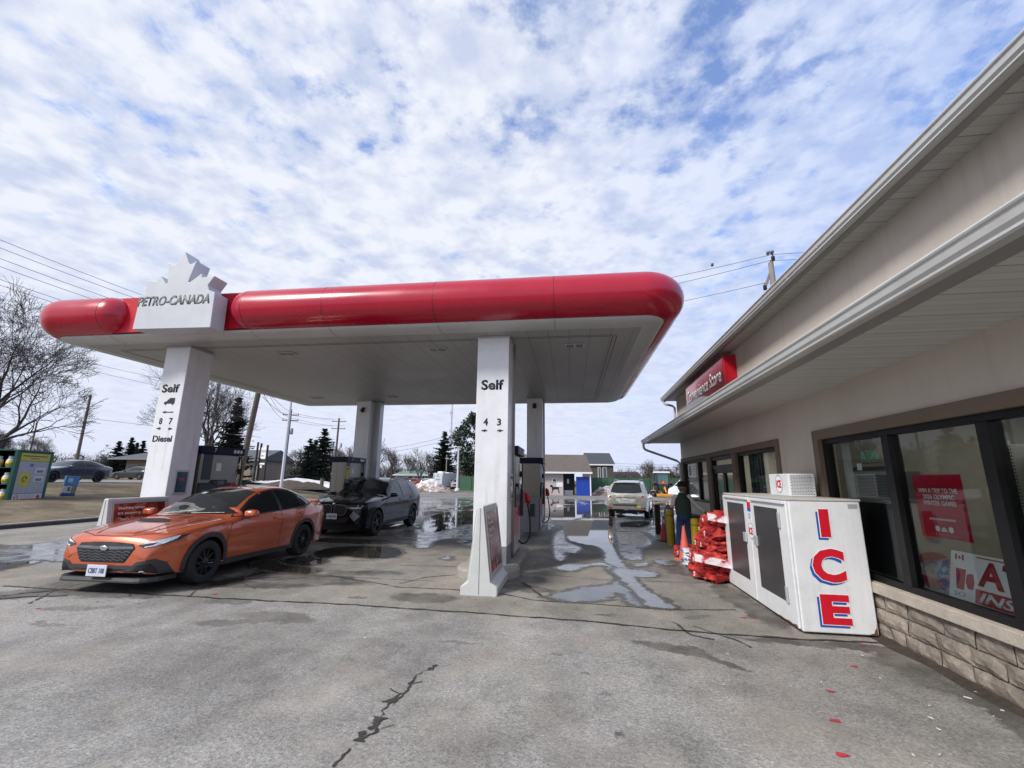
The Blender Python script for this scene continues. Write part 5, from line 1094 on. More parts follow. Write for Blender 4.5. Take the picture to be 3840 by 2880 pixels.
def wrx_extra(t, B):
    # honeycomb bars in the grille
    for k in range(4):
        z = .475+.036*k; n = 14; ww = (.35, .38, .41, .43)[k]; pts = [(-ww+2*ww*i/n, z+(.009 if i % 2 else -.009)) for i in range(n+1)]
        B.patch(strip(pts, .009), '+x', .017, .05).build('grille_mesh', MATS['dark_satin_grey'], t, fix=False)
    h, n = B.project((0, .628), '+x'); b = MB(); b.lathe([(.05, .0), (.05, .012), (.03, .016)], 24, Matrix.Translation(h+Vector((.02, 0, 0))) @ Matrix.Rotation(math.pi/2, 4, 'Y') @ Matrix.Diagonal((.75, 1.35, 1, 1))); b.build('badge', M['chrome'], t, smooth=True)
    # bonnet scoop
    prof = [(1.50, .0), (1.44, .045), (1.38, .05), (1.20, .03), (1.0, .005)]; rows = []
    for x, h_ in prof:
        row = []
        for k in range(11):
            y = -.33+.066*k; e = max(0, 1-abs(y/.33)**4); p, _n = B.project((x, y*(1 if x > 1.3 else .85)), '+z'); row.append(p+Vector((0, 0, .002+h_*e)))
        rows.append(row)
    b = MB(); b.loft(rows); b.build('bonnet_scoop', M['orange'], t, smooth=True)
    rows = []
    for x, h_, w_ in ((1.512, .004, .28), (1.448, .040, .275)):
        row = []
        for k in range(9):
            y = -w_+w_/4*k; p, _n = B.project((x, y), '+z'); row.append(p+Vector((0.003, 0, h_)))
        rows.append(row)
    b = MB(); b.loft(rows); b.build('scoop_mouth', M['black'], t)
    rows = []
    for k in range(23):
        y = -.77+.07*k; h_, _n = B.project((max(-.80, min(.80, y)), .34), '+x'); x_ = h_.x-(.10 if abs(y) > .82 else 0); rows.append([Vector((x_+.015, y, .175)), Vector((x_+.018, y, .195)), Vector((x_+.0, y, .235)), Vector((x_-.30, y, .235)), Vector((x_-.30, y, .165))])
    b = MB(); b.loft(rows, closed=True, caps=True); b.build('front_splitter', M['clad'], t)
    # boot lip, aerial, wipers
    b = MB(); b.loft([[Vector((-2.25, y, 1.103-.10*abs(y)**3)), Vector((-2.36, y*.98, 1.135-.10*abs(y)**3)), Vector((-2.38, y*.98, 1.115-.10*abs(y)**3)), Vector((-2.3, y, 1.08-.1*abs(y)**3))] for y in [-.62+.0775*k for k in range(17)]], closed=True, caps=True); b.build('boot_lip', M['orange'], t, smooth=True)
    for a_ in ((.84, -.55, .08), (.82, .05, .62)):
        p, _ = B.project((a_[0], a_[1]), '+z'); q, _ = B.project((.72, a_[2]), '+z'); b = MB(); b.tube([p+Vector((0,0,.02)), q+Vector((.02,0,.02))], .009, 6); b.build('wiper', M['black'], t)
    b = MB(); b.prism([(-.05, 0), (-.04, .05), (.03, .0)], (-1.25, 0, 1.40), UX, UZ, (0, .012, 0)); b.build('aerial', M['orange'], t)
    # seats & wheel silhouettes are hidden by tint; papers on the dashboard
    p, n = B.project((-.36, 1.33), '+x'); b = MB(); Mx = Matrix.Translation(p+n*.006) @ n.to_track_quat('Z', 'Y').to_matrix().to_4x4(); b.box((-.05, -.04, 0), (.05, .04, .002), Mx); b.build('windscreen_sticker', mat('pale_sticker', (.45, .55, .48), .4), t)
P_ = []
ws = [(-.70, 1.0), (-.66, 1.12), (-.56, 1.36), (-.32, 1.40), (0, 1.41), (.32, 1.40), (.56, 1.36), (.66, 1.12), (.70, 1.0), (.4, .998), (0, .995), (-.4, .998)]
P_ += [('windscreen', M['carglass2'], '+x', ws, .004)]
P_ += [('rear_screen', M['carglass'], '-x', [(-.56, 1.16), (-.50, 1.38), (.50, 1.38), (.56, 1.16)], .004)]
P_ += [('sunroof', M['carglass'], '+z', [(-.98, -.40), (-.98, .40), (-.42, .44), (-.42, -.44)], .004)]
P_ += [('window_surround', M['black'], '+y', [(.78, .955), (.52, 1.08), (.22, 1.235), (-.10, 1.355), (-.5, 1.405), (-.9, 1.39), (-1.2, 1.33), (-1.45, 1.225), (-1.62, 1.12), (-1.60, 1.06), (-1.3, 1.01), (-.6, .985), (.1, .965)], .003, True)]
P_ += [('front_side_glass', M['carglass'], '+y', [(.56, .995), (.44, 1.08), (.18, 1.205), (-.10, 1.315), (-.42, 1.37), (-.46, 1.0), (.1, .985)], .007, True), ('rear_side_glass', M['carglass'], '+y', [(-.56, 1.0), (-.54, 1.375), (-.9, 1.365), (-1.17, 1.305), (-1.21, 1.035)], .007, True), ('quarter_glass', M['carglass2'], '+y', [(-1.25, 1.04), (-1.23, 1.29), (-1.42, 1.205), (-1.54, 1.12), (-1.5, 1.075)], .007, True)]
hexg = [(-.47, .625), (-.42, .69), (-.2, .705), (0, .708), (.2, .705), (.42, .69), (.47, .625), (.37, .46), (.34, .435), (-.33, .435), (-.37, .46)]
P_ += [('grille_surround', M['rimblack'], '+x', hexg, .004), ('grille', M['black'], '+x', [(x*.95, .57+(z-.57)*.90) for x, z in hexg], .010), ('grille_bar', mat('dark_satin_grey', (.16, .165, .17), .3, .5), '+x', [(-.44, .652), (-.2, .652), (0, .650), (.2, .652), (.44, .652), (.46, .625), (.2, .612), (0, .608), (-.2, .612), (-.46, .625)], .018)]
P_ += [('lower_bumper', M['clad'], '+x', [(-.52, .33), (-.46, .405), (-.2, .40), (.2, .40), (.46, .405), (.52, .33), (.52, .195), (-.52, .195)], .012), ('lower_grille', M['gap'], '+x', [(-.46, .29), (-.42, .355), (.42, .355), (.46, .29), (.42, .25), (-.42, .25)], .016)]
P_ += [('grille_slat', M['clad'], '+x', [(-.44, .30), (.44, .30), (.44, .31), (-.44, .31)], .019)]
P_ += [('fog_lamp_recess', M['clad'], '+x', [(.45, .37), (.54, .45), (.73, .49), (.80, .43), (.83, .26), (.77, .205), (.50, .205), (.45, .28)], .010, True), ('recess_mouth', M['gap'], '+x', [(.52, .375), (.58, .415), (.70, .425), (.745, .36), (.745, .29), (.56, .27)], .014, True), ('fog_lamp', M['lens'], '+x', [(.63+.028*math.cos(k*.6), .315+.026*math.sin(k*.6)) for k in range(11)], .020, True)]
P_ += [('front_lip', M['clad'], '+x', [(-.50, .24), (-.50, .262), (.50, .262), (.50, .24)], .022)]
P_ += [('headlight', M['lensdark'], '+x', [(.50, .665), (.565, .70), (.68, .725), (.78, .755), (.872, .80), (.865, .755), (.84, .705), (.785, .675), (.70, .65), (.60, .635)], .006, True), ('headlight_led', M['lens'], '+x', [(.535, .678), (.60, .706), (.71, .733), (.835, .782), (.83, .745), (.80, .712), (.775, .69), (.715, .662), (.60, .641), (.60, .653), (.69, .672), (.728, .706), (.60, .690)], .011, True)]
P_ += [('wheel_arch_cladding', M['clad'], '+y', arc(1.335, .335, .372, 200, -20)+[(1.335+.44, .24)]+arc(1.335, .335, .445, -8, 188), .010, True), ('wheel_arch_cladding', M['clad'], '+y', arc(-1.34, .335, .372, 200, -20)+arc(-1.34, .335, .445, -8, 188), .010, True)]
P_ += [('bonnet_crease', M['orange'], '+z', strip([(.98, .60), (1.5, .585), (1.95, .47)], .045), .011, True), ('bonnet_crease', M['orange'], '+z', strip([(1.55, .34), (1.85, .36), (2.08, .30)], .04), .010, True), ('bumper_crease', M['orange'], '+x', [(.48, .56), (.56, .515), (.66, .52), (.80, .575), (.80, .56), (.66, .50), (.56, .495)], .014, True), ('door_crease', M['orange'], '+y', strip([(.86, .36), (0, .40), (-.85, .46)], .02), .008, True)]
P_ += [('side_sill', M['clad'], '+y', [(.92, .215), (.92, .315), (-.90, .285), (-.92, .215)], .014, True)]
for ln in ([(.94, .32), (.93, .62), (.90, .80), (.80, .93)], [(-.50, .30), (-.50, .99)], [(-1.02, .70), (-1.10, .80), (-1.27, .97), (-1.29, 1.02)], [(-.88, .36), (-1.02, .70)]): P_.append(('shut_line', M['gap'], '+y', strip(ln, .009), .003, True))
P_ += [('shut_line', M['gap'], '+z', strip([(.92, .80), (1.3, .775), (1.7, .73), (2.02, .60), (2.12, .3), (2.135, 0)], .008), .003, True)]
P_ += [('tail_light', M['tail'], '+y', [(-2.0, .90), (-2.32, .96), (-2.36, .86), (-2.2, .83)], .006, True), ('tail_light', M['tail'], '-x', [(.45, .87), (.70, .89), (.68, .97), (.45, .95)], .006, True)]
for xx, zz in ((-.37, .865), (-1.2, .90)): P_.append(('door_handle', M['orange'], '+y', [(xx-.10, zz-.018), (xx-.10, zz+.018), (xx+.10, zz+.018), (xx+.10, zz-.018)], .026, True))
make_car('orange_sedan', 'orange sedan with black wheel arches, bonnet scoop and number plate, parked at pump 7', spW, (-6.68, 8.05, 0), rad(-90)+.015, M['orange'], M['rimblack'], P_, plates=(('CBBT 108', 2.25, .335, 1),), extra=wrx_extra)
# --- black SUV
M['blackpaint'] = mat('black_paint', (.005, .006, .009), .14, .0, var=.05, coat=.08, spec=.3)
spB = dict(wheels=(1.43, -1.43), wr=.375, tw=.25, mir=(.62, .95, 1.13), crease=.014, n=130, spokes=5,
    top=[(2.30,.70),(2.292,.85),(2.26,.93),(2.15,.985),(1.9,1.04),(1.4,1.10),(1.0,1.14),(.88,1.155),(.6,1.31),(.3,1.47),(.1,1.57),(-.15,1.625),(-.6,1.66),(-1.2,1.655),(-1.7,1.615),(-2.1,1.56),(-2.2,1.50),(-2.35,1.25),(-2.42,1.1),(-2.45,.9),(-2.47,.7)],
    sh=[(2.30,.66),(2.2,.86),(2.0,.92),(1.4,.99),(.9,1.03),(0,1.04),(-1,1.06),(-1.8,1.09),(-2.3,1.09),(-2.45,.85),(-2.47,.65)],
    w=[(2.30,.66),(2.28,.74),(2.2,.83),(2.0,.91),(1.43,.96),(.8,.945),(0,.94),(-.9,.945),(-1.43,.965),(-1.9,.94),(-2.2,.88),(-2.4,.80),(-2.47,.72)],
    roof=[(2.3,.6),(1.4,.76),(.88,.76),(.3,.68),(0,.63),(-1.5,.61),(-2.1,.62),(-2.47,.70)], low=[(2.30,.42),(2.2,.28),(1.9,.25),(0,.27),(-1.9,.28),(-2.3,.34),(-2.47,.45)])
PB = [('windscreen', M['carglass2'], '+x', [(-.74, 1.18), (-.60, 1.55), (-.3, 1.575), (.3, 1.575), (.60, 1.55), (.74, 1.18), (0, 1.165)], .004),
      ('rear_screen', M['carglass'], '-x', [(-.62, 1.2), (-.56, 1.5), (.56, 1.5), (.62, 1.2)], .004),
      ('front_side_glass', M['carglass2'], '+y', [(.62, 1.10), (.30, 1.30), (.05, 1.46), (-.2, 1.53), (-.42, 1.55), (-.42, 1.09)], .006, True), ('rear_side_glass', M['carglass2'], '+y', [(-.50, 1.09), (-.50, 1.555), (-1.2, 1.545), (-1.32, 1.11)], .006, True), ('quarter_glass', M['carglass'], '+y', [(-1.40, 1.12), (-1.28, 1.54), (-1.62, 1.50), (-1.95, 1.25), (-1.98, 1.17)], .006, True),
      ('kidney_grille', M['gap'], '+x', [(.035, .86), (.10, .90), (.36, .885), (.42, .82), (.38, .68), (.30, .62), (.10, .62), (.04, .68)], .006, True),
      ('kidney_frame', M['grey'], '+x', strip([(.035, .86), (.10, .90), (.36, .885), (.42, .82), (.38, .68), (.30, .62), (.10, .62), (.04, .68), (.035, .86)], .012), .010, True),
      ('headlight', M['lensdark'], '+x', [(.46, .83), (.50, .90), (.80, .92), (.86, .87), (.82, .80), (.6, .79)], .006, True), ('headlight_led', M['lens'], '+x', strip([(.52, .82), (.62, .81), (.70, .83), (.72, .89)], .018), .010, True), ('headlight_led', M['lens'], '+x', strip([(.66, .81), (.80, .82), (.82, .885)], .016), .011, True),
      ('air_intake', M['gap'], '+x', [(-.42, .42), (-.5, .56), (.5, .56), (.42, .42)], .006), ('side_intake', M['grey'], '+x', [(.52, .60), (.62, .74), (.80, .60), (.66, .46)], .006, True),
      ('side_sill', M['clad'], '+y', [(1.0, .28), (1.0, .36), (-1.0, .38), (-1.0, .28)], .012, True)]
for ln in ([(1.02, .42), (1.0, .8), (.80, 1.03)], [(-.46, .38), (-.46, 1.08)], [(-1.1, .8), (-1.36, 1.08)]): PB.append(('shut_line', M['gap'], '+y', strip(ln, .01), .003, True))
for ln in ([(.9, .60), (1.6, .56), (2.2, .40)], [(1.0, .35), (1.6, .22), (2.2, .06)]): PB.append(('bonnet_crease', M['blackpaint'], '+z', strip(ln, .03), .012, True))
for xx, zz in ((-.28, .97), (-1.2, 1.0)): PB.append(('door_handle', M['blackpaint'], '+y', [(xx-.1, zz-.02), (xx-.1, zz+.02), (xx+.1, zz+.02), (xx+.1, zz-.02)], .026, True))
def bmw_extra(t, B):
    h, n = B.project((0, .93), '+x'); b = MB(); b.lathe([(.04, 0), (.04, .01)], 20, Matrix.Translation(h) @ Matrix.Rotation(rad(60), 4, 'Y')); b.build('badge', M['chrome'], t, smooth=True)
    for s in (1, -1):
        b = MB(); b.tube([(.0, s*.62, 1.60), (-.1, s*.625, 1.645), (-1.7, s*.60, 1.645), (-1.9, s*.6, 1.60)], .016, 8); b.build('roof_rail', M['black'], t, smooth=True)
    b = MB(); b.box((-2.40, -.55, 1.53), (-2.15, .55, 1.56)); b.build('rear_spoiler', M['blackpaint'], t, bevel=.01)
bl = make_car('black_suv', 'glossy black SUV nose to tail behind the orange car', spB, (-6.6, 14.35, 0), rad(-90)-.02, M['blackpaint'], M['rimblack'], PB, plates=(('CXEA 430', 2.325, .59, 1),), extra=bmw_extra)
# --- champagne SUV seen from behind
M['champ'] = mat('champagne_paint', (.36, .35, .31), .25, .45, var=.04, coat=1.0)
spS = dict(wheels=(1.40, -1.32), wr=.35, tw=.23, mir=(.62, .90, 1.12), crease=.012, n=130, spokes=5, msc=1.1,
    top=[(2.35,.62),(2.33,.75),(2.25,.83),(2.0,.92),(1.5,1.01),(1.15,1.06),(1.0,1.09),(.6,1.30),(.2,1.50),(-.05,1.60),(-.4,1.65),(-1.0,1.66),(-1.6,1.62),(-1.85,1.59),(-1.92,1.54),(-2.1,1.30),(-2.25,1.10),(-2.30,1.0),(-2.36,.75),(-2.38,.65)],
    sh=[(2.35,.56),(2.2,.74),(1.5,.90),(1.0,.96),(0,.98),(-1,1.0),(-1.9,1.02),(-2.2,1.01),(-2.30,.92),(-2.36,.68),(-2.38,.6)],
    w=[(2.35,.60),(2.3,.72),(2.15,.82),(1.4,.92),(0,.905),(-1.32,.925),(-1.8,.915),(-2.1,.89),(-2.3,.85),(-2.36,.82),(-2.38,.78)],
    roof=[(2.35,.6),(1.4,.74),(1.0,.74),(.3,.66),(0,.62),(-1.6,.61),(-1.95,.63),(-2.2,.76),(-2.38,.78)], low=[(2.35,.38),(2.2,.28),(1.8,.27),(0,.27),(-1.8,.30),(-2.2,.33),(-2.38,.38)])
PS = [('windscreen', M['carglass2'], '+x', [(-.68, 1.13), (-.58, 1.5), (.58, 1.5), (.68, 1.13)], .004), ('rear_screen', M['carglass'], '-x', [(-.70, 1.13), (-.60, 1.46), (-.3, 1.50), (.3, 1.50), (.60, 1.46), (.70, 1.13), (.4, 1.09), (-.4, 1.09)], .006),
      ('front_side_glass', M['carglass'], '+y', [(.62, 1.03), (.25, 1.30), (0, 1.46), (-.35, 1.53), (-.38, 1.02)], .006, True), ('rear_side_glass', M['carglass'], '+y', [(-.46, 1.02), (-.44, 1.54), (-1.15, 1.53), (-1.25, 1.05)], .006, True), ('quarter_glass', M['carglass'], '+y', [(-1.33, 1.06), (-1.24, 1.52), (-1.55, 1.48), (-1.95, 1.16), (-1.95, 1.10)], .006, True),
      ('tail_light', mat('clear_tail_lens', (.42, .40, .38), .1, .3, var=.25, scale=16, coat=.6), '-x', [(.46, 1.02), (.56, .90), (.80, .86), (.87, .93), (.80, 1.06), (.66, 1.07)], .010, True), ('tail_light_inner', M['tail'], '-x', [(.64, .92), (.76, .90), (.80, .96), (.70, .98)], .015, True), ('tail_light', MATS['clear_tail_lens'], '+y', [(-2.02, 1.06), (-2.27, 1.0), (-2.29, .89), (-2.1, .92)], .008, True),
      ('plate_recess', mat('champagne_light', (.46, .45, .40), .3, .4), '-x', [(-.46, .88), (.46, .88), (.36, .70), (.28, .66), (-.28, .66), (-.36, .70)], .006), ('chrome_strip', M['chrome'], '-x', [(-.46, .875), (-.46, .90), (.46, .90), (.46, .875)], .018),
      ('bumper_shade', M['clad'], '-x', [(-.60, .60), (.60, .60), (.56, .545), (-.56, .545)], .010), ('reflector', M['tail'], '-x', [(.62, .42), (.82, .43), (.82, .48), (.64, .47)], .012, True), ('lower_valance', M['clad'], '-x', [(-.78, .40), (.78, .40), (.70, .35), (-.70, .35)], .010),
      ('wiper', M['black'], '-x', strip([(-.45, 1.12), (-.1, 1.14), (.05, 1.16)], .03), .02), ('yellow_sticker', mat('sticker_yellow', (.6, .55, .03), .4), '-x', [(-.62, .47), (-.62, .58), (-.47, .58), (-.47, .47)], .012)]
for ln in ([(.98, .40), (.96, .75), (.86, .95)], [(-.42, .36), (-.42, 1.01)], [(-.98, .66), (-1.2, .85), (-1.29, 1.04)]): PS.append(('shut_line', M['gap'], '+y', strip(ln, .01), .003, True))
PS.append(('shut_line', M['gap'], '-x', strip([(-.74, 1.10), (-.50, .80), (-.46, .62), (.46, .62), (.50, .80), (.74, 1.10)], .01), .004))
def rx_extra(t, B):
    for s in (1, -1):
        b = MB(); b.tube([(.05, s*.58, 1.62), (-.1, s*.585, 1.69), (-1.5, s*.57, 1.69), (-1.7, s*.56, 1.62)], .02, 8); b.build('roof_rail', M['grey'], t, smooth=True)
    b = MB(); b.loft([[Vector((-1.80, y, 1.605-.06*abs(y)**2)), Vector((-2.0, y*.98, 1.57-.06*abs(y)**2)), Vector((-2.0, y*.98, 1.545-.06*abs(y)**2)), Vector((-1.85, y, 1.55-.06*abs(y)**2))] for y in [-.60+.1*k for k in range(13)]], closed=True, caps=True); b.build('rear_spoiler', M['champ'], t, smooth=True)
    b = MB(); b.box((-2.5, -.06, .36), (-2.3, .06, .41)); b.cyl((-2.47, 0, .40), (-2.47, 0, .46), .03, .025, 10); b.build('tow_hitch', M['grey'], t)
    for s in (1, -1):
        b = MB(); b.tube([(-2.1, s*.5, .27), (-2.36, s*.5, .26)], .03, 10); b.build('exhaust', M['grey'], t)
    b = MB(); b.lathe([(.31, -.09), (.31, .09)], 20, Matrix.Translation((-1.55, 0, .30)) @ Matrix.Diagonal((1, 1, .8, 1))); b.build('spare_wheel', M['tyre'], t)
make_car('champagne_suv', 'champagne coloured SUV with roof rails seen from behind beside the shop', spS, (2.95, 23.2, 0), rad(77), M['champ'], M['rimsilver'], PS, plates=(('BWZA 221', -2.365, .77, -1, M['ink']),), extra=rx_extra)
# --- generic small distant cars share two bodies
spG = dict(wheels=(1.42, -1.42), wr=.34, tw=.22, mir=(.55, .90, 1.0), n=110, crease=.012,
    top=[(2.42,.58),(2.40,.66),(2.3,.74),(2.0,.82),(1.3,.93),(1.0,.97),(.7,1.08),(.2,1.30),(-.1,1.40),(-.5,1.45),(-.9,1.44),(-1.3,1.37),(-1.7,1.24),(-2.05,1.11),(-2.3,1.07),(-2.42,1.04),(-2.47,.85),(-2.49,.7)],
    sh=[(2.42,.52),(2.2,.68),(1.3,.85),(.6,.90),(-1,.95),(-2,.97),(-2.4,.93),(-2.49,.62)], w=[(2.42,.6),(2.3,.74),(2.0,.86),(1.4,.915),(0,.90),(-1.4,.92),(-2.1,.86),(-2.4,.76),(-2.49,.66)],
    roof=[(2.42,.55),(1.0,.68),(.2,.60),(-.5,.56),(-1.4,.57),(-2.0,.64),(-2.49,.66)], low=[(2.42,.32),(2.0,.2),(0,.21),(-2.0,.22),(-2.49,.4)])
PG = [('windscreen', M['carglass2'], '+x', [(-.64, 1.0), (-.56, 1.36), (.56, 1.36), (.64, 1.0)], .004), ('rear_screen', M['carglass'], '-x', [(-.56, 1.15), (-.5, 1.38), (.5, 1.38), (.56, 1.15)], .004),
      ('front_side_glass', M['carglass2'], '+y', [(.62, .97), (.20, 1.20), (-.10, 1.32), (-.42, 1.37), (-.44, .97)], .006, True), ('rear_side_glass', M['carglass2'], '+y', [(-.50, .98), (-.48, 1.375), (-.95, 1.365), (-1.35, 1.26), (-1.72, 1.10), (-1.65, 1.03)], .006, True),
      ('headlight', M['lens'], '+x', [(.45, .64), (.80, .72), (.82, .64), (.5, .58)], .006, True), ('tail_light', M['tail'], '-x', [(.35, .86), (.72, .88), (.70, .96), (.35, .94)], .006, True), ('tail_light', M['tail'], '+y', [(-2.15, .92), (-2.42, .98), (-2.45, .88), (-2.3, .86)], .006, True),
      ('grille', M['gap'], '+x', [(-.45, .40), (-.5, .58), (.5, .58), (.45, .40)], .006), ('side_sill', M['clad'], '+y', [(1.0, .21), (1.0, .28), (-1.0, .28), (-1.0, .21)], .008, True), ('chrome_strip', M['chrome'], '+y', strip([(-.5, 1.385), (-.95, 1.375), (-1.4, 1.255), (-1.8, 1.10)], .012), .008, True)]
M['greypaint'] = mat('slate_paint', (.085, .095, .13), .22, .5, var=.05, coat=1.0)
q = at(330, 1790, 31.0)
ge = elev(-32.4, 27); make_car('grey_sedan', 'slate grey sedan with black wheels driving on the raised road', spG, (-32.4, 25.0, ge+.02), rad(-90)+.05, M['greypaint'], M['rimblack'], PG)
def small_car(label, paintname, col, x, y, z, rz, body='sedan', group='cars in the far parking lot', name='parked_car', sc=1.0):
    m = mat(paintname, col, .25, .2, var=.05, coat=.8); sp = dict(spG if body == 'sedan' else spB); sp['n'] = 60
    pt_ = [p for p in (PG if body == 'sedan' else PB) if p[0] in ('windscreen', 'rear_screen', 'front_side_glass', 'rear_side_glass', 'quarter_glass', 'headlight', 'tail_light', 'kidney_grille', 'grille')]
    if body != 'sedan': pt_ = [p for p in pt_ if p[0] != 'kidney_grille'] + [('grille', M['gap'], '+x', [(-.42, .62), (-.5, .84), (.5, .84), (.42, .62)], .006), ('tail_light', M['tail'], '-x', [(.52, 1.0), (.80, 1.0), (.78, 1.16), (.60, 1.16)], .008, True)]
    return make_car(name, label, sp, (x, y, z), rz, m, M['rimsilver'], pt_, group=group)
# ------------------------------------------------------------------ bollards, cones, bags beside the shop
m_yel = mat('bollard_yellow', (.62, .43, .015), .42, var=.10, scale=5, dirt=.25)
def bollard(x, y, r, h, m, lab, name='bollard'):
    t = thing(name, lab, 'bollard', (x, y, 0), 0, 'posts along the shop front'); b = MB()
    b.lathe([(r, 0), (r, h-.05), (r*.96, h-.02), (r*.8, h), (0, h+.004)], 28); b.build('post', m, t, smooth=True, auto=50)
    b = MB(); b.lathe([(r+.004, h-.15), (r+.004, h-.135)], 28); b.build('band', mat('dark_strap', (.05, .03, .02), .6), t)
    return t
bollard(2.57, 12.64, .09, .90, m_yel, 'dull yellow bollard between the man and the striped cone'); bollard(2.84, 11.2, .095, .80, m_yel, 'bright yellow bollard leaning on the stack of firewood bags')
t = thing('wooden_post', 'dark brown square wooden post beyond the orange cone', 'post', (2.74, 15.3, 0)); b = MB(); b.box((-.08, -.08, 0), (.08, .08, .90)); b.build('post', mat('creosote_brown', (.045, .022, .015), .8, var=.3, bump=.4), t, bevel=.012)
def cone(x, y, h, lab, m, rb, striped):
    t = thing('traffic_cone', lab, 'traffic cone', (x, y, 0), rb, 'traffic cones by the shop'); b = MB()
    b.lathe([(.135, .02), (.125, .06), (.028, h-.02), (.022, h)], 28); b.build('cone_body', m, t, smooth=True, auto=50)
    b = MB(); b.prism([(-.18, -.15), (-.15, -.18), (.15, -.18), (.18, -.15), (.18, .15), (.15, .18), (-.15, .18), (-.18, .15)], (0, 0, 0), UX, (0, 1, 0), (0, 0, .025)); b.build('cone_base', M['rubber'] if striped else m, t, bevel=.006)
    if striped:
        b = MB(); rr_ = lambda z: .125+(.028-.125)*(z-.06)/(h-.08)
        b.lathe([(rr_(h*.70)+.003, h*.70), (rr_(h*.86)+.003, h*.86)], 28); b.build('reflective_band', mat('reflective_grey', (.55, .56, .58), .35), t, smooth=True)
    return t
m_con = mat('cone_red', (.55, .035, .02), .5, var=.1, dirt=.15); m_con2 = mat('cone_faded_coral', (.68, .13, .10), .5, var=.1, dirt=.1)
cone(2.57, 13.45, .68, 'red traffic cone with a silver band beside the dull yellow bollard', m_con, .2, True); cone(2.40, 10.42, .70, 'faded coral traffic cone standing next to the salt bags', m_con2, .4, False)
# firewood bags
m_bag = bpy.data.materials.new('firewood_net'); m_bag.use_nodes = True; _nt = m_bag.node_tree; _b = _nt.nodes['Principled BSDF']; _tc = _nt.nodes.new('ShaderNodeTexCoord'); _co = _tc.outputs['Object']
_oi = _nt.nodes.new('ShaderNodeObjectInfo'); _c = RAMP(_nt, NZ(_nt, _co, 5.5, 5, .65), [(.32, (.17, .008, .010)), (.47, (.42, .022, .022)), (.60, (.68, .09, .065)), (.74, (.76, .22, .15))])
_mp = N(_nt, 'ShaderNodeMapping'); _mp.inputs['Scale'].default_value = (80, 80, 80); LK(_nt, _co, _mp.inputs[0]); _w = _nt.nodes.new('ShaderNodeTexVoronoi'); _w.inputs['Scale'].default_value = 1; LK(_nt, _mp.outputs[0], _w.inputs['Vector'])
_c = MIXC(_nt, .55, _c, RAMP(_nt, _w.outputs['Distance'], [(.2, (1.15, 1.1, 1.1)), (.6, (.55, .42, .42))]), 'MULTIPLY'); LK(_nt, _c, _b.inputs['Base Color']); _b.inputs['Roughness'].default_value = .6
m_label = bpy.data.materials.new('bag_label'); m_label.use_nodes = True; _nt = m_label.node_tree; _b = _nt.nodes['Principled BSDF']; _co = _nt.nodes.new('ShaderNodeTexCoord').outputs['Object']
LK(_nt, RAMP(_nt, NZ(_nt, _co, 9, 2, .4), [(.40, (.50, .05, .08)), (.47, (.72, .55, .58)), (.56, (.75, .70, .71))]), _b.inputs['Base Color']); _b.inputs['Roughness'].default_value = .35
def firewood(x, y, z, rz, seed, sx, sy, sz, lab, labelled=False):
    t = thing('firewood_bag', lab, 'firewood bag', (x, y, z), rz, 'red net bags of firewood by the ice chest'); rr = random.Random(seed); b = MB()
    # split logs packed in the bag, then the net drawn over them
    bm = bmesh.new()
    for k in range(13):
        a = rr.uniform(-.5, .5); cx_, cy_, cz_ = rr.uniform(-.72, .72)*sx, rr.uniform(-.6, .6)*sy, rr.uniform(-.6, .6)*sz; L = rr.uniform(.20, .34); w_ = rr.uniform(.07, .12)
        Q = Matrix.Translation((cx_, cy_, cz_)) @ Matrix.Rotation(rr.uniform(0, 6.3), 4, 'Z') @ Matrix.Rotation(a, 4, 'Y') @ Matrix.Rotation(rr.uniform(0, 6.3), 4, 'X')
        vs = [Q @ Vector(p) for p in ((-L/2, -w_, -w_*.6), (-L/2, w_, -w_*.6), (-L/2, 0, w_), (L/2, -w_, -w_*.6), (L/2, w_, -w_*.6), (L/2, 0, w_))]
        vs = [Vector((max(-sx, min(sx, v.x)), max(-sy, min(sy, v.y)), max(-sz, min(sz, v.z)))) for v in vs]
        vv = [bm.verts.new(v) for v in vs]; r_ = bmesh.ops.convex_hull(bm, input=vv)
    me_v = []; fs = []; bm.verts.index_update(); me_v = [v.co.copy() for v in bm.verts]; fs = [tuple(v.index for v in f.verts) for f in bm.faces]; bm.free(); b.add(me_v, fs)
    vs, f2 = lump(seed, sx*.93, sy*.93, sz*.93, amp=.55, fr=1.25, sub=4, facet=True); b.add(vs, f2)
    o = b.build('net_sack', m_bag, t)
    if labelled:
        b = MB(); rows = []
        for i in range(9):
            u_ = -1+2*i/8; rows.append([Vector((u_*sx*1.05, -sy*1.04-.03*(1-u_*u_)+.02*noise.noise(Vector((u_*3, j, seed))), sz*(-.30+.80*j/3)-.05*u_+.025*noise.noise(Vector((u_*4, j*2, seed))))) for j in range(4)])
        b.loft(rows); b.build('label', m_label, t)
    b = MB(); b.tube([(-sx*1.02, .02*math.cos(k*.9)+rr.uniform(-.01, .01), -.02+.035*math.sin(k*.9)) for k in range(7)], .006, 5); b.build('tie', M['whiteink'], t)
    return t
cols_ = [(2.42, 8.42, 'nearest the ice chest'), (2.50, 9.05, 'beside the bright yellow bollard'), (3.02, 8.62, 'against the shop wall')]
lay = ['bottom', 'second', 'third', 'fourth', 'fifth']
k = 0
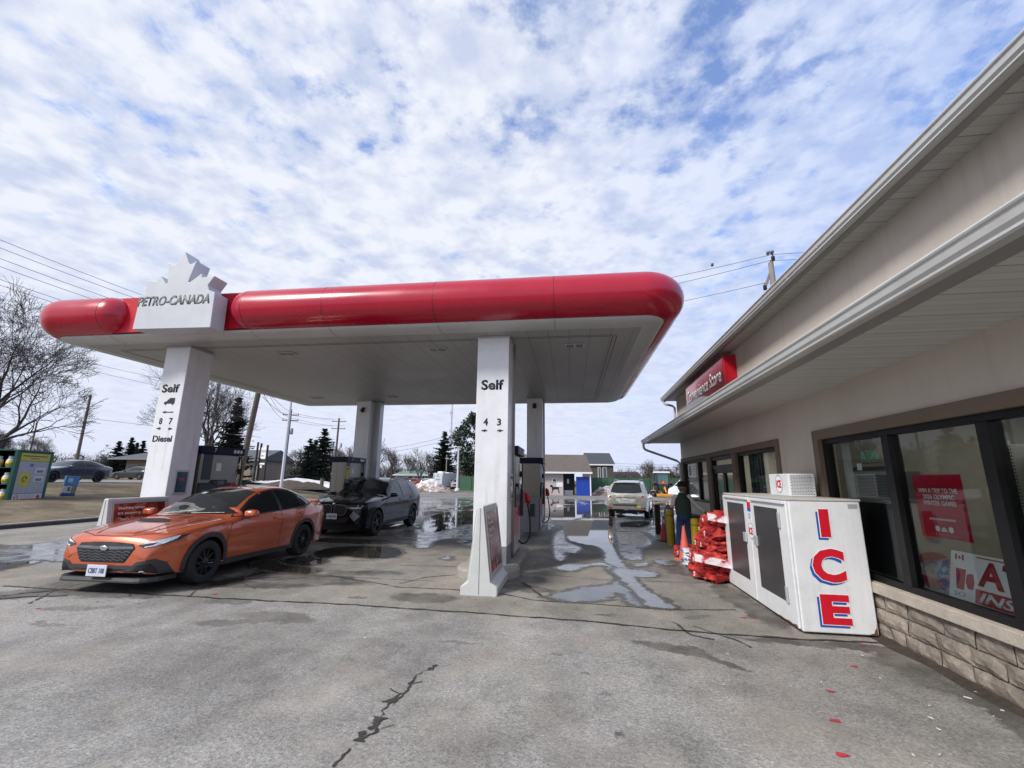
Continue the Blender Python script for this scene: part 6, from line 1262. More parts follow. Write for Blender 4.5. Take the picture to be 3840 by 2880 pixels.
for ci, (bx, by, cw) in enumerate(cols_):
    z = .135
    for L_ in range(5 if ci != 1 else 4):
        k += 1; h_ = .125+.02*((k*7) % 3)/2
        off = (-.10, -.02, .09, .14, .18)[L_] if ci != 2 else 0
        firewood(bx+off+.03*math.sin(k*2.3), by+.04*math.cos(k*1.7), z, .25*math.sin(k*1.9), k, .30, .34, h_, 'red net firewood bag, %s layer of the column %s' % (lay[L_], cw), labelled=(ci == 0 and L_ in (1, 4))); z += h_*1.62
firewood(2.55, 10.75, .13, .4, 91, .28, .26, .13, 'single red net firewood bag lying behind the coral cone')
firewood(3.0, 9.55, .13, .1, 92, .3, .26, .13, 'red net firewood bag on the ground between the bollard and the wall'); firewood(3.0, 9.55, .36, .3, 93, .3, .26, .12, 'red net firewood bag on top of the one between bollard and wall')
# ice melt bags
m_salt = bpy.data.materials.new('salt_bag_print'); m_salt.use_nodes = True; _nt = m_salt.node_tree; _b = _nt.nodes['Principled BSDF']; _co = _nt.nodes.new('ShaderNodeTexCoord').outputs['Object']
LK(_nt, RAMP(_nt, NZ(_nt, _co, 5, 1, .4), [(.45, (.72, .73, .74)), (.53, (.72, .73, .74)), (.56, (.03, .20, .45))], 'LINEAR'), _b.inputs['Base Color']); _b.inputs['Roughness'].default_value = .3
for k in range(5):
    t = thing('salt_bag', 'white and blue bag of ice melt, %s in the small stack beside the coral cone' % lay[k], 'salt bag', (2.36+.02*math.sin(k*3), 9.78+.02*math.cos(k*2), .035+.062*k), .2*math.sin(k*2.1), 'stacked bags of ice melt')
    b = bag_mesh(k+30, .15, .20, .040, amp=.25, fr=2.5); b.build('sack', m_salt, t, smooth=True)
# ash bin and newspaper rack by the far window
t = thing('ash_bin', 'blue-grey round-topped litter bin between the man and the dull yellow bollard', 'bin', (2.66, 13.1, 0)); b = MB(); b.lathe([(.12, 0), (.125, .75), (.13, .85), (.12, .95), (.08, 1.0), (0, 1.01)], 24); b.build('bin_body', mat('bin_blue_grey', (.16, .19, .23), .4), t, smooth=True)
b = MB(); b.box((-.128, -.05, .74), (-.10, .05, .84)); b.build('bin_opening', M['black'], t)
t = thing('newspaper_rack', 'low dark rack with blue bags below the far shop window', 'rack', (3.16, 12.9, 0)); b = MB(); b.box((-.2, -.5, 0), (.2, .5, .78)); b.build('rack_body', mat('rack_grey', (.10, .11, .10), .6), t, bevel=.02)
for q in range(3): b = MB(); b.box((-.215, -.44+.32*q, .42), (-.2, -.18+.32*q, .72)); b.build('blue_bag', m_bb, t)
t = thing('flyer_rack', 'blue water jugs in a low rack right of the entrance door', 'rack', (3.25, 11.3, 0)); b = MB(); b.box((-.13, -.3, .0), (.15, .3, .7)); b.build('rack_body', M['black'], t); b = MB(); b.box((-.14, -.27, .40), (-.13, .27, .66)); b.build('jug_front', m_bb, t)
# ------------------------------------------------------------------ the man
def skinmesh(name, pts, edges, m, par, root=0, sub=2, keep=None):
    me = bpy.data.meshes.new(name); names = list(pts); idx = {n: i for i, n in enumerate(names)}
    me.from_pydata([pts[n][0] for n in names], [(idx[a], idx[b]) for a, b in edges], []); o = bpy.data.objects.new(name, me); COL.objects.link(o)
    md = o.modifiers.new('skin', 'SKIN'); md.use_smooth_shade = True; md.branch_smoothing = .6
    for i, n in enumerate(names):
        v = me.skin_vertices[0].data[i]; r = pts[n][1]; v.radius = r if isinstance(r, tuple) else (r, r); v.use_root = (i == root)
    s = o.modifiers.new('sub', 'SUBSURF'); s.levels = s.render_levels = sub
    bpy.context.view_layer.update(); nm = bpy.data.meshes.new_from_object(o.evaluated_get(bpy.context.evaluated_depsgraph_get()))
    bpy.data.objects.remove(o); ob = bpy.data.objects.new(name, nm); COL.objects.link(ob); nm.materials.clear(); nm.materials.append(m); ob.parent = par
    for p in nm.polygons: p.use_smooth = True
    return ob
man = thing('person', 'man from behind in green vest, jeans and black cap, reaching right over the firewood', 'person', (2.66, 11.42, 0), 0)
J = dict(pelvis=((0, 0, .84), .10), belly=((-.005, .01, .98), .095), chest=((-.02, .035, 1.18), .10), neckb=((-.01, .05, 1.33), .055), neck=((0, .065, 1.40), .052), head=((.015, .085, 1.50), (.078, .092)), crown=((.02, .085, 1.575), (.062, .075)),
    shl=((-.155, .03, 1.26), .048), ell=((-.245, .06, 1.07), .040), wrl=((-.20, .30, 1.03), .03), shr=((.145, .03, 1.26), .048), elr=((.305, .05, 1.105), .040), wrr=((.49, .02, .93), .030),
    hipl=((-.085, 0, .78), .075), knl=((-.13, .03, .45), .050), anl=((-.20, -.02, .10), .040), tol=((-.215, .13, .045), .038), hipr=((.085, 0, .78), .075), knr=((.11, .07, .46), .050), anr=((.12, .03, .12), .040), tor=((.13, .17, .05), .038), heell=((-.198, -.06, .045), .035), heelr=((.118, -.01, .05), .035))
BE = [('pelvis', 'belly'), ('belly', 'chest'), ('chest', 'neckb'), ('neckb', 'neck'), ('neck', 'head'), ('head', 'crown'), ('chest', 'shl'), ('shl', 'ell'), ('ell', 'wrl'), ('chest', 'shr'), ('shr', 'elr'), ('elr', 'wrr'), ('pelvis', 'hipl'), ('hipl', 'knl'), ('knl', 'anl'), ('anl', 'tol'), ('pelvis', 'hipr'), ('hipr', 'knr'), ('knr', 'anr'), ('anr', 'tor')]
# hands: palm plus five unequal bent fingers
def hand(J, E, w, base, d, side, palm_n):
    w0 = Vector(J[w][0]); d = Vector(d).normalized(); s = d.cross(Vector(palm_n)).normalized()*side; n = Vector(palm_n).normalized(); p = w0+d*.055; J[base+'p'] = (tuple(p), (.036, .018)); E.append((w, base+'p'))
    for i, (lat, L) in enumerate(((-.028, .066), (-.010, .075), (.010, .070), (.027, .055))):
        a = p+d*.035+s*lat; b_ = a+d*L*.5+n*.008; c = b_+d*L*.38+n*.022
        for q, (v, r) in enumerate(((a, .0095), (b_, .009), (c, .0075))): J['%sf%d%d' % (base, i, q)] = (tuple(v), r)
        E += [(base+'p', '%sf%d0' % (base, i)), ('%sf%d0' % (base, i), '%sf%d1' % (base, i)), ('%sf%d1' % (base, i), '%sf%d2' % (base, i))]
    a = p-s*.035-d*.005; b_ = a-s*.022+d*.03+n*.01; J[base+'t0'] = (tuple(a), .011); J[base+'t1'] = (tuple(b_), .009); E += [(base+'p', base+'t0'), (base+'t0', base+'t1')]
hand(J, BE, 'wrr', 'hr', (.8, -.1, -.55), 1, (0, -.2, -1)); hand(J, BE, 'wrl', 'hl', (.3, .9, -.1), -1, (.3, 0, -1))
m_skin = mat('skin', (.34, .19, .14), .55, var=.05)
skinmesh('body', J, BE, m_skin, man)
S2 = lambda ks, g: {k: (J[k][0], tuple(q+g for q in J[k][1]) if isinstance(J[k][1], tuple) else J[k][1]+g) for k in ks}
m_jean = mat('blue_jeans', (.022, .05, .15), .85, var=.2, scale=6, bump=.3, bscale=120)
def ellloft(rows, n=22, b=None):
    """rows: (x, y, z, rx, ry)"""
    b = b or MB(); b.loft([[Vector((x+rx*math.cos(2*math.pi*k/n), y+ry*math.sin(2*math.pi*k/n), z+.004*noise.noise(Vector((k*.9, z*14, 1))))) for k in range(n)] for x, y, z, rx, ry in rows], closed=True, caps=True); return b
b = ellloft([(-.003, .008, .96, .150, .112), (0, 0, .90, .160, .122), (0, -.005, .82, .168, .128), (0, 0, .76, .160, .118)])
for lg in ([(-.085, 0, .80, .092), (-.10, .0, .66, .086), (-.13, .02, .45, .066), (-.17, .0, .25, .056), (-.20, -.02, .10, .058)], [(.085, 0, .80, .092), (.098, .03, .66, .086), (.11, .07, .46, .066), (.118, .05, .27, .056), (.12, .03, .11, .058)]):
    b.tube([p[:3] for p in lg], [p[3] for p in lg], 14)
b.build('jeans', m_jean, man, smooth=True, auto=60)
m_shirt = mat('pale_grey_knit', (.74, .73, .70), .9, var=.06, scale=12, bump=.3, bscale=100)
b = MB()
for sl in ([(-.13, .035, 1.30, .060), (-.165, .035, 1.26, .066), (-.21, .045, 1.16, .060), (-.245, .06, 1.07, .052), (-.235, .16, 1.045, .045), (-.205, .27, 1.03, .036)], [(.11, .035, 1.30, .060), (.15, .03, 1.265, .066), (.225, .04, 1.18, .060), (.305, .05, 1.105, .052), (.39, .035, 1.02, .044), (.475, .022, .945, .036)]):
    P_s = []
    for i in range(len(sl)-1):
        for q in (0, .5): P_s.append(tuple(sl[i][c]*(1-q)+sl[i+1][c]*q for c in range(4)))
    P_s.append(sl[-1]); b.tube([p[:3] for p in P_s], [p[3] for p in P_s], 14)
b.tube([(-.01, .055, 1.32), (0, .06, 1.375)], [.066, .058], 14); b.build('sweater', m_shirt, man, smooth=True, auto=60)
m_vest = mat('green_quilted_vest', (.032, .062, .042), .75, var=.15, bump=.2, bscale=60); rows = []
for k in range(15):
    z = .84+.034*k; f = (z-.84)/.476; rx = .168+.018*math.sin(f*3.0)-(.0 if f < .85 else (f-.85)*.55); ry = .128+.012*math.sin(f*2.6)-(0 if f < .8 else (f-.8)*.22); pf = .006*(k % 2)
    rows.append((-.02*f, .035*f, z, rx+pf, ry+pf))
rows += [(-.018, .045, 1.345, .075, .072), (-.010, .055, 1.375, .066, .062)]
ellloft(rows, 26).build('vest', m_vest, man, smooth=True, auto=70)
vs, fs = lump(12, .095, .108, .085, amp=.04, fr=3, sub=3); b = MB(); b.add([Vector((v.x+.016, v.y+.082, max(v.z, -.045)+1.565)) for v in vs], fs); b.build('knit_cap', mat('black_knit', (.012, .011, .014), .9, bump=.4, bscale=140), man, smooth=True)
m_boot = mat('black_boots', (.012, .012, .013), .5)
for s_, nm in (('l', 'boot'), ('r', 'boot')):
    P1 = S2(['an'+s_, 'to'+s_, 'heel'+s_], .018); skinmesh(nm, P1, [('an'+s_, 'heel'+s_), ('heel'+s_, 'to'+s_)], m_boot, man)
# face side (turned away): nose, ears, hair fringe under the cap
for sx_ in (-1, 1):
    b = MB(); vs, fs = lump(2, .012, .022, .032, amp=.05, sub=2); b.add([v+Vector((.015+sx_*.083, .075, 1.485)) for v in vs], fs); b.build('ear', m_skin, man, smooth=True)
b = MB(); vs, fs = lump(2, .014, .022, .022, amp=.05, sub=2); b.add([v+Vector((.018, .182, 1.475)) for v in vs], fs); b.build('nose', m_skin, man, smooth=True)
for sx_ in (-1, 1):
    b = MB(); b.lathe([(.010, 0), (.010, .004)], 12, Matrix.Translation((.017+sx_*.032, .172, 1.505)) @ Matrix.Rotation(-math.pi/2, 4, 'X')); b.build('eye', M['whiteink'], man)
b = MB(); b.box((-.006, .166, 1.440), (.040, .172, 1.447)); b.build('mouth', mat('lip', (.3, .1, .09), .5), man)
b = MB(); vs, fs = lump(8, .086, .07, .035, amp=.05, sub=2); b.add([v+Vector((.012, .045, 1.455)) for v in vs], fs); b.build('hair', mat('grey_hair', (.16, .14, .12), .9), man, smooth=True)
# small litter and wrappers on the ground
m_lit = mat('pale_litter', (.62, .60, .52), .7); rr = random.Random(21); kk = 0
for (x, y, s) in [(3486,2650,.03),(3490,2695,.03),(3520,2738,.025),(3425,2835,.03),(3727,2690,.022),(3630,2620,.04),(3760,2668,.018),(3300,2545,.02),(3080,2560,.018),(3200,2545,.02),(2730,2455,.018),(2745,2222,.015),(2638,2224,.02),(2715,2570,.02),(3235,2460,.02),(3525,2835,.03),(1750,2240,.03),(1852,2243,.03),(1370,2393,.03),(3665,2600,.03)]:
    p = gp(x, y); kk += 1; s *= .55; a = rr.uniform(0, 3); b = MB(); b.prism([(s*math.cos(a)*1.3, s*math.sin(a)), (-s*math.sin(a)*.4, s*math.cos(a)*.4), (-s*math.cos(a), -s*math.sin(a)*1.2), (s*math.sin(a)*.35, -s*math.cos(a)*.3)], (0, 0, 0), UX, (0, 1, 0), (0, 0, .006))
    o = b.build('litter', m_lit if kk != 17 and kk != 18 else mat('yellow_wrapper', (.7, .62, .3), .5)); o.location = (p.x, p.y, .005 if p.y < 5.5 else .010); tag(o, 'small pale scrap of litter on the pavement' if kk not in (17, 18) else 'crumpled wrapper at the foot of the right poster stand', 'litter', 'scraps of litter on the pavement')
m_rp = mat('red_survey_paint', (.45, .03, .05), .8, var=.2)
b = MB()
for i, (x, y, s) in enumerate([(3205,2500,.045),(3115,2594,.045),(3133,2704,.05),(3155,2832,.055),(3235,2422,.035),(2790,2318,.05),(2830,2322,.04),(1645,2241,.03),(1785,2250,.025),(1930,2262,.025),(2160,2288,.025),(805,2230,.05),(520,2265,.03),(145,2283,.05),(365,2258,.03)]):
    p = gp(x, y); a = .5+i; b.add([(p.x+s*math.cos(a+q*.9)*(1 if q % 2 else .6), p.y+s*.55*math.sin(a+q*.9)*(1 if q % 2 else .8), .009 if p.y > 5.4 else .0045) for q in range(7)], [tuple(range(7))])
struct('survey_paint', b, m_rp, fix=False)
# soil and twigs along the foot of the stone wall
m_soil = mat('wet_soil', (.045, .034, .025), .95, var=.4, scale=14, bump=1.0, bscale=40)
b = MB(); rows = []
for i in range(60):
    y = -.5+6.3*i/59; wd = (.16+.09*noise.noise(Vector((y*1.7, 2, 0))))*(1.15-.25*i/59); rows.append([Vector((3.38-.019*(y-5)-wd*q/4*1.2, y, (.03*(1-q/4)+.008*noise.noise(Vector((y*7, q, 3)))+.004)*(1 if q < 4 else 0)+.0025)) for q in range(5)])
b.loft(rows); tag(b.build('soil_strip', m_soil, smooth=True), kind='structure')
# ------------------------------------------------------------------ propane cage, newspaper box on the verge
m_grn = mat('cage_green', (.004, .075, .048), .45, var=.1, scale=3, dirt=.15)
t = thing('cylinder_cage', 'green gas cylinder exchange cage with a yellow headed panel on the verge', 'cylinder cage', (-23.2, 15.95, .42)); t.rotation_euler = (0, 0, .38)
W_, D_, H_ = 1.7, 2.05, 2.2
for x0, x1, y0, y1 in ((-.1, 0, 0, .1), (-W_, -W_+.08, 0, .08), (-.08, 0, D_-.08, D_), (-W_, -W_+.08, D_-.08, D_)): b = MB(); b.box((x0, y0, 0), (x1, y1, H_)); b.build('corner_post', m_grn, t)
b = MB(); b.box((-W_, 0, H_), (.02, D_, H_+.05)); b.build('roof', m_grn, t)
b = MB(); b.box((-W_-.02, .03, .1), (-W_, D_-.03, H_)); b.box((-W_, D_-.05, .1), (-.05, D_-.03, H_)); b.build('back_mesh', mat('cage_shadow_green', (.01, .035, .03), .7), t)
for z in (.12, .80, 1.48): b = MB(); b.box((-W_, .02, z), (-.02, D_-.02, z+.03)); b.build('shelf', m_grn, t)
b = MB(); b.box((-.03, .1, .05), (-.005, D_-.08, H_-.02)); fp = b.build('side_panel', m_grn, t)
m_pw = mat('panel_white', (.46, .47, .48), .45, dirt=.08)
b = MB(); b.box((-.005, .22, .42), (.004, D_-.2, 1.78)); pp = b.build('price_board', mat('board_grey', (.30, .31, .34), .45), fp)
b = MB(); b.box((-.005, .22, 1.80), (.006, D_-.2, 2.12)); y_ = b.build('yellow_header', mat('header_yellow', (.42, .36, .03), .45), fp)
for q, (ww, hh, zz) in enumerate(((1.4, .05, 1.98), (.5, .035, 1.88))): b = MB(); b.box((.006, .30 if q == 0 else .75, zz), (.008, .30+ww if q == 0 else .75+ww, zz+hh)); b.build('print_line', m_grn, y_)
b = MB(); b.prism([(.34, 1.28), (.95, 1.28), (.95, .86), (.88, .72), (.41, .72), (.34, .86)], (.0045, 0, 0), (0, 1, 0), UZ, (.003, 0, 0)); c_ = b.build('yellow_cylinder_picture', mat('header_yellow', (.42, .36, .03), .45), pp)
b = MB(); b.tube([(.009, .645+.11*math.cos(a*.35), 1.02+.11*math.sin(a*.35)) for a in range(16)], .02, 6); b.build('round_arrow', m_grn, c_)
for z in (1.28, .92): 
    b = MB(); b.box((.0045, 1.15, z-.02), (.007, 1.72, z+.24)); q_ = b.build('price_card', m_pw, pp); b = MB(); b.box((.0075, 1.25, z+.02), (.009, 1.62, z+.13)); b.build('price_digits', mat('digits_grey', (.12, .13, .14), .5), q_)
b = MB(); b.box((.0045, .8, 1.55), (.007, .98, 1.68)); b.build('star_mark', mat('purple_ink', (.10, .07, .28), .5), pp)
b = MB(); b.box((.0, .22, .10), (.006, D_-.2, .40)); wpn = b.build('warning_strip', m_pw, fp)
b = MB(); b.tube([(.010, .42+.10*math.cos(a*.4), .25+.10*math.sin(a*.4)) for a in range(17)], .012, 5); b.box((.007, .34, .24), (.010, .50, .26)); b.build('no_smoking_mark', m_ired, wpn)
b = MB(); b.prism([(0, -.12), (.12, 0), (0, .12), (-.12, 0)], (.0065, 1.62, .25), (0, 1, 0), UZ, (.003, 0, 0)); b.build('diamond_mark', m_ired, wpn)
for q in range(4): b = MB(); b.box((.0065, .62+.03*q, .33-.05*q), (.008, 1.40-.04*q, .35-.05*q)); b.build('warning_line', mat('faint_red', (.55, .25, .27), .5), wpn)
kx = 0
for L_, z in enumerate((.15, .83, 1.51)):
    for cx_ in (-.30, -.72, -1.14):
        g_ = thing('gas_cylinder', '%s gas cylinder %s on the %s shelf of the green cage' % ('white and yellow', ('right', 'in the middle', 'left')[kx % 3], ('bottom', 'middle', 'top')[L_]), 'gas cylinder', (0, 0, 0), 0, 'gas cylinders in the green cage'); kx += 1
        Mx = Matrix.Translation((-23.2, 15.95, .42)) @ Matrix.Rotation(.38, 4, 'Z') @ Matrix.Translation((cx_, .2, z)); g_.matrix_world = Mx
        b = MB(); b.lathe([(.10, 0), (.12, .02), (.14, .08), (.148, .18), (.14, .30), (.09, .36), (.03, .38)], 18); b.build('tank', mat('tank_white', (.55, .56, .54), .4, dirt=.1), g_, smooth=True)
        b = MB(); b.lathe([(.150, .07), (.152, .25)], 18); b.build('tank_label', mat('tank_yellow', (.55, .42, .03), .5, var=.5, scale=9), g_, smooth=True)
        b = MB(); b.lathe([(.10, .36), (.10, .46), (.09, .46), (.09, .36)], 14); b.build('collar', m_pw, g_)
t = thing('newspaper_box', 'blue and white newspaper box leaning on the verge beside the green cage', 'newspaper box', (-24.6, 19.25, .50)); t.rotation_euler = (0, rad(5), rad(60))
b = MB(); b.box((-.24, -.2, .25), (.24, .2, .62)); b.build('cabinet', mat('box_tan', (.20, .15, .10), .6, var=.3), t, bevel=.01)
b = MB(); b.box((-.25, -.21, .62), (.25, .21, 1.08)); o = b.build('top_cabinet', mat('box_blue', (.05, .19, .42), .45, var=.2), t, bevel=.02); b = MB(); b.box((-.15, -.214, .78), (.02, -.21, .98)); b.build('bird_mark', m_pw, o)
b = MB(); b.box((-.235, -.215, .28), (.06, -.20, .60)); o = b.build('front_card', m_pw, t); text('S', M['ink'], o, (-.03, -.216, .45), UX, UZ, None, .2, .04)
b = MB(); b.box((-.25, -.24, .13), (.25, .2, .25)); b.build('tray', mat('box_darkblue', (.02, .05, .18), .5), t, bevel=.01)
for sx_ in (-.16, .16): b = MB(); b.box((sx_-.04, -.1, 0), (sx_+.04, .1, .13)); b.build('foot', M['black'], t)
# ------------------------------------------------------------------ poles, wires
m_wood = mat('weathered_pole', (.13, .105, .085), .85, var=.25, scale=6, bump=.5, bscale=30); m_gpole = mat('grey_pole', (.24, .22, .20), .85, var=.2, bump=.4); m_wpole = mat('white_lamp_post', (.62, .63, .66), .4, var=.04)
m_wire = mat('wire', (.10, .10, .13), .6)
def gz(v): return elev(v.x, v.y) if v.x < -17.2 else 0.0
def pole(lab, px, py_, D, r0, r1, m, name='utility_pole', base=None, group='wooden utility poles', H=None):
    top = at(px, py_, D); z0 = gz(top) if base is None else base; t = thing(name, lab, 'pole', (top.x, top.y, z0), 0, group)
    b = MB(); h = (top.z-z0) if H is None else H; b.cyl((0, 0, -.2), (0, 0, h), r0, r1, 12); b.build('shaft', m, t, smooth=True, auto=60); return t, h
def arms(t, h, offs, L, yaw, ins=3):
    for o_ in offs:
        b = MB(); Mx = Matrix.Rotation(yaw, 4, 'Z') @ Matrix.Translation((0, .12, h-o_)); b.box((-L/2, -.05, -.06), (L/2, .05, .06), Mx); a = b.build('crossarm', m_wood, t)
        for s in (-1, 1):
            b = MB(); b.cyl(Mx @ Vector((s*(L/2-.1), 0, .05)), Mx @ Vector((s*(L/2-.1), 0, .30)), .04, .03, 8); b.build('insulator', M['grey'], a)
def transformer(t, z, x=.35, col=None):
    b = MB(); b.lathe([(.19, 0), (.21, .05), (.21, .75), (.16, .82), (0, .84)], 18, Matrix.Translation((x, .1, z))); b.build('transformer', col or M['grey'], t, smooth=True, auto=50)
pole('tall bare wooden pole crossing the sky left of the orange-car pillar', 340, 1482, 50, .17, .12, m_wood)
pole('thin wooden pole seen just above the green cage roof', 140, 1580, 80, .17, .12, m_wood); pole('faint thin pole at the left edge of the picture', 22, 1640, 95, .17, .12, m_wood)
pole('pale grey pole inside the dark tree behind pump 7', 838, 1330, 44, .14, .12, m_gpole)
def lean_pole(lab, top, base, r0, r1, m):
    t = thing('utility_pole', lab, 'pole', base, 0, 'wooden utility poles'); b = MB(); b.cyl((0, 0, 0), Vector(top)-Vector(base), r0, r1, 12); b.build('shaft', m, t, smooth=True, auto=60); return t
_b0 = at(884, 1845, 26); wp = lean_pole('thick weathered pole rising behind the right end of pump 7', at(1009, 1290, 26), Vector((_b0.x, _b0.y, .2)), .165, .135, m_wood)
p1, h1 = pole('wooden pole with two crossarms and a transformer just right of the white lamp post', 1092, 1535, 60, .19, .14, m_wood); arms(p1, h1, (.75, 1.5), 2.1, .25); transformer(p1, h1-3.4)
p2, h2 = pole('farther wooden pole with two crossarms and twin pale transformers', 1272, 1568, 80, .21, .15, m_wood); arms(p2, h2, (.6, 1.9), 2.4, .25); m_tp = mat('pale_transformer', (.30, .42, .48), .5); transformer(p2, h2-5.3, .75, m_tp); transformer(p2, h2-5.3, -.75, m_tp)
pole('short pole stub at the top of the brick building', 969, 1658, 57, .15, .12, mat('dark_post', (.03, .025, .022), .8))
def lamp(lab, px, py_, D, r, arm=1, bx=None):
    t, h = pole(lab, px, py_, D, r, r*.7, m_wpole, 'lamp_post', group='white lamp posts'); b = MB(); b.box((-.25, -.18, h), (.35*arm+.1, .18, h+.1)); b.build('lamp_head', m_wpole, t, bevel=.02); b = MB(); b.lathe([(r*2.2, 0), (r*2.0, .25), (r*1.2, .4)], 16); b.build('foot', m_wpole, t); return t
lamp('white lamp post seen under the canopy behind the roof of the orange car', 1124, 1230, 32, .10); lamp('white lamp post before the green fence left of the right pillar', 1720, 1678, 62, .16)
t, h = pole('thin pale pole in front of the tall spruce', 1676, 1705, 85, .12, .10, mat('tan_pole', (.30, .27, .20), .8)); 
rp, rh = pole('weathered pole with slanting arm and birds above the shop roof', 2890, 985, 22, .15, .12, m_gpole)
b = MB(); b.box((-.45, -.05, -.06), (.30, .05, .06), Matrix.Translation((-.12, .15, rh-.75)) @ Matrix.Rotation(rad(-66), 4, 'Y')); b.build('slanting_arm', m_gpole, rp)
ins = []
for nm, (x_, y_) in dict(a=(2898, 962), b=(2890, 985), c=(2868, 1070)).items():
    q = at(x_, y_, 22) - rp.location; ins.append(q + rp.location + Vector((0, 0, .12))); b = MB(); b.lathe([(.05, -.25), (.085, -.22), (.085, 0), (.03, .03), (.03, .10)], 12, Matrix.Translation(q)); b.build('insulator', M['black'], rp, smooth=True, auto=50)
def wire(lab, A, B_, sag=.6, r=.012, grp='overhead wires'):
    A, B_ = Vector(A), Vector(B_); n = 18; b = MB(); b.tube([A.lerp(B_, k/n)-Vector((0, 0, 4*sag*(k/n)*(1-k/n))) - A for k in range(n+1)], r, 5); o = b.build('overhead_wire', m_wire, smooth=True); o.location = A; tag(o, lab, 'wire', grp); return o
WR = 'overhead wire reaching the pole above the shop roof, '
for i, ((lx, ly), (rx, ry), nm) in enumerate((((2400, 1052), (3150, 930), 'topmost'), ((2400, 1092), (3150, 958), 'middle'), ((2400, 1142), (3150, 1040), 'lowest'))):
    # one run each side of the pole
    a = at(lx-500, ly+95, 30); wire(WR+nm+' on its left side', a, ins[i], .25, .013); wire(WR+nm+' on its right side', ins[i], at(rx, ry, 19.5), .05, .013)
for i, ((x0, y0), (x1, y1)) in enumerate((((0, 897), (530, 1105)), ((0, 928), (515, 1122)), ((0, 966), (465, 1134)), ((0, 997), (410, 1140)), ((0, 1043), (305, 1144)), ((0, 1065), (255, 1147)))):
    s_ = (y1-y0)/(x1-x0); e = at(1000+10*(i % 2), y0+s_*1000*.93, 26); a = at(-500, y0-500*s_*1.06, 13.5); wire('overhead wire in the upper left sky, number %s from the top' % ('one', 'two', 'three', 'four', 'five', 'six')[i], a, e, .28, .010)
for i, ((x0, y0), (x1, y1)) in enumerate((((100, 1300), (975, 1500)), ((60, 1318), (978, 1530)), ((200, 1545), (980, 1640)))): wire('faint wire under the left end of the canopy, %s of three' % ('upper', 'middle', 'lower')[i], at(x0-500, y0-(y1-y0)/(x1-x0)*500, 19), at(x1, y1, 26), .1, .008)
for i, (ya, yb, yc) in enumerate(((1557, 1580, 1640), (1577, 1606, 1660))):
    for s_, w_ in ((-22, 'left'), (22, 'right')):
        wire('wire from the near to the far crossarm pole, %s arm, %s end' % (('upper', 'lower')[i], w_), at(1082+s_, ya-8, 60), at(1270+s_, yb-9, 80), .3, .02); wire('wire from the thick pole to the near crossarm pole, %s arm, %s end' % (('upper', 'lower')[i], w_), at(985, 1440+40*i+s_*.4, 26.5), at(1082+s_, ya-8, 60), .3, .016)
for i, yy in enumerate((1722, 1733, 1742)): wire('distant wire low behind the sign posts, %s of three' % ('upper', 'middle', 'lower')[i], at(975, yy+2, 85), at(1240, yy-8, 95), .1, .025)
for i, yy in enumerate((1736, 1746, 1753)): wire('distant wire right of the dark gabled house, %s of three' % ('upper', 'middle', 'lower')[i], at(2290, yy, 90), at(2620, yy+6, 90), .2, .022)
for i, yy in enumerate((1650, 1665)): wire('long wire over the far bare trees, %s of two' % ('upper', 'lower')[i], at(1390, yy+40, 100), at(1740, yy-30, 70), .4, .03)
def bird(x, y, D, lab):
    q = at(x, y, D); t = thing('bird', lab, 'bird', q, 0, 'birds on the wires'); b = MB(); vs, fs = lump(5, .07, .11, .085, amp=.1, sub=2); b.add(vs, fs); vs, fs = lump(6, .04, .045, .04, amp=.05, sub=2); b.add([v+Vector((-.0, .07, .09)) for v in vs], fs); b.prism([(-.02, 0), (.02, 0), (.03, -.12), (-.03, -.12)], (0, -.08, -.03), UX, Vector((0, .8, .6)), (0, 0, .01)); b.build('feathers', mat('pigeon_grey', (.10, .10, .12), .8, var=.3), t, smooth=True)
    b = MB(); b.cyl((0, .11, .085), (0, .14, .08), .008, .002, 6); b.build('beak', M['black'], t)
bird(2880, 949, 22, 'pale pigeon on the top wire just left of the pole'); bird(2895, 946, 22, 'grey pigeon perched on the pole top'); bird(2671, 993, 25, 'lone dark bird on the top wire away from the pole')
# radio mast
q = at(1697, 1505, 250); t = thing('radio_mast', 'very tall thin lattice mast far behind the spruce', 'mast', (q.x, q.y, 0)); H_ = q.z; b = MB(); n = 60
for k in range(3):
    a = k*2.094; b.cyl((.35*math.cos(a), .35*math.sin(a), 0), (.35*math.cos(a), .35*math.sin(a), H_+20), .06, .06, 5)
for i in range(n):
    for k in range(3):
        a, c = k*2.094, (k+1)*2.094; z = H_*i/n; b.cyl((.35*math.cos(a), .35*math.sin(a), z), (.35*math.cos(c), .35*math.sin(c), z+H_/n), .035, .035, 4)
b.build('lattice', mat('mast_grey', (.16, .15, .19), .5), t)
for z in (H_*.45, H_*.62, H_*.85): b = MB(); b.box((-.9, -.1, z), (.9, .1, z+.25)); b.box((-.95, -.2, z-1), (-.8, .2, z+1)); b.build('antenna', M['grey'], t)
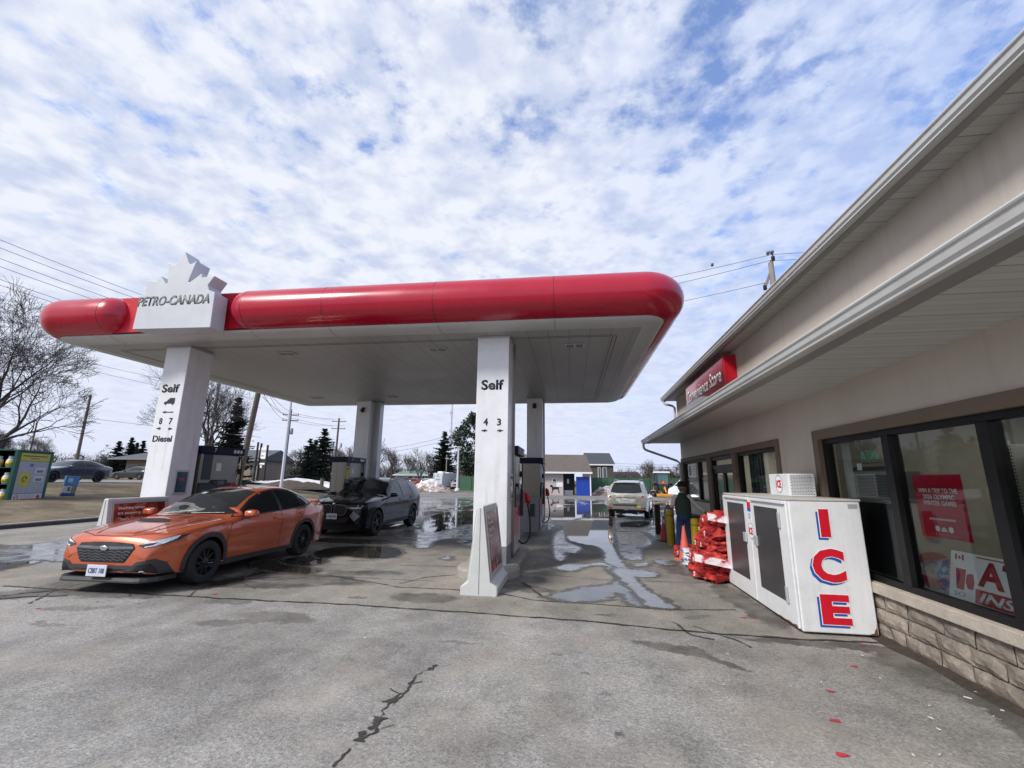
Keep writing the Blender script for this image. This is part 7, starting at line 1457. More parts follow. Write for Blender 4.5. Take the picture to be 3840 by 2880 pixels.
# ------------------------------------------------------------------ vegetation
m_bark = mat('dark_bark', (.055, .045, .042), .9, var=.3, bump=.4, bscale=30); m_barkf = mat('grey_brown_bark', (.10, .085, .075), .9, var=.2); m_twig = mat('fine_twigs', (.085, .068, .062), .9, var=.2)
def bare_tree(lab, base, H, seed, levels=5, spread=.55, r0=.16, trunk=.28, kids=4, m=None, lean=(0, 0), name='bare_tree', group=None, sides=4, droop=0.0, minr=.006):
    rr = random.Random(seed); t = thing(name, lab, 'tree', base, 0, group); tb, cb = MB(), MB()
    def grow(p, d, L, r, lv):
        n = 4 if lv < 2 else 3; pts = [p.copy()]; rs = [r]; dd = d.copy(); kidp = []
        for i in range(n):
            dd = (dd + Vector((rr.gauss(0, 1), rr.gauss(0, 1), rr.gauss(0, .7)))*(.10+.03*lv) + Vector((0, 0, .07-droop*lv))).normalized(); p = p + dd*(L/n); pts.append(p.copy()); rs.append(max(minr, r*(1-.55*(i+1)/n))); kidp.append((p.copy(), dd.copy(), rs[-1], (i+1)/n))
        (tb if lv == 0 else cb).tube(pts, rs, 8 if lv == 0 else (5 if lv == 1 else (sides if lv < 4 else 3)), caps=(lv == 0))
        if lv >= levels: return
        k = kids + (1 if lv == 0 else 0)
        for j in range(k):
            q = kidp[min(n-1, int((.35+.65*(j+.5)/k)*n))] if lv else kidp[rr.choice((1, 2, 3))]
            az = 2*math.pi*(j/k)+rr.uniform(-.6, .6); ax = q[1].cross(Vector((math.cos(az), math.sin(az), .1))).normalized(); ang = spread*rr.uniform(.65, 1.35)
            nd = (Matrix.Rotation(ang, 3, ax) @ q[1]).normalized(); grow(q[0], nd, L*rr.uniform(.58, .82), q[2]*rr.uniform(.62, .82), lv+1)
        grow(p, dd, L*.72, rs[-1], lv+1)
    grow(Vector((0, 0, -.2)), Vector((lean[0], lean[1], 1)).normalized(), H*trunk, r0, 0)
    m = m or m_bark; tb.build('trunk', m, t, smooth=True); cb.build('crown', m, t, fix=False); return t
m_spr = bpy.data.materials.new('spruce_needles'); m_spr.use_nodes = True; _nt = m_spr.node_tree; _b = _nt.nodes['Principled BSDF']; _co = _nt.nodes.new('ShaderNodeTexCoord').outputs['Object']
LK(_nt, RAMP(_nt, NZ(_nt, _co, 1.6, 4, .7), [(.35, (.008, .014, .010)), (.55, (.020, .034, .020)), (.7, (.045, .058, .034))]), _b.inputs['Base Color']); _b.inputs['Roughness'].default_value = .8
def spruce(lab, base, H, R, seed, dens=1.0, name='spruce', group='dark spruces', sparse=0.0, z0=.08):
    rr = random.Random(seed); t = thing(name, lab, 'tree', base, 0, group); b = MB(); b.cyl((0, 0, -.2), (0, 0, H*.97), H*.016, .02, 8); b.build('trunk', m_bark, t); b = MB(); n = int(26*dens)
    for i in range(n):
        f = min(1, max(0, (i+rr.uniform(-.5, .5))/(n-1))); z = H*(z0+(1-z0)*f*.985); Lr = R*((1-f)**.82)*(1+.22*math.sin(i*2.4))+.04
        for k in range(int(7+6*(1-f))):
            if rr.random() < sparse: continue
            z = H*(z0+(1-z0)*min(1, max(0, f+rr.uniform(-.02, .02)))*.985); a = rr.uniform(0, 6.283); L = Lr*rr.uniform(.6, 1.12); dx, dy = math.cos(a), math.sin(a); m_ = max(3, int(6*(1-f)+3)); dr = rr.uniform(.12, .34)
            for j in range(m_):
                s = (j+.6)/m_; px, pz = L*s, z - dr*L*s + .22*L*s*s; w = H*.026*(1.35-s)*rr.uniform(.7, 1.4); c = Vector((dx*px, dy*px, pz)); sd = Vector((-dy, dx, 0))
                e1 = sd*w + Vector((dx, dy, -.4))*w*.6; e2 = -sd*w + Vector((dx, dy, -.4))*w*.6; e3 = Vector((dx, dy, .1))*w*1.5; dn = Vector((rr.uniform(-.3, .3), rr.uniform(-.3, .3), -1))*w*rr.uniform(.6, 1.3)
                b.add([c-Vector((dx, dy, 0))*w, c+e1, c+e3, c+e2, c+dn], [(0, 1, 2), (0, 2, 3), (0, 4, 2), (1, 4, 3)])
    b.build('crown', m_spr, t, fix=False); return t
def gat(px, D, z=None):
    p = at(px, 1800, D); return Vector((p.x, p.y, (elev(p.x, p.y) if p.x < -17.2 else 0) if z is None else z))
m_pine = bpy.data.materials.new('pine_needles'); m_pine.use_nodes = True; _nt = m_pine.node_tree; _b = _nt.nodes['Principled BSDF']; _co = _nt.nodes.new('ShaderNodeTexCoord').outputs['Object']
LK(_nt, RAMP(_nt, NZ(_nt, _co, .8, 4, .7), [(.35, (.012, .022, .014)), (.5, (.028, .046, .026)), (.68, (.07, .095, .048))]), _b.inputs['Base Color']); _b.inputs['Roughness'].default_value = .8
def pine(lab, base, H, R, seed):
    rr = random.Random(seed); t = thing('pine_tree', lab, 'tree', base); b = MB(); b.cyl((0, 0, -.2), (0, 0, H*.95), .22, .05, 8); b.build('trunk', m_bark, t); b = MB()
    for i in range(230):
        f = rr.random()**.9; z = H*(.12+.86*f); rad_ = R*math.sin(math.pi*min(1, .18+.82*(1-f)))**.7*(1 if f < .75 else (1-f)/.25*.8+.2); a = rr.uniform(0, 6.283); q = rad_*math.sqrt(rr.uniform(.15, 1)); c = Vector((q*math.cos(a), q*math.sin(a), z)); cr_ = H*.055*rr.uniform(.6, 1.25)
        b2 = MB(); b2.tube([Vector((0, 0, z-.5)), c], .03, 4)
        for k in range(55):
            v = Vector((rr.gauss(0, 1), rr.gauss(0, 1), rr.gauss(0, .7))).normalized()*cr_*rr.uniform(.5, 1.05); u_ = Vector((rr.gauss(0, 1), rr.gauss(0, 1), rr.gauss(0, 1))).normalized(); w = cr_*.22; n_ = v.normalized(); s_ = n_.cross(u_).normalized()*w
            b.add([c+v-s_, c+v+s_, c+v*1.0+n_*w*2.2], [(0, 1, 2)])
    b.build('crown', m_pine, t, fix=False); return t
def thicket(name, lab_px0, px1, D0, D1, hmin, hmax, n, seed, m=None, z=None):
    rr = random.Random(seed); b = MB()
    for i in range(n):
        px = rr.uniform(lab_px0, px1); D = rr.uniform(D0, D1); p = gat(px, D, z); h = rr.uniform(hmin, hmax)*(.75+.5*noise.noise(Vector((px*.012, seed, 0)))); r = .035*D/100
        d = Vector((rr.gauss(0, .12), rr.gauss(0, .12), 1)); q = p+d*h*.45; b.tube([p, q], [r*1.4, r], 3, caps=False)
        for k in range(6):
            a = rr.uniform(0, 6.28); e = q+Vector((math.cos(a)*.24*h, math.sin(a)*.24*h, h*rr.uniform(.18, .5))); b.tube([q, e], [r*.8, r*.4], 3, caps=False)
            for g_ in range(3): a2 = a+rr.uniform(-1.2, 1.2); mid = q.lerp(e, rr.uniform(.35, .95)); b.tube([mid, mid+Vector((math.cos(a2)*.12*h, math.sin(a2)*.12*h, h*rr.uniform(.05, .2)))], [r*.5, r*.3], 3, caps=False)
    return tag(b.build(name, m or m_twig, fix=False), kind='stuff')
def scrub(px0, px1, D, h, n, seed, name='brush', m=None, z=None):
    rr = random.Random(seed); b = MB()
    for i in range(n):
        px = rr.uniform(px0, px1); p = gat(px, D+rr.uniform(-4, 4), z); hh = h*(.75+.5*noise.noise(Vector((px*.02, seed, 3))))*rr.uniform(.4, 1); w = .22*D/60
        c = p+Vector((0, 0, hh*rr.uniform(.1, 1))); v = Vector((rr.gauss(0, 1), rr.gauss(0, 1), rr.gauss(0, 1.3))).normalized()*w*1.7; u_ = v.cross(Vector((rr.gauss(0, 1), rr.gauss(0, 1), rr.gauss(0, 1)))).normalized()*w*.35; b.add([c-v, c+u_, c+v*1.1], [(0, 1, 2)])
    return tag(b.build(name, m or m_brush, fix=False), kind='stuff')
m_brush = mat('brown_brush', (.075, .058, .047), .95, var=.35, scale=.3)
# left side
bare_tree('large spreading bare tree reaching in from the left edge', gat(-170, 19), 18.5, 12, 6, .60, .30, .17, 3, minr=.007, lean=(.25, .05), droop=.01, group='bare trees')
bare_tree('bare tree with dark limbs behind the left pillar and pump 7', gat(775, 31), 14.5, 34, 5, .62, .30, .24, 4, lean=(.06, 0), group='bare trees')
bare_tree('low bare tree behind the green cage', gat(-60, 40), 6.5, 22, 5, .5, .13, .25, 4, group='bare trees'); bare_tree('bare tree at the far left behind the cage roof', gat(120, 62), 7, 72, 5, .5, .12, .3, 4, m=m_barkf, group='bare trees')
spruce('dark drooping spruce tangled with the bare tree behind pump 7', gat(852, 33), 7.0, 2.5, 5, 1.2, sparse=.30)
for i, (px, top, R_, D, lb) in enumerate(((420, 1650, 3.4, 70, 'leftmost small spruce behind the grey sedan'), (468, 1635, 3.2, 72, 'tallest of the small spruces behind the grey sedan'), (490, 1656, 2.6, 74, 'narrow spruce just right of the tallest small one'), (513, 1648, 2.4, 71, 'rightmost small spruce above the hip-roofed building'))):
    g_ = gat(px, D); spruce(lb, g_, at(px, top, D).z-g_.z, R_*.85, 20+i, 1.4)
bare_tree('rounded bare tree between the long pole and the small spruces', gat(372, 75), 6.5, 41, 5, .6, .15, .22, 4, m=m_barkf, group='bare trees'); bare_tree('small bare tree left of the long pole', gat(290, 80), 4.5, 46, 4, .6, .12, .25, 4, m=m_barkf, group='bare trees')
scrub(180, 560, 80, 6.0, 3200, 3, z=.8); thicket('distant_wood', -200, 600, 90, 120, 5, 8, 220, 4)
for i, (px, top, R_, D, lb) in enumerate(((1200, 1600, 4.6, 62, 'tallest spruce of the dark clump right of the white lamp post'), (1150, 1640, 4.2, 60, 'left spruce of the dark clump right of the white lamp post'), (1172, 1645, 3.8, 64, 'middle spruce of the dark clump right of the white lamp post'))):
    g_ = gat(px, D); spruce(lb, g_, at(px, top, D).z-g_.z, R_*1.05, 30+i, 1.4, sparse=.15)
for i, (px, top, D, lb) in enumerate(((1300, 1600, 75, 'bare tree behind the far pole with pale transformers'), (1250, 1625, 88, 'bare tree between the dark spruces and the far pole'), (1110, 1640, 90, 'pale bare tree left of the dark spruces'), (1335, 1630, 80, 'bare tree left of the rear left pillar'),
        (1418, 1555, 78, 'tallest bare tree just right of the rear left pillar'), (1462, 1620, 84, 'bare tree right of the tallest one'), (1572, 1625, 85, 'wide bare tree above the green-roofed house'), (1622, 1650, 92, 'bare tree left of the tall spruce'), (1520, 1650, 98, 'fainter bare tree between two bigger bare trees'),
        (1962, 1645, 70, 'bare tree top above the pump between the right pillars'), (2065, 1735, 75, 'bare tree top behind the brown roof ridge'), (2250, 1700, 72, 'bare tree behind the dark gabled house'), (2440, 1685, 62, 'rounded bare tree beyond the shop corner'), (2530, 1690, 66, 'bare tree nearest the shop corner'), (2490, 1700, 72, 'bare tree between the rounded one and the shop'), (2585, 1680, 64, 'bare tree partly hidden by the shop'))):
    g_ = gat(px, D); H_ = at(px, top, D).z-g_.z; bare_tree(lb, g_, H_*1.25, 100+i*3, 4, .46 if i < 10 else .6, .26, .22, 4, m=m_barkf if i != 4 else m_bark, group='bare trees', minr=.014, lean=(random.Random(i).uniform(-.1, .1), 0), )
g_ = gat(1661, 90, 0); spruce('tall narrow spruce right of the green-roofed house', g_, at(1661, 1612, 90).z, 5.4, 44, 1.3)
g_ = gat(1780, 76, 0); pine('big dense pine left of the right pillar', g_, at(1780, 1545, 76).z, 4.4, 7)
thicket('distant_wood', 1020, 1800, 115, 150, 5, 9, 420, 9, z=0); scrub(1040, 1790, 112, 5.0, 3600, 12, z=0); scrub(1395, 1520, 100, 5.0, 900, 14, m=mat('dark_brush', (.035, .03, .026), .95, var=.3), z=0)
thicket('distant_wood', 2280, 2720, 80, 110, 3, 6, 260, 10, z=0); scrub(2290, 2700, 82, 4.4, 3600, 13, z=0); scrub(2100, 2330, 100, 2.5, 700, 15, z=0)
scrub(1015, 1330, 74, 1.4, 900, 17, z=1.0)
scrub(-800, 120, 70, 4.2, 2000, 18, z=.8)
# ------------------------------------------------------------------ buildings far off
m_hroof = mat('grey_shingle_roof', (.10, .105, .115), .9, var=.2, scale=3, bump=.5); m_brick = mat('tan_brick', (.27, .215, .16), .9, var=.2, scale=5, bump=.3); m_win = mat('far_window', (.06, .07, .085), .1, spec=.8)
def house(name, lab, px0, px1, D, hw, hr, depth, wall, roof, kind='gable', wins=(), yaw=0.0, z=None, over=.4, cat='house', trim=None):
    a = at(px0, 1800, D); c = at(px1, 1800, D); z = gat((px0+px1)/2, D).z-.1 if z is None else z; W_ = (c-a).length; o = Vector(((a.x+c.x)/2, (a.y+c.y)/2, z)); ang = math.atan2(c.y-a.y, c.x-a.x)+yaw; t = thing(name, lab, cat, o, ang); h = W_/2
    b = MB(); b.box((-h, 0, 0), (h, depth, hw)); w_ = b.build('wall', wall, t)
    b = MB(); v = [(-h-over, -over, hw), (h+over, -over, hw), (h+over, depth+over, hw), (-h-over, depth+over, hw)]
    if kind == 'gable': v += [(-h-over, depth/2, hw+hr), (h+over, depth/2, hw+hr)]
    elif kind == 'hip': v += [(-h+min(depth/2, h*.9), depth/2, hw+hr), (h-min(depth/2, h*.9), depth/2, hw+hr)]
    if kind == 'flat': b.box((-h-over, -over, hw), (h+over, depth+over, hw+hr))
    else: b.add(v, [(0, 1, 5, 4), (1, 2, 5), (2, 3, 4, 5), (3, 0, 4), (0, 3, 2, 1)])
    b.build('roof', roof, t)
    b = MB(); b.box((-h-over, -over-.03, hw-.16), (h+over, -over, hw+.02)); b.build('eave_board', trim or M['whiteink'], t)
    for x0, x1, z0, z1 in wins:
        b = MB(); X0_, X1_ = -h+W_*x0, -h+W_*x1; b.box((X0_-.06, -.05, z0-.06), (X1_+.06, 0, z1+.06)); f = b.build('window', trim or M['whiteink'], t); b = MB(); b.box((X0_, -.07, z0), (X1_, -.05, z1)); b.build('pane', m_win, f)
    return t, h, W_
house('brick_building', 'low tan brick building with a dark hip roof behind the grey sedan', 462, 640, 58, 2.75, 1.9, 12, m_brick, m_hroof, 'hip', ((.04, .26, .4, 2.0), (.40, .6, .5, 2.1)), over=1.4, trim=M['grey'])
house('brick_building', 'tan brick building with a steep dark roof behind the thick pole', 850, 962, 62, 2.9, 1.7, 10, m_brick, m_hroof, 'gable', ((.76, .90, .5, 2.1), (.05, .3, .6, 2.4)), trim=M['grey'])
house('bungalow', 'long low bungalow with picture windows behind the sign posts', 958, 1120, 92, 2.6, 1.0, 9, mat('pale_render', (.30, .29, .26), .9), m_hroof, 'gable', ((.02, .30, .7, 2.5), (.55, .95, .7, 2.4)))
house('green_roof_house', 'small white house with a pale green hip roof beyond the parking lot', 1482, 1598, 96, 2.5, 1.7, 8, mat('white_siding', (.42, .44, .41), .7), mat('pale_green_shingle', (.20, .27, .235), .9, var=.15), 'hip', ((.08, .13, .9, 2.1), (.16, .21, .9, 2.1), (.42, .56, .2, 2.1), (.62, .78, .9, 2.0), (.88, .95, .9, 2.1)), over=.5)
t, h, W_ = house('grooming_shed', 'pale pink shed with dog and bird silhouettes under a brown shingle roof', 1945, 2112, 48, 2.55, 0, 6, mat('pale_pink_siding', (.50, .42, .40), .7, var=.05), m_hroof, 'flat', ((.765, .84, 1.55, 1.82),), over=0)
b = MB(); b.prism([(-h-2.5, 2.55), (h+3.1, 2.55), (h+3.0, 4.62), (-h-2.5, 4.62)], (0, -.55, 0), UX, Vector((0, 0, 1)), (0, .15, 0)); b.v = [(v[0], v[1]+(v[2]-2.55)*1.6, v[2]) for v in b.v]; b.build('pitched_roof', mat('brown_shingle', (.125, .105, .09), .9, var=.2, scale=4, bump=.5), t)
b = MB(); b.box((-h-2.5, -.62, 2.42), (h+3.1, -.52, 2.60)); b.build('eave_board', M['whiteink'], t); b = MB(); b.box((h+2.85, -.35, 0), (h+2.97, -.25, 2.45)); b.build('porch_post', M['whiteink'], t)
b = MB(); b.box((h, 1.2, 0), (h+1.4, 1.3, 2.5)); b.build('porch_wall', mat('dark_porch', (.025, .03, .03), .8), t); b = MB(); b.box((h+.25, 1.15, .1), (h+1.2, 1.2, .62)); b.build('pale_panel', M['whiteink'], t); b = MB(); b.box((h+.55, 1.15, 1.35), (h+.78, 1.2, 1.85)); b.build('pale_notice', M['whiteink'], t)
b = MB(); b.box((h+1.4, -.1, 0), (h+2.85, .0, 2.1)); b.build('blue_door', mat('blue_panel', (.012, .05, .36), .5, var=.05), t)
b = MB(); b.tube([(-h+.9, 1.2, 3.4), (-h+.9, 1.2, 3.95), (-h+1.0, 1.1, 4.05), (-h+1.15, 1.1, 3.98)], .06, 8); b.build('vent_pipe', M['whiteink'], t); b = MB(); b.cyl((-h+1.9, 1.6, 3.5), (-h+1.9, 1.6, 4.0), .06, .06, 8); b.build('vent_pipe', M['black'], t)
def sil(poly, x, z, s, nm): b = MB(); b.prism([(p[0]*s, p[1]*s) for p in poly], (x, -.02, z), UX, UZ, (0, .015, 0)); b.build(nm, M['ink'], t)
dog = [(0, .78), (.06, .92), (.16, .98), (.26, .94), (.30, .80), (.42, .72), (.90, .76), (.98, .84), (1.02, 1.1), (1.06, 1.08), (1.05, .82), (1.0, .64), (1.02, .45), (1.08, .12), (1.06, .04), (.98, .06), (.96, .30), (.86, .50), (.60, .46), (.42, .44), (.30, .28), (.24, .04), (.14, .0), (.14, .06), (.2, .12), (.24, .40), (.22, .60), (.16, .72), (.06, .72)]
sil(dog, h-1.45, .30, .95, 'dog_silhouette'); sil([(0, 0), (.12, .3), (.25, .35), (.3, .55), (.2, .75), (.32, .95), (.5, .9), (.55, .7), (.45, .55), (.45, .2), (.55, 0), (.4, 0), (.3, .2), (.15, .05)], -h+.95, .3, .75, 'dog_silhouette')
for x_, z_ in ((-h+1.2, 2.05), (-h+1.95, 2.0), (-h+1.65, 1.5)): sil([(0, .2), (.15, .15), (.2, .32), (.3, .36), (.28, .18), (.45, .15), (.6, .2), (.5, .08), (.32, .05), (.3, -.12), (.2, -.1), (.2, .05), (.1, .08)], x_, z_-.3, .75, 'bird_silhouette')
b = MB(); b.box((h-.75, -.03, 1.0), (h-.05, -.012, 1.5)); b.build('white_notice', M['whiteink'], t)
t, h, W_ = house('gabled_house', 'dark two-storey house with a gambrel roof and tall white windows', 2212, 2302, 66, 4.1, 1.9, 7, mat('dark_brown_siding', (.075, .065, .058), .8), mat('slate_shingle', (.06, .065, .075), .9, var=.2), 'gable', ((.36, .44, 2.0, 3.6), (.56, .70, 2.0, 3.6)), over=.25)
b = MB(); b.box((-h+.9, -.5, 1.55), (h-.3, 0, 1.9)); b.build('porch_roof', M['ltgrey'], t)
house('long_shed', 'long low dark-roofed shed behind the green fence', 2302, 2410, 86, 1.8, 1.7, 9, mat('shed_wall', (.12, .125, .13), .8), mat('dark_slate', (.035, .038, .045), .85), 'gable', ())
house('low_building', 'long pale building far behind the sign posts at left', 1040, 1100, 120, 2.5, 1.0, 9, M['offwhite'], m_hroof, 'gable', ())
def fence(lab, px0, px1, D0, D1, h, m):
    a, c = gat(px0, D0, 0), gat(px1, D1, 0); L = (c-a).length; t = thing('board_fence', lab, 'fence', a, math.atan2(c.y-a.y, c.x-a.x)); b = MB(); n = int(L/.2)
    for k in range(n): b.box((k*.2, 0+.01*(k % 2), 0), (k*.2+.19, .03+.01*(k % 2), h+.03*noise.noise(Vector((k*.4, 0, 0)))))
    b.build('boards', m, t)
    for k in range(int(L/2.4)+1): b = MB(); b.box((k*2.4-.06, -.08, 0), (k*2.4+.06, .0, h+.08)); b.build('post', m, t)
m_gf = mat('green_fence', (.035, .095, .055), .8, var=.15, scale=2)
fence('green board fence behind the snow pile and tractor', 2195, 2640, 51, 50, 1.95, m_gf); fence('green board fence below the big pine', 1722, 1945, 66, 60, 2.0, m_gf)
# roadside sign board on two posts
g_ = gat(976, 56); t = thing('pylon_sign', 'white multi-panel sign board on two dark posts, one panel reading NEXT', 'sign', g_, -.30); m_dk = mat('dark_post', (.03, .025, .022), .8)
for x_, h_ in ((-.62, 4.75), (.62, 4.5)): b = MB(); b.box((x_-.09, -.09, 0), (x_+.09, .09, h_)); b.build('post', m_dk, t)
b = MB(); b.box((-.53, -.04, 2.75), (.53, .04, 4.2)); o = b.build('panel', M['whiteink'], t); b = MB(); b.box((-.53, -.05, 2.30), (.53, .04, 2.72)); b.build('dark_panel', mat('panel_green_black', (.02, .03, .025), .5), t); b = MB(); b.box((-.56, -.04, 2.02), (.53, .04, 2.24)); b.build('lower_panel', M['whiteink'], t); b = MB(); b.box((-.35, -.03, 1.62), (-.05, .03, 1.95)); b.build('small_panel', M['whiteink'], t)
text('NEXT', mat('next_red', (.35, .03, .06), .5), o, (-.08, -.04, 3.15), UX, UZ, .62, .2, .03); b = MB(); b.box((-.38, -.045, 3.55), (.48, -.04, 3.9)); b.build('grey_print', mat('pale_print', (.45, .45, .48), .5), o)
# clinic sign, feather flag, boulder, posts
t = thing('clinic_sign', 'tall white sign board with small blue print beside the camper van', 'sign', gat(1643, 69, 0), .02); b = MB(); b.box((-.62, -.05, .45), (.62, .05, 2.45)); o = b.build('panel', mat('sign_panel_white', (.62, .66, .72), .5), t)
for x_ in (-.5, .5): b = MB(); b.box((x_-.05, -.04, 0), (x_+.05, .04, .45)); b.build('leg', M['grey'], t)
m_sb = mat('sign_print_blue', (.10, .15, .30), .5)
for z_, w_ in ((1.95, .5), (1.55, .8), (1.45, .7)): b = MB(); b.box((-w_/2, -.055, z_-.03), (w_/2, -.05, z_+.03)); b.build('print_line', m_sb, o)
for x_, z_ in ((-.05, 2.15), (.05, .85)): b = MB(); b.prism([(-.1, 0), (-.14, .1), (-.04, .06), (0, .16), (.05, .07), (.15, .11), (.1, 0), (.03, -.1), (-.04, -.08)], (x_, -.056, z_), UX, UZ, (0, .005, 0)); b.build('leaf_print', m_sb, o)
t = thing('feather_flag', 'narrow white feather flag before the dark spruces', 'flag', gat(1162, 66)); b = MB(); b.tube([(0, 0, 0), (.05, 0, 1.6), (.15, 0, 1.9)], .02, 6); b.build('rod', M['grey'], t); b = MB(); b.prism([(0, .25), (.03, 1.6), (.12, 1.9), (.22, 1.95), (.24, 1.7), (.20, 1.2), (.24, .8), (.16, .45)], (0, 0, 0), UX, UZ, (0, .01, 0)); b.build('flag_cloth', M['whiteink'], t)
t = thing('boulder', 'pale boulder beneath the dark spruces', 'rock', gat(1186, 57)); b = bag_mesh(8, .32, .25, .38, amp=.5, fr=1.2); b.build('stone', mat('pale_stone', (.42, .42, .40), .9, var=.3, scale=4), t)
for px, D, lb, h_ in ((1208, 44, 'stubby wooden post at the near edge of the snow', 1.15), (1148, 52, 'short wooden post left of the feather flag', .75)): t = thing('wooden_post', lb, 'post', gat(px, D), 0, 'short wooden posts at the lot edge'); b = MB(); b.cyl((0, 0, -.1), (0, 0, h_), .19 if h_ > 1 else .14, .18 if h_ > 1 else .13, 10); b.build('post', mat('grey_green_wood', (.10, .095, .07), .9, var=.3), t)
# snow banks and bare earth heaps
m_dirty = bpy.data.materials.new('dirty_snow'); m_dirty.use_nodes = True; _nt = m_dirty.node_tree; _b = _nt.nodes['Principled BSDF']; _co = _nt.nodes.new('ShaderNodeTexCoord').outputs['Object']; _s = N(_nt, 'ShaderNodeSeparateXYZ'); LK(_nt, _co, _s.inputs[0])
_n = MT(_nt, 'ADD', NZ(_nt, _co, 1.6, 6, .75), MT(_nt, 'MULTIPLY', MT(_nt, 'SUBTRACT', _s.outputs[2], .6), .12)); LK(_nt, RAMP(_nt, _n, [(.40, (.10, .075, .055)), (.50, (.36, .28, .24)), (.60, (.66, .64, .66))]), _b.inputs['Base Color']); _b.inputs['Roughness'].default_value = .8
m_earth = mat('turned_earth', (.075, .058, .048), .95, var=.3, scale=3, bump=1.0, bscale=9)
def heap(name, lab, px, D, sx, sy, sz, seed, m, rz=0, z=0, cat='heap'):
    rr = random.Random(seed); b = MB(); n = 26; rows = []
    for i in range(n+1):
        row = []
        for j in range(n+1):
            u, v = -1+2*i/n, -1+2*j/n; r = math.sqrt(u*u+v*v); e = max(0, 1-r)**.8*(1+.5*noise.noise(Vector((u*2+seed, v*2, 0)))) + .10*noise.noise(Vector((u*7, v*7, seed)))*(1 if r < .95 else 0); row.append(Vector((u*sx, v*sy, max(-.02, e*sz))))
        rows.append(row)
    b.loft(rows); o = b.build(name, m, smooth=True); o.location = gat(px, D, None if z == 0 else z); o.rotation_euler = (0, 0, rz); return tag(o, lab, cat)
heap('snow_pile', 'dirty melting snow bank behind the black SUV', 1610, 56, 3.4, 1.8, 1.5, 3, m_dirty); heap('snow_pile', 'sloping snow pile against the green fence left of the champagne SUV', 2312, 49.5, 3.0, 1.6, 1.55, 5, m_dirty)
m_bank = mat('white_bank', (.60, .58, .59), .8, var=.2, scale=1.2, bump=.6, bscale=6, dirt=.7)
heap('snow_pile', 'long low white snow bank beyond the roof of the orange car', 1105, 50, 6.5, 2.6, .9, 13, m_bank); heap('snow_pile', 'small patchy snow bank left of the rear left pump', 1215, 46, 3.4, 1.6, .8, 15, m_bank)
heap('earth_heap', 'low dark earth heap beyond the roof of the orange car', 1085, 40, 4.2, 1.4, .75, 7, m_earth); heap('earth_heap', 'small dark earth heap left of the stubby post', 1165, 40, 2.4, 1.1, .7, 9, m_earth)
for i, (px, D, sx, sy) in enumerate(((1085, 46, 3.6, 1.5), (1140, 42, 3.0, 1.2), (1010, 50, 1.6, .8), (1180, 50, 2.2, .8), (1240, 46, 1.6, .8), (1100, 62, 3.0, .8), (1030, 68, 2.5, .7), (1215, 60, 2.0, .6), (1580, 70, 4, .7))): tag(heap('snow_patch', None, px, D, sx, sy, .16, 20+i, m_snow, cat=None), kind='structure')
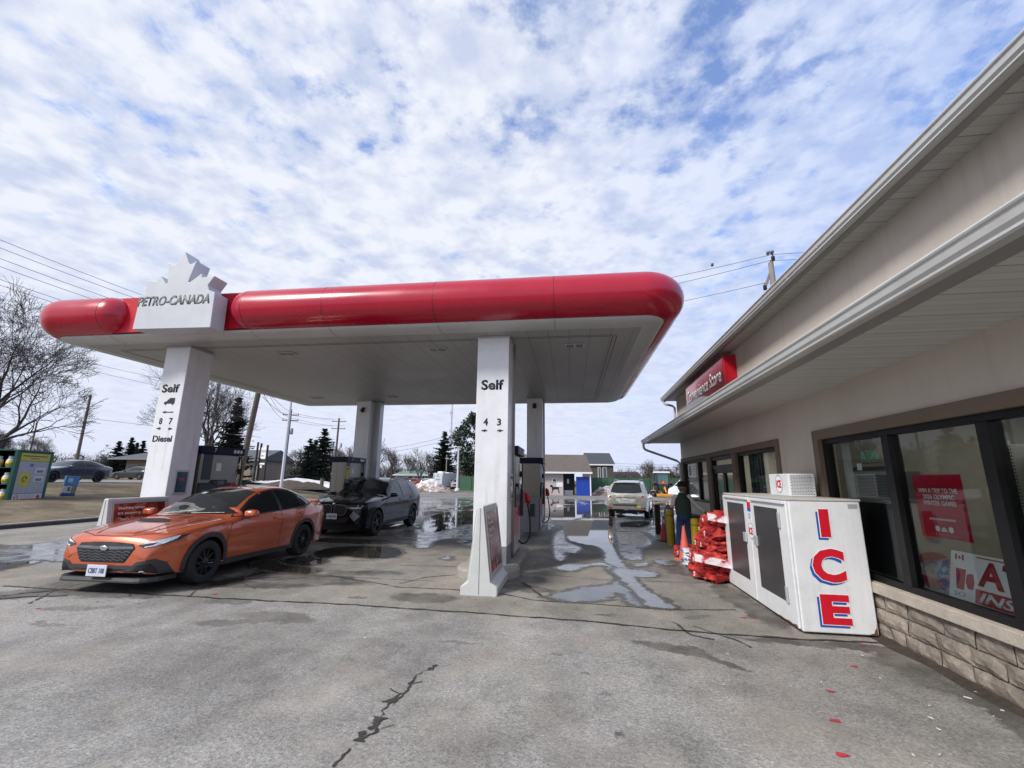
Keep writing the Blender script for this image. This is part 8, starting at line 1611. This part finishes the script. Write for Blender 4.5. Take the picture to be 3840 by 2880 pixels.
# ------------------------------------------------------------------ vehicles far off
g_ = gat(505, 50, None); small_car('dark coupe behind the grey sedan, nosing toward the brick building', 'dark_car_paint', (.03, .035, .04), g_.x, g_.y, g_.z+.02, rad(180), group=None, name='parked_car')
for lb, pn, col, px, D, rz, bd in (('red SUV in the lot behind the windscreen of the black SUV', 'far_red_a', (.33, .02, .025), 1425, 62, rad(200), 'suv'), ('dark blue car left of the red one in the far lot', 'far_dark', (.03, .045, .07), 1535, 80, rad(90), 'suv'), ('red car with lit tail lamps in the far lot', 'far_red_b', (.32, .02, .02), 1567, 78, rad(88), 'suv'), ('white car behind the dirty snow bank', 'far_white', (.6, .62, .64), 1607, 76, rad(95), 'suv')):
    g_ = gat(px, D, 0); small_car(lb, pn, col, g_.x, g_.y, 0, rz, bd)
def boxvan(name, lab, px, D, rz, paint, L, W_, H_, hood=.9, camper=False):
    g_ = gat(px, D, 0); t = thing(name, lab, 'van', g_, rz); h = L/2
    prof = [(-h, .35), (-h, H_*.6), (-h+.12, H_-.08), (-h+.35, H_), (h-hood-1.0, H_), (h-hood-.35, H_-.18), (h-hood*.55, H_*.56), (h-.12, H_*.48), (h, H_*.36), (h, .35)]
    b = MB(); b.prism(prof, (0, -W_/2, 0), UX, UZ, (0, W_, 0)); b.build('body', paint, t, bevel=.09, seg=3)
    for s in (1, -1):
        b = MB(); y_ = s*(W_/2+.005); b.prism([(h-hood*.75, H_*.60), (h-hood-.35, H_*.86), (h-hood-1.1, H_*.86), (h-hood-1.1, H_*.58)], (0, y_, 0), UX, UZ, (0, s*.006, 0)); b.build('side_window', M['carglass'], t)
        if not camper: b = MB(); b.prism([(h-hood-1.3, H_*.58), (h-hood-1.3, H_*.86), (h-hood-2.5, H_*.86), (h-hood-2.5, H_*.58)], (0, y_, 0), UX, UZ, (0, s*.006, 0)); b.build('side_window', M['carglass'], t)
        for xw in (h-.95, -h+1.05): wheel(t, xw, s*(W_/2-.13), .36, .22, s, M['rimsilver'], 5)
        mirror(t, h-hood-.2, s*(W_/2), H_*.58, s, M['black'], 1.3)
    for zz, nm, ww in ((H_*.60, 'rear_window', .62),): b = MB(); b.box((-h-.006, -W_*.38, zz), (-h+.03, W_*.38, H_*.86)); b.build(nm, M['carglass'], t)
    b = MB(); b.box((-h-.05, -W_*.48, .38), (-h+.05, W_*.48, .56)); b.build('rear_bumper', M['grey'], t)
    for s in (1, -1): b = MB(); b.box((-h-.012, s*W_*.44-.06, .9), (-h+.02, s*W_*.44+.06, 1.35)); b.build('tail_light', M['tail'], t)
    b = MB(); b.prism([(-W_*.40, H_*.58), (W_*.40, H_*.58), (W_*.36, H_*.88), (-W_*.36, H_*.88)], (h-hood*.62, 0, 0), (0, 1, 0), Vector((-.30, 0, .95)), (.03, 0, .0)); b.v = [(v[0]-(v[2]-H_*.58)*.12+.04, v[1], v[2]) for v in b.v]; b.build('windscreen', M['carglass'], t)
    if camper: b = MB(); b.box((-h+.6, -.5, H_), (-h+1.4, .5, H_+.25)); b.box((-h+2.2, -.6, H_), (-h+3.4, .6, H_+.12)); b.build('roof_unit', M['whiteink'], t, bevel=.03)
    return t
boxvan('camper_van', 'white camper van with roof units parked left of the lamp post', 1682, 74, rad(68), mat('van_silver_white', (.50, .51, .53), .3, .1), 5.9, 2.0, 2.55, camper=True)
boxvan('white_van', 'white van parked beyond the man at the shop corner', 2610, 42, rad(150), mat('van_white', (.68, .70, .72), .3), 4.9, 1.85, 2.0)
g_ = gat(1716, 72, 0); small_car('pale pickup nose just behind the lamp post', 'far_pale', (.45, .45, .45), g_.x, g_.y, 0, rad(-80), 'suv')
# tractor with an orange blade behind
g_ = gat(2481, 47, 0); t = thing('tractor', 'tractor with white cab roof, red triangle and orange rear blade by the fence', 'tractor', g_, rad(90)); m_tg = mat('tractor_dark', (.03, .035, .035), .5); m_or = mat('blade_orange', (.62, .26, .03), .5, var=.15)
b = MB(); b.box((-.7, -.5, .7), (1.9, .5, 1.25)); b.box((.6, -.35, 1.2), (1.9, .35, 1.55)); b.build('chassis', m_tg, t, bevel=.04)
b = MB(); b.box((-.75, -.75, 2.45), (.75, .75, 2.62)); b.build('cab_roof', M['whiteink'], t, bevel=.05)
b = MB()
for x_ in (-.62, .62):
    for y_ in (-.62, .62): b.box((x_-.05, y_-.05, 1.2), (x_+.05, y_+.05, 2.45))
b.build('cab_frame', m_tg, t); b = MB(); b.box((-.58, -.58, 1.3), (.58, .58, 2.43)); b.build('cab_glass', mat('teal_glass', (.05, .12, .12), .1, spec=.8), t)
b = MB(); b.prism([(-.24, 0), (.24, 0), (.03, .40), (-.03, .40)], (-.70, 0, 1.35), (0, 1, 0), UZ, (-.02, 0, 0)); o = b.build('slow_triangle', m_ired, t); b = MB(); b.prism([(-.15, 0), (.15, 0), (0, .26)], (-.722, 0, 1.40), (0, 1, 0), UZ, (-.01, 0, 0)); b.build('triangle_centre', mat('triangle_orange', (.8, .2, .02), .4), o)
for s in (1, -1): wheel(t, -.35, s*.78, .68, .42, s, m_or, 7); wheel(t, 1.6, s*.65, .42, .28, s, m_or, 7); b = MB(); b.box((-.9, s*.78-.25, 1.36), (.3, s*.78+.25, 1.44)); b.build('mudguard', m_tg, t, bevel=.03); b = MB(); b.box((-.72, s*.85-.07, 1.5), (-.66, s*.85+.07, 1.65)); b.build('tail_light', M['tail'], t)
b = MB(); b.prism([(0, 0), (-.08, .05), (-.08, .25), (-.02, .32), (.03, .30), (-.04, .22), (-.04, .06)], (-1.9, -.95, .05), UX, UZ, (0, 1.9, 0)); b.build('blade', m_or, t); b = MB(); b.tube([(-.8, 0, .8), (-1.4, 0, 1.0), (-1.95, 0, .5)], .08, 8); b.tube([(-.8, .3, .5), (-1.95, .4, .3)], .05, 6); b.tube([(-.8, -.3, .5), (-1.95, -.4, .3)], .05, 6); b.build('blade_arm', m_or, t)
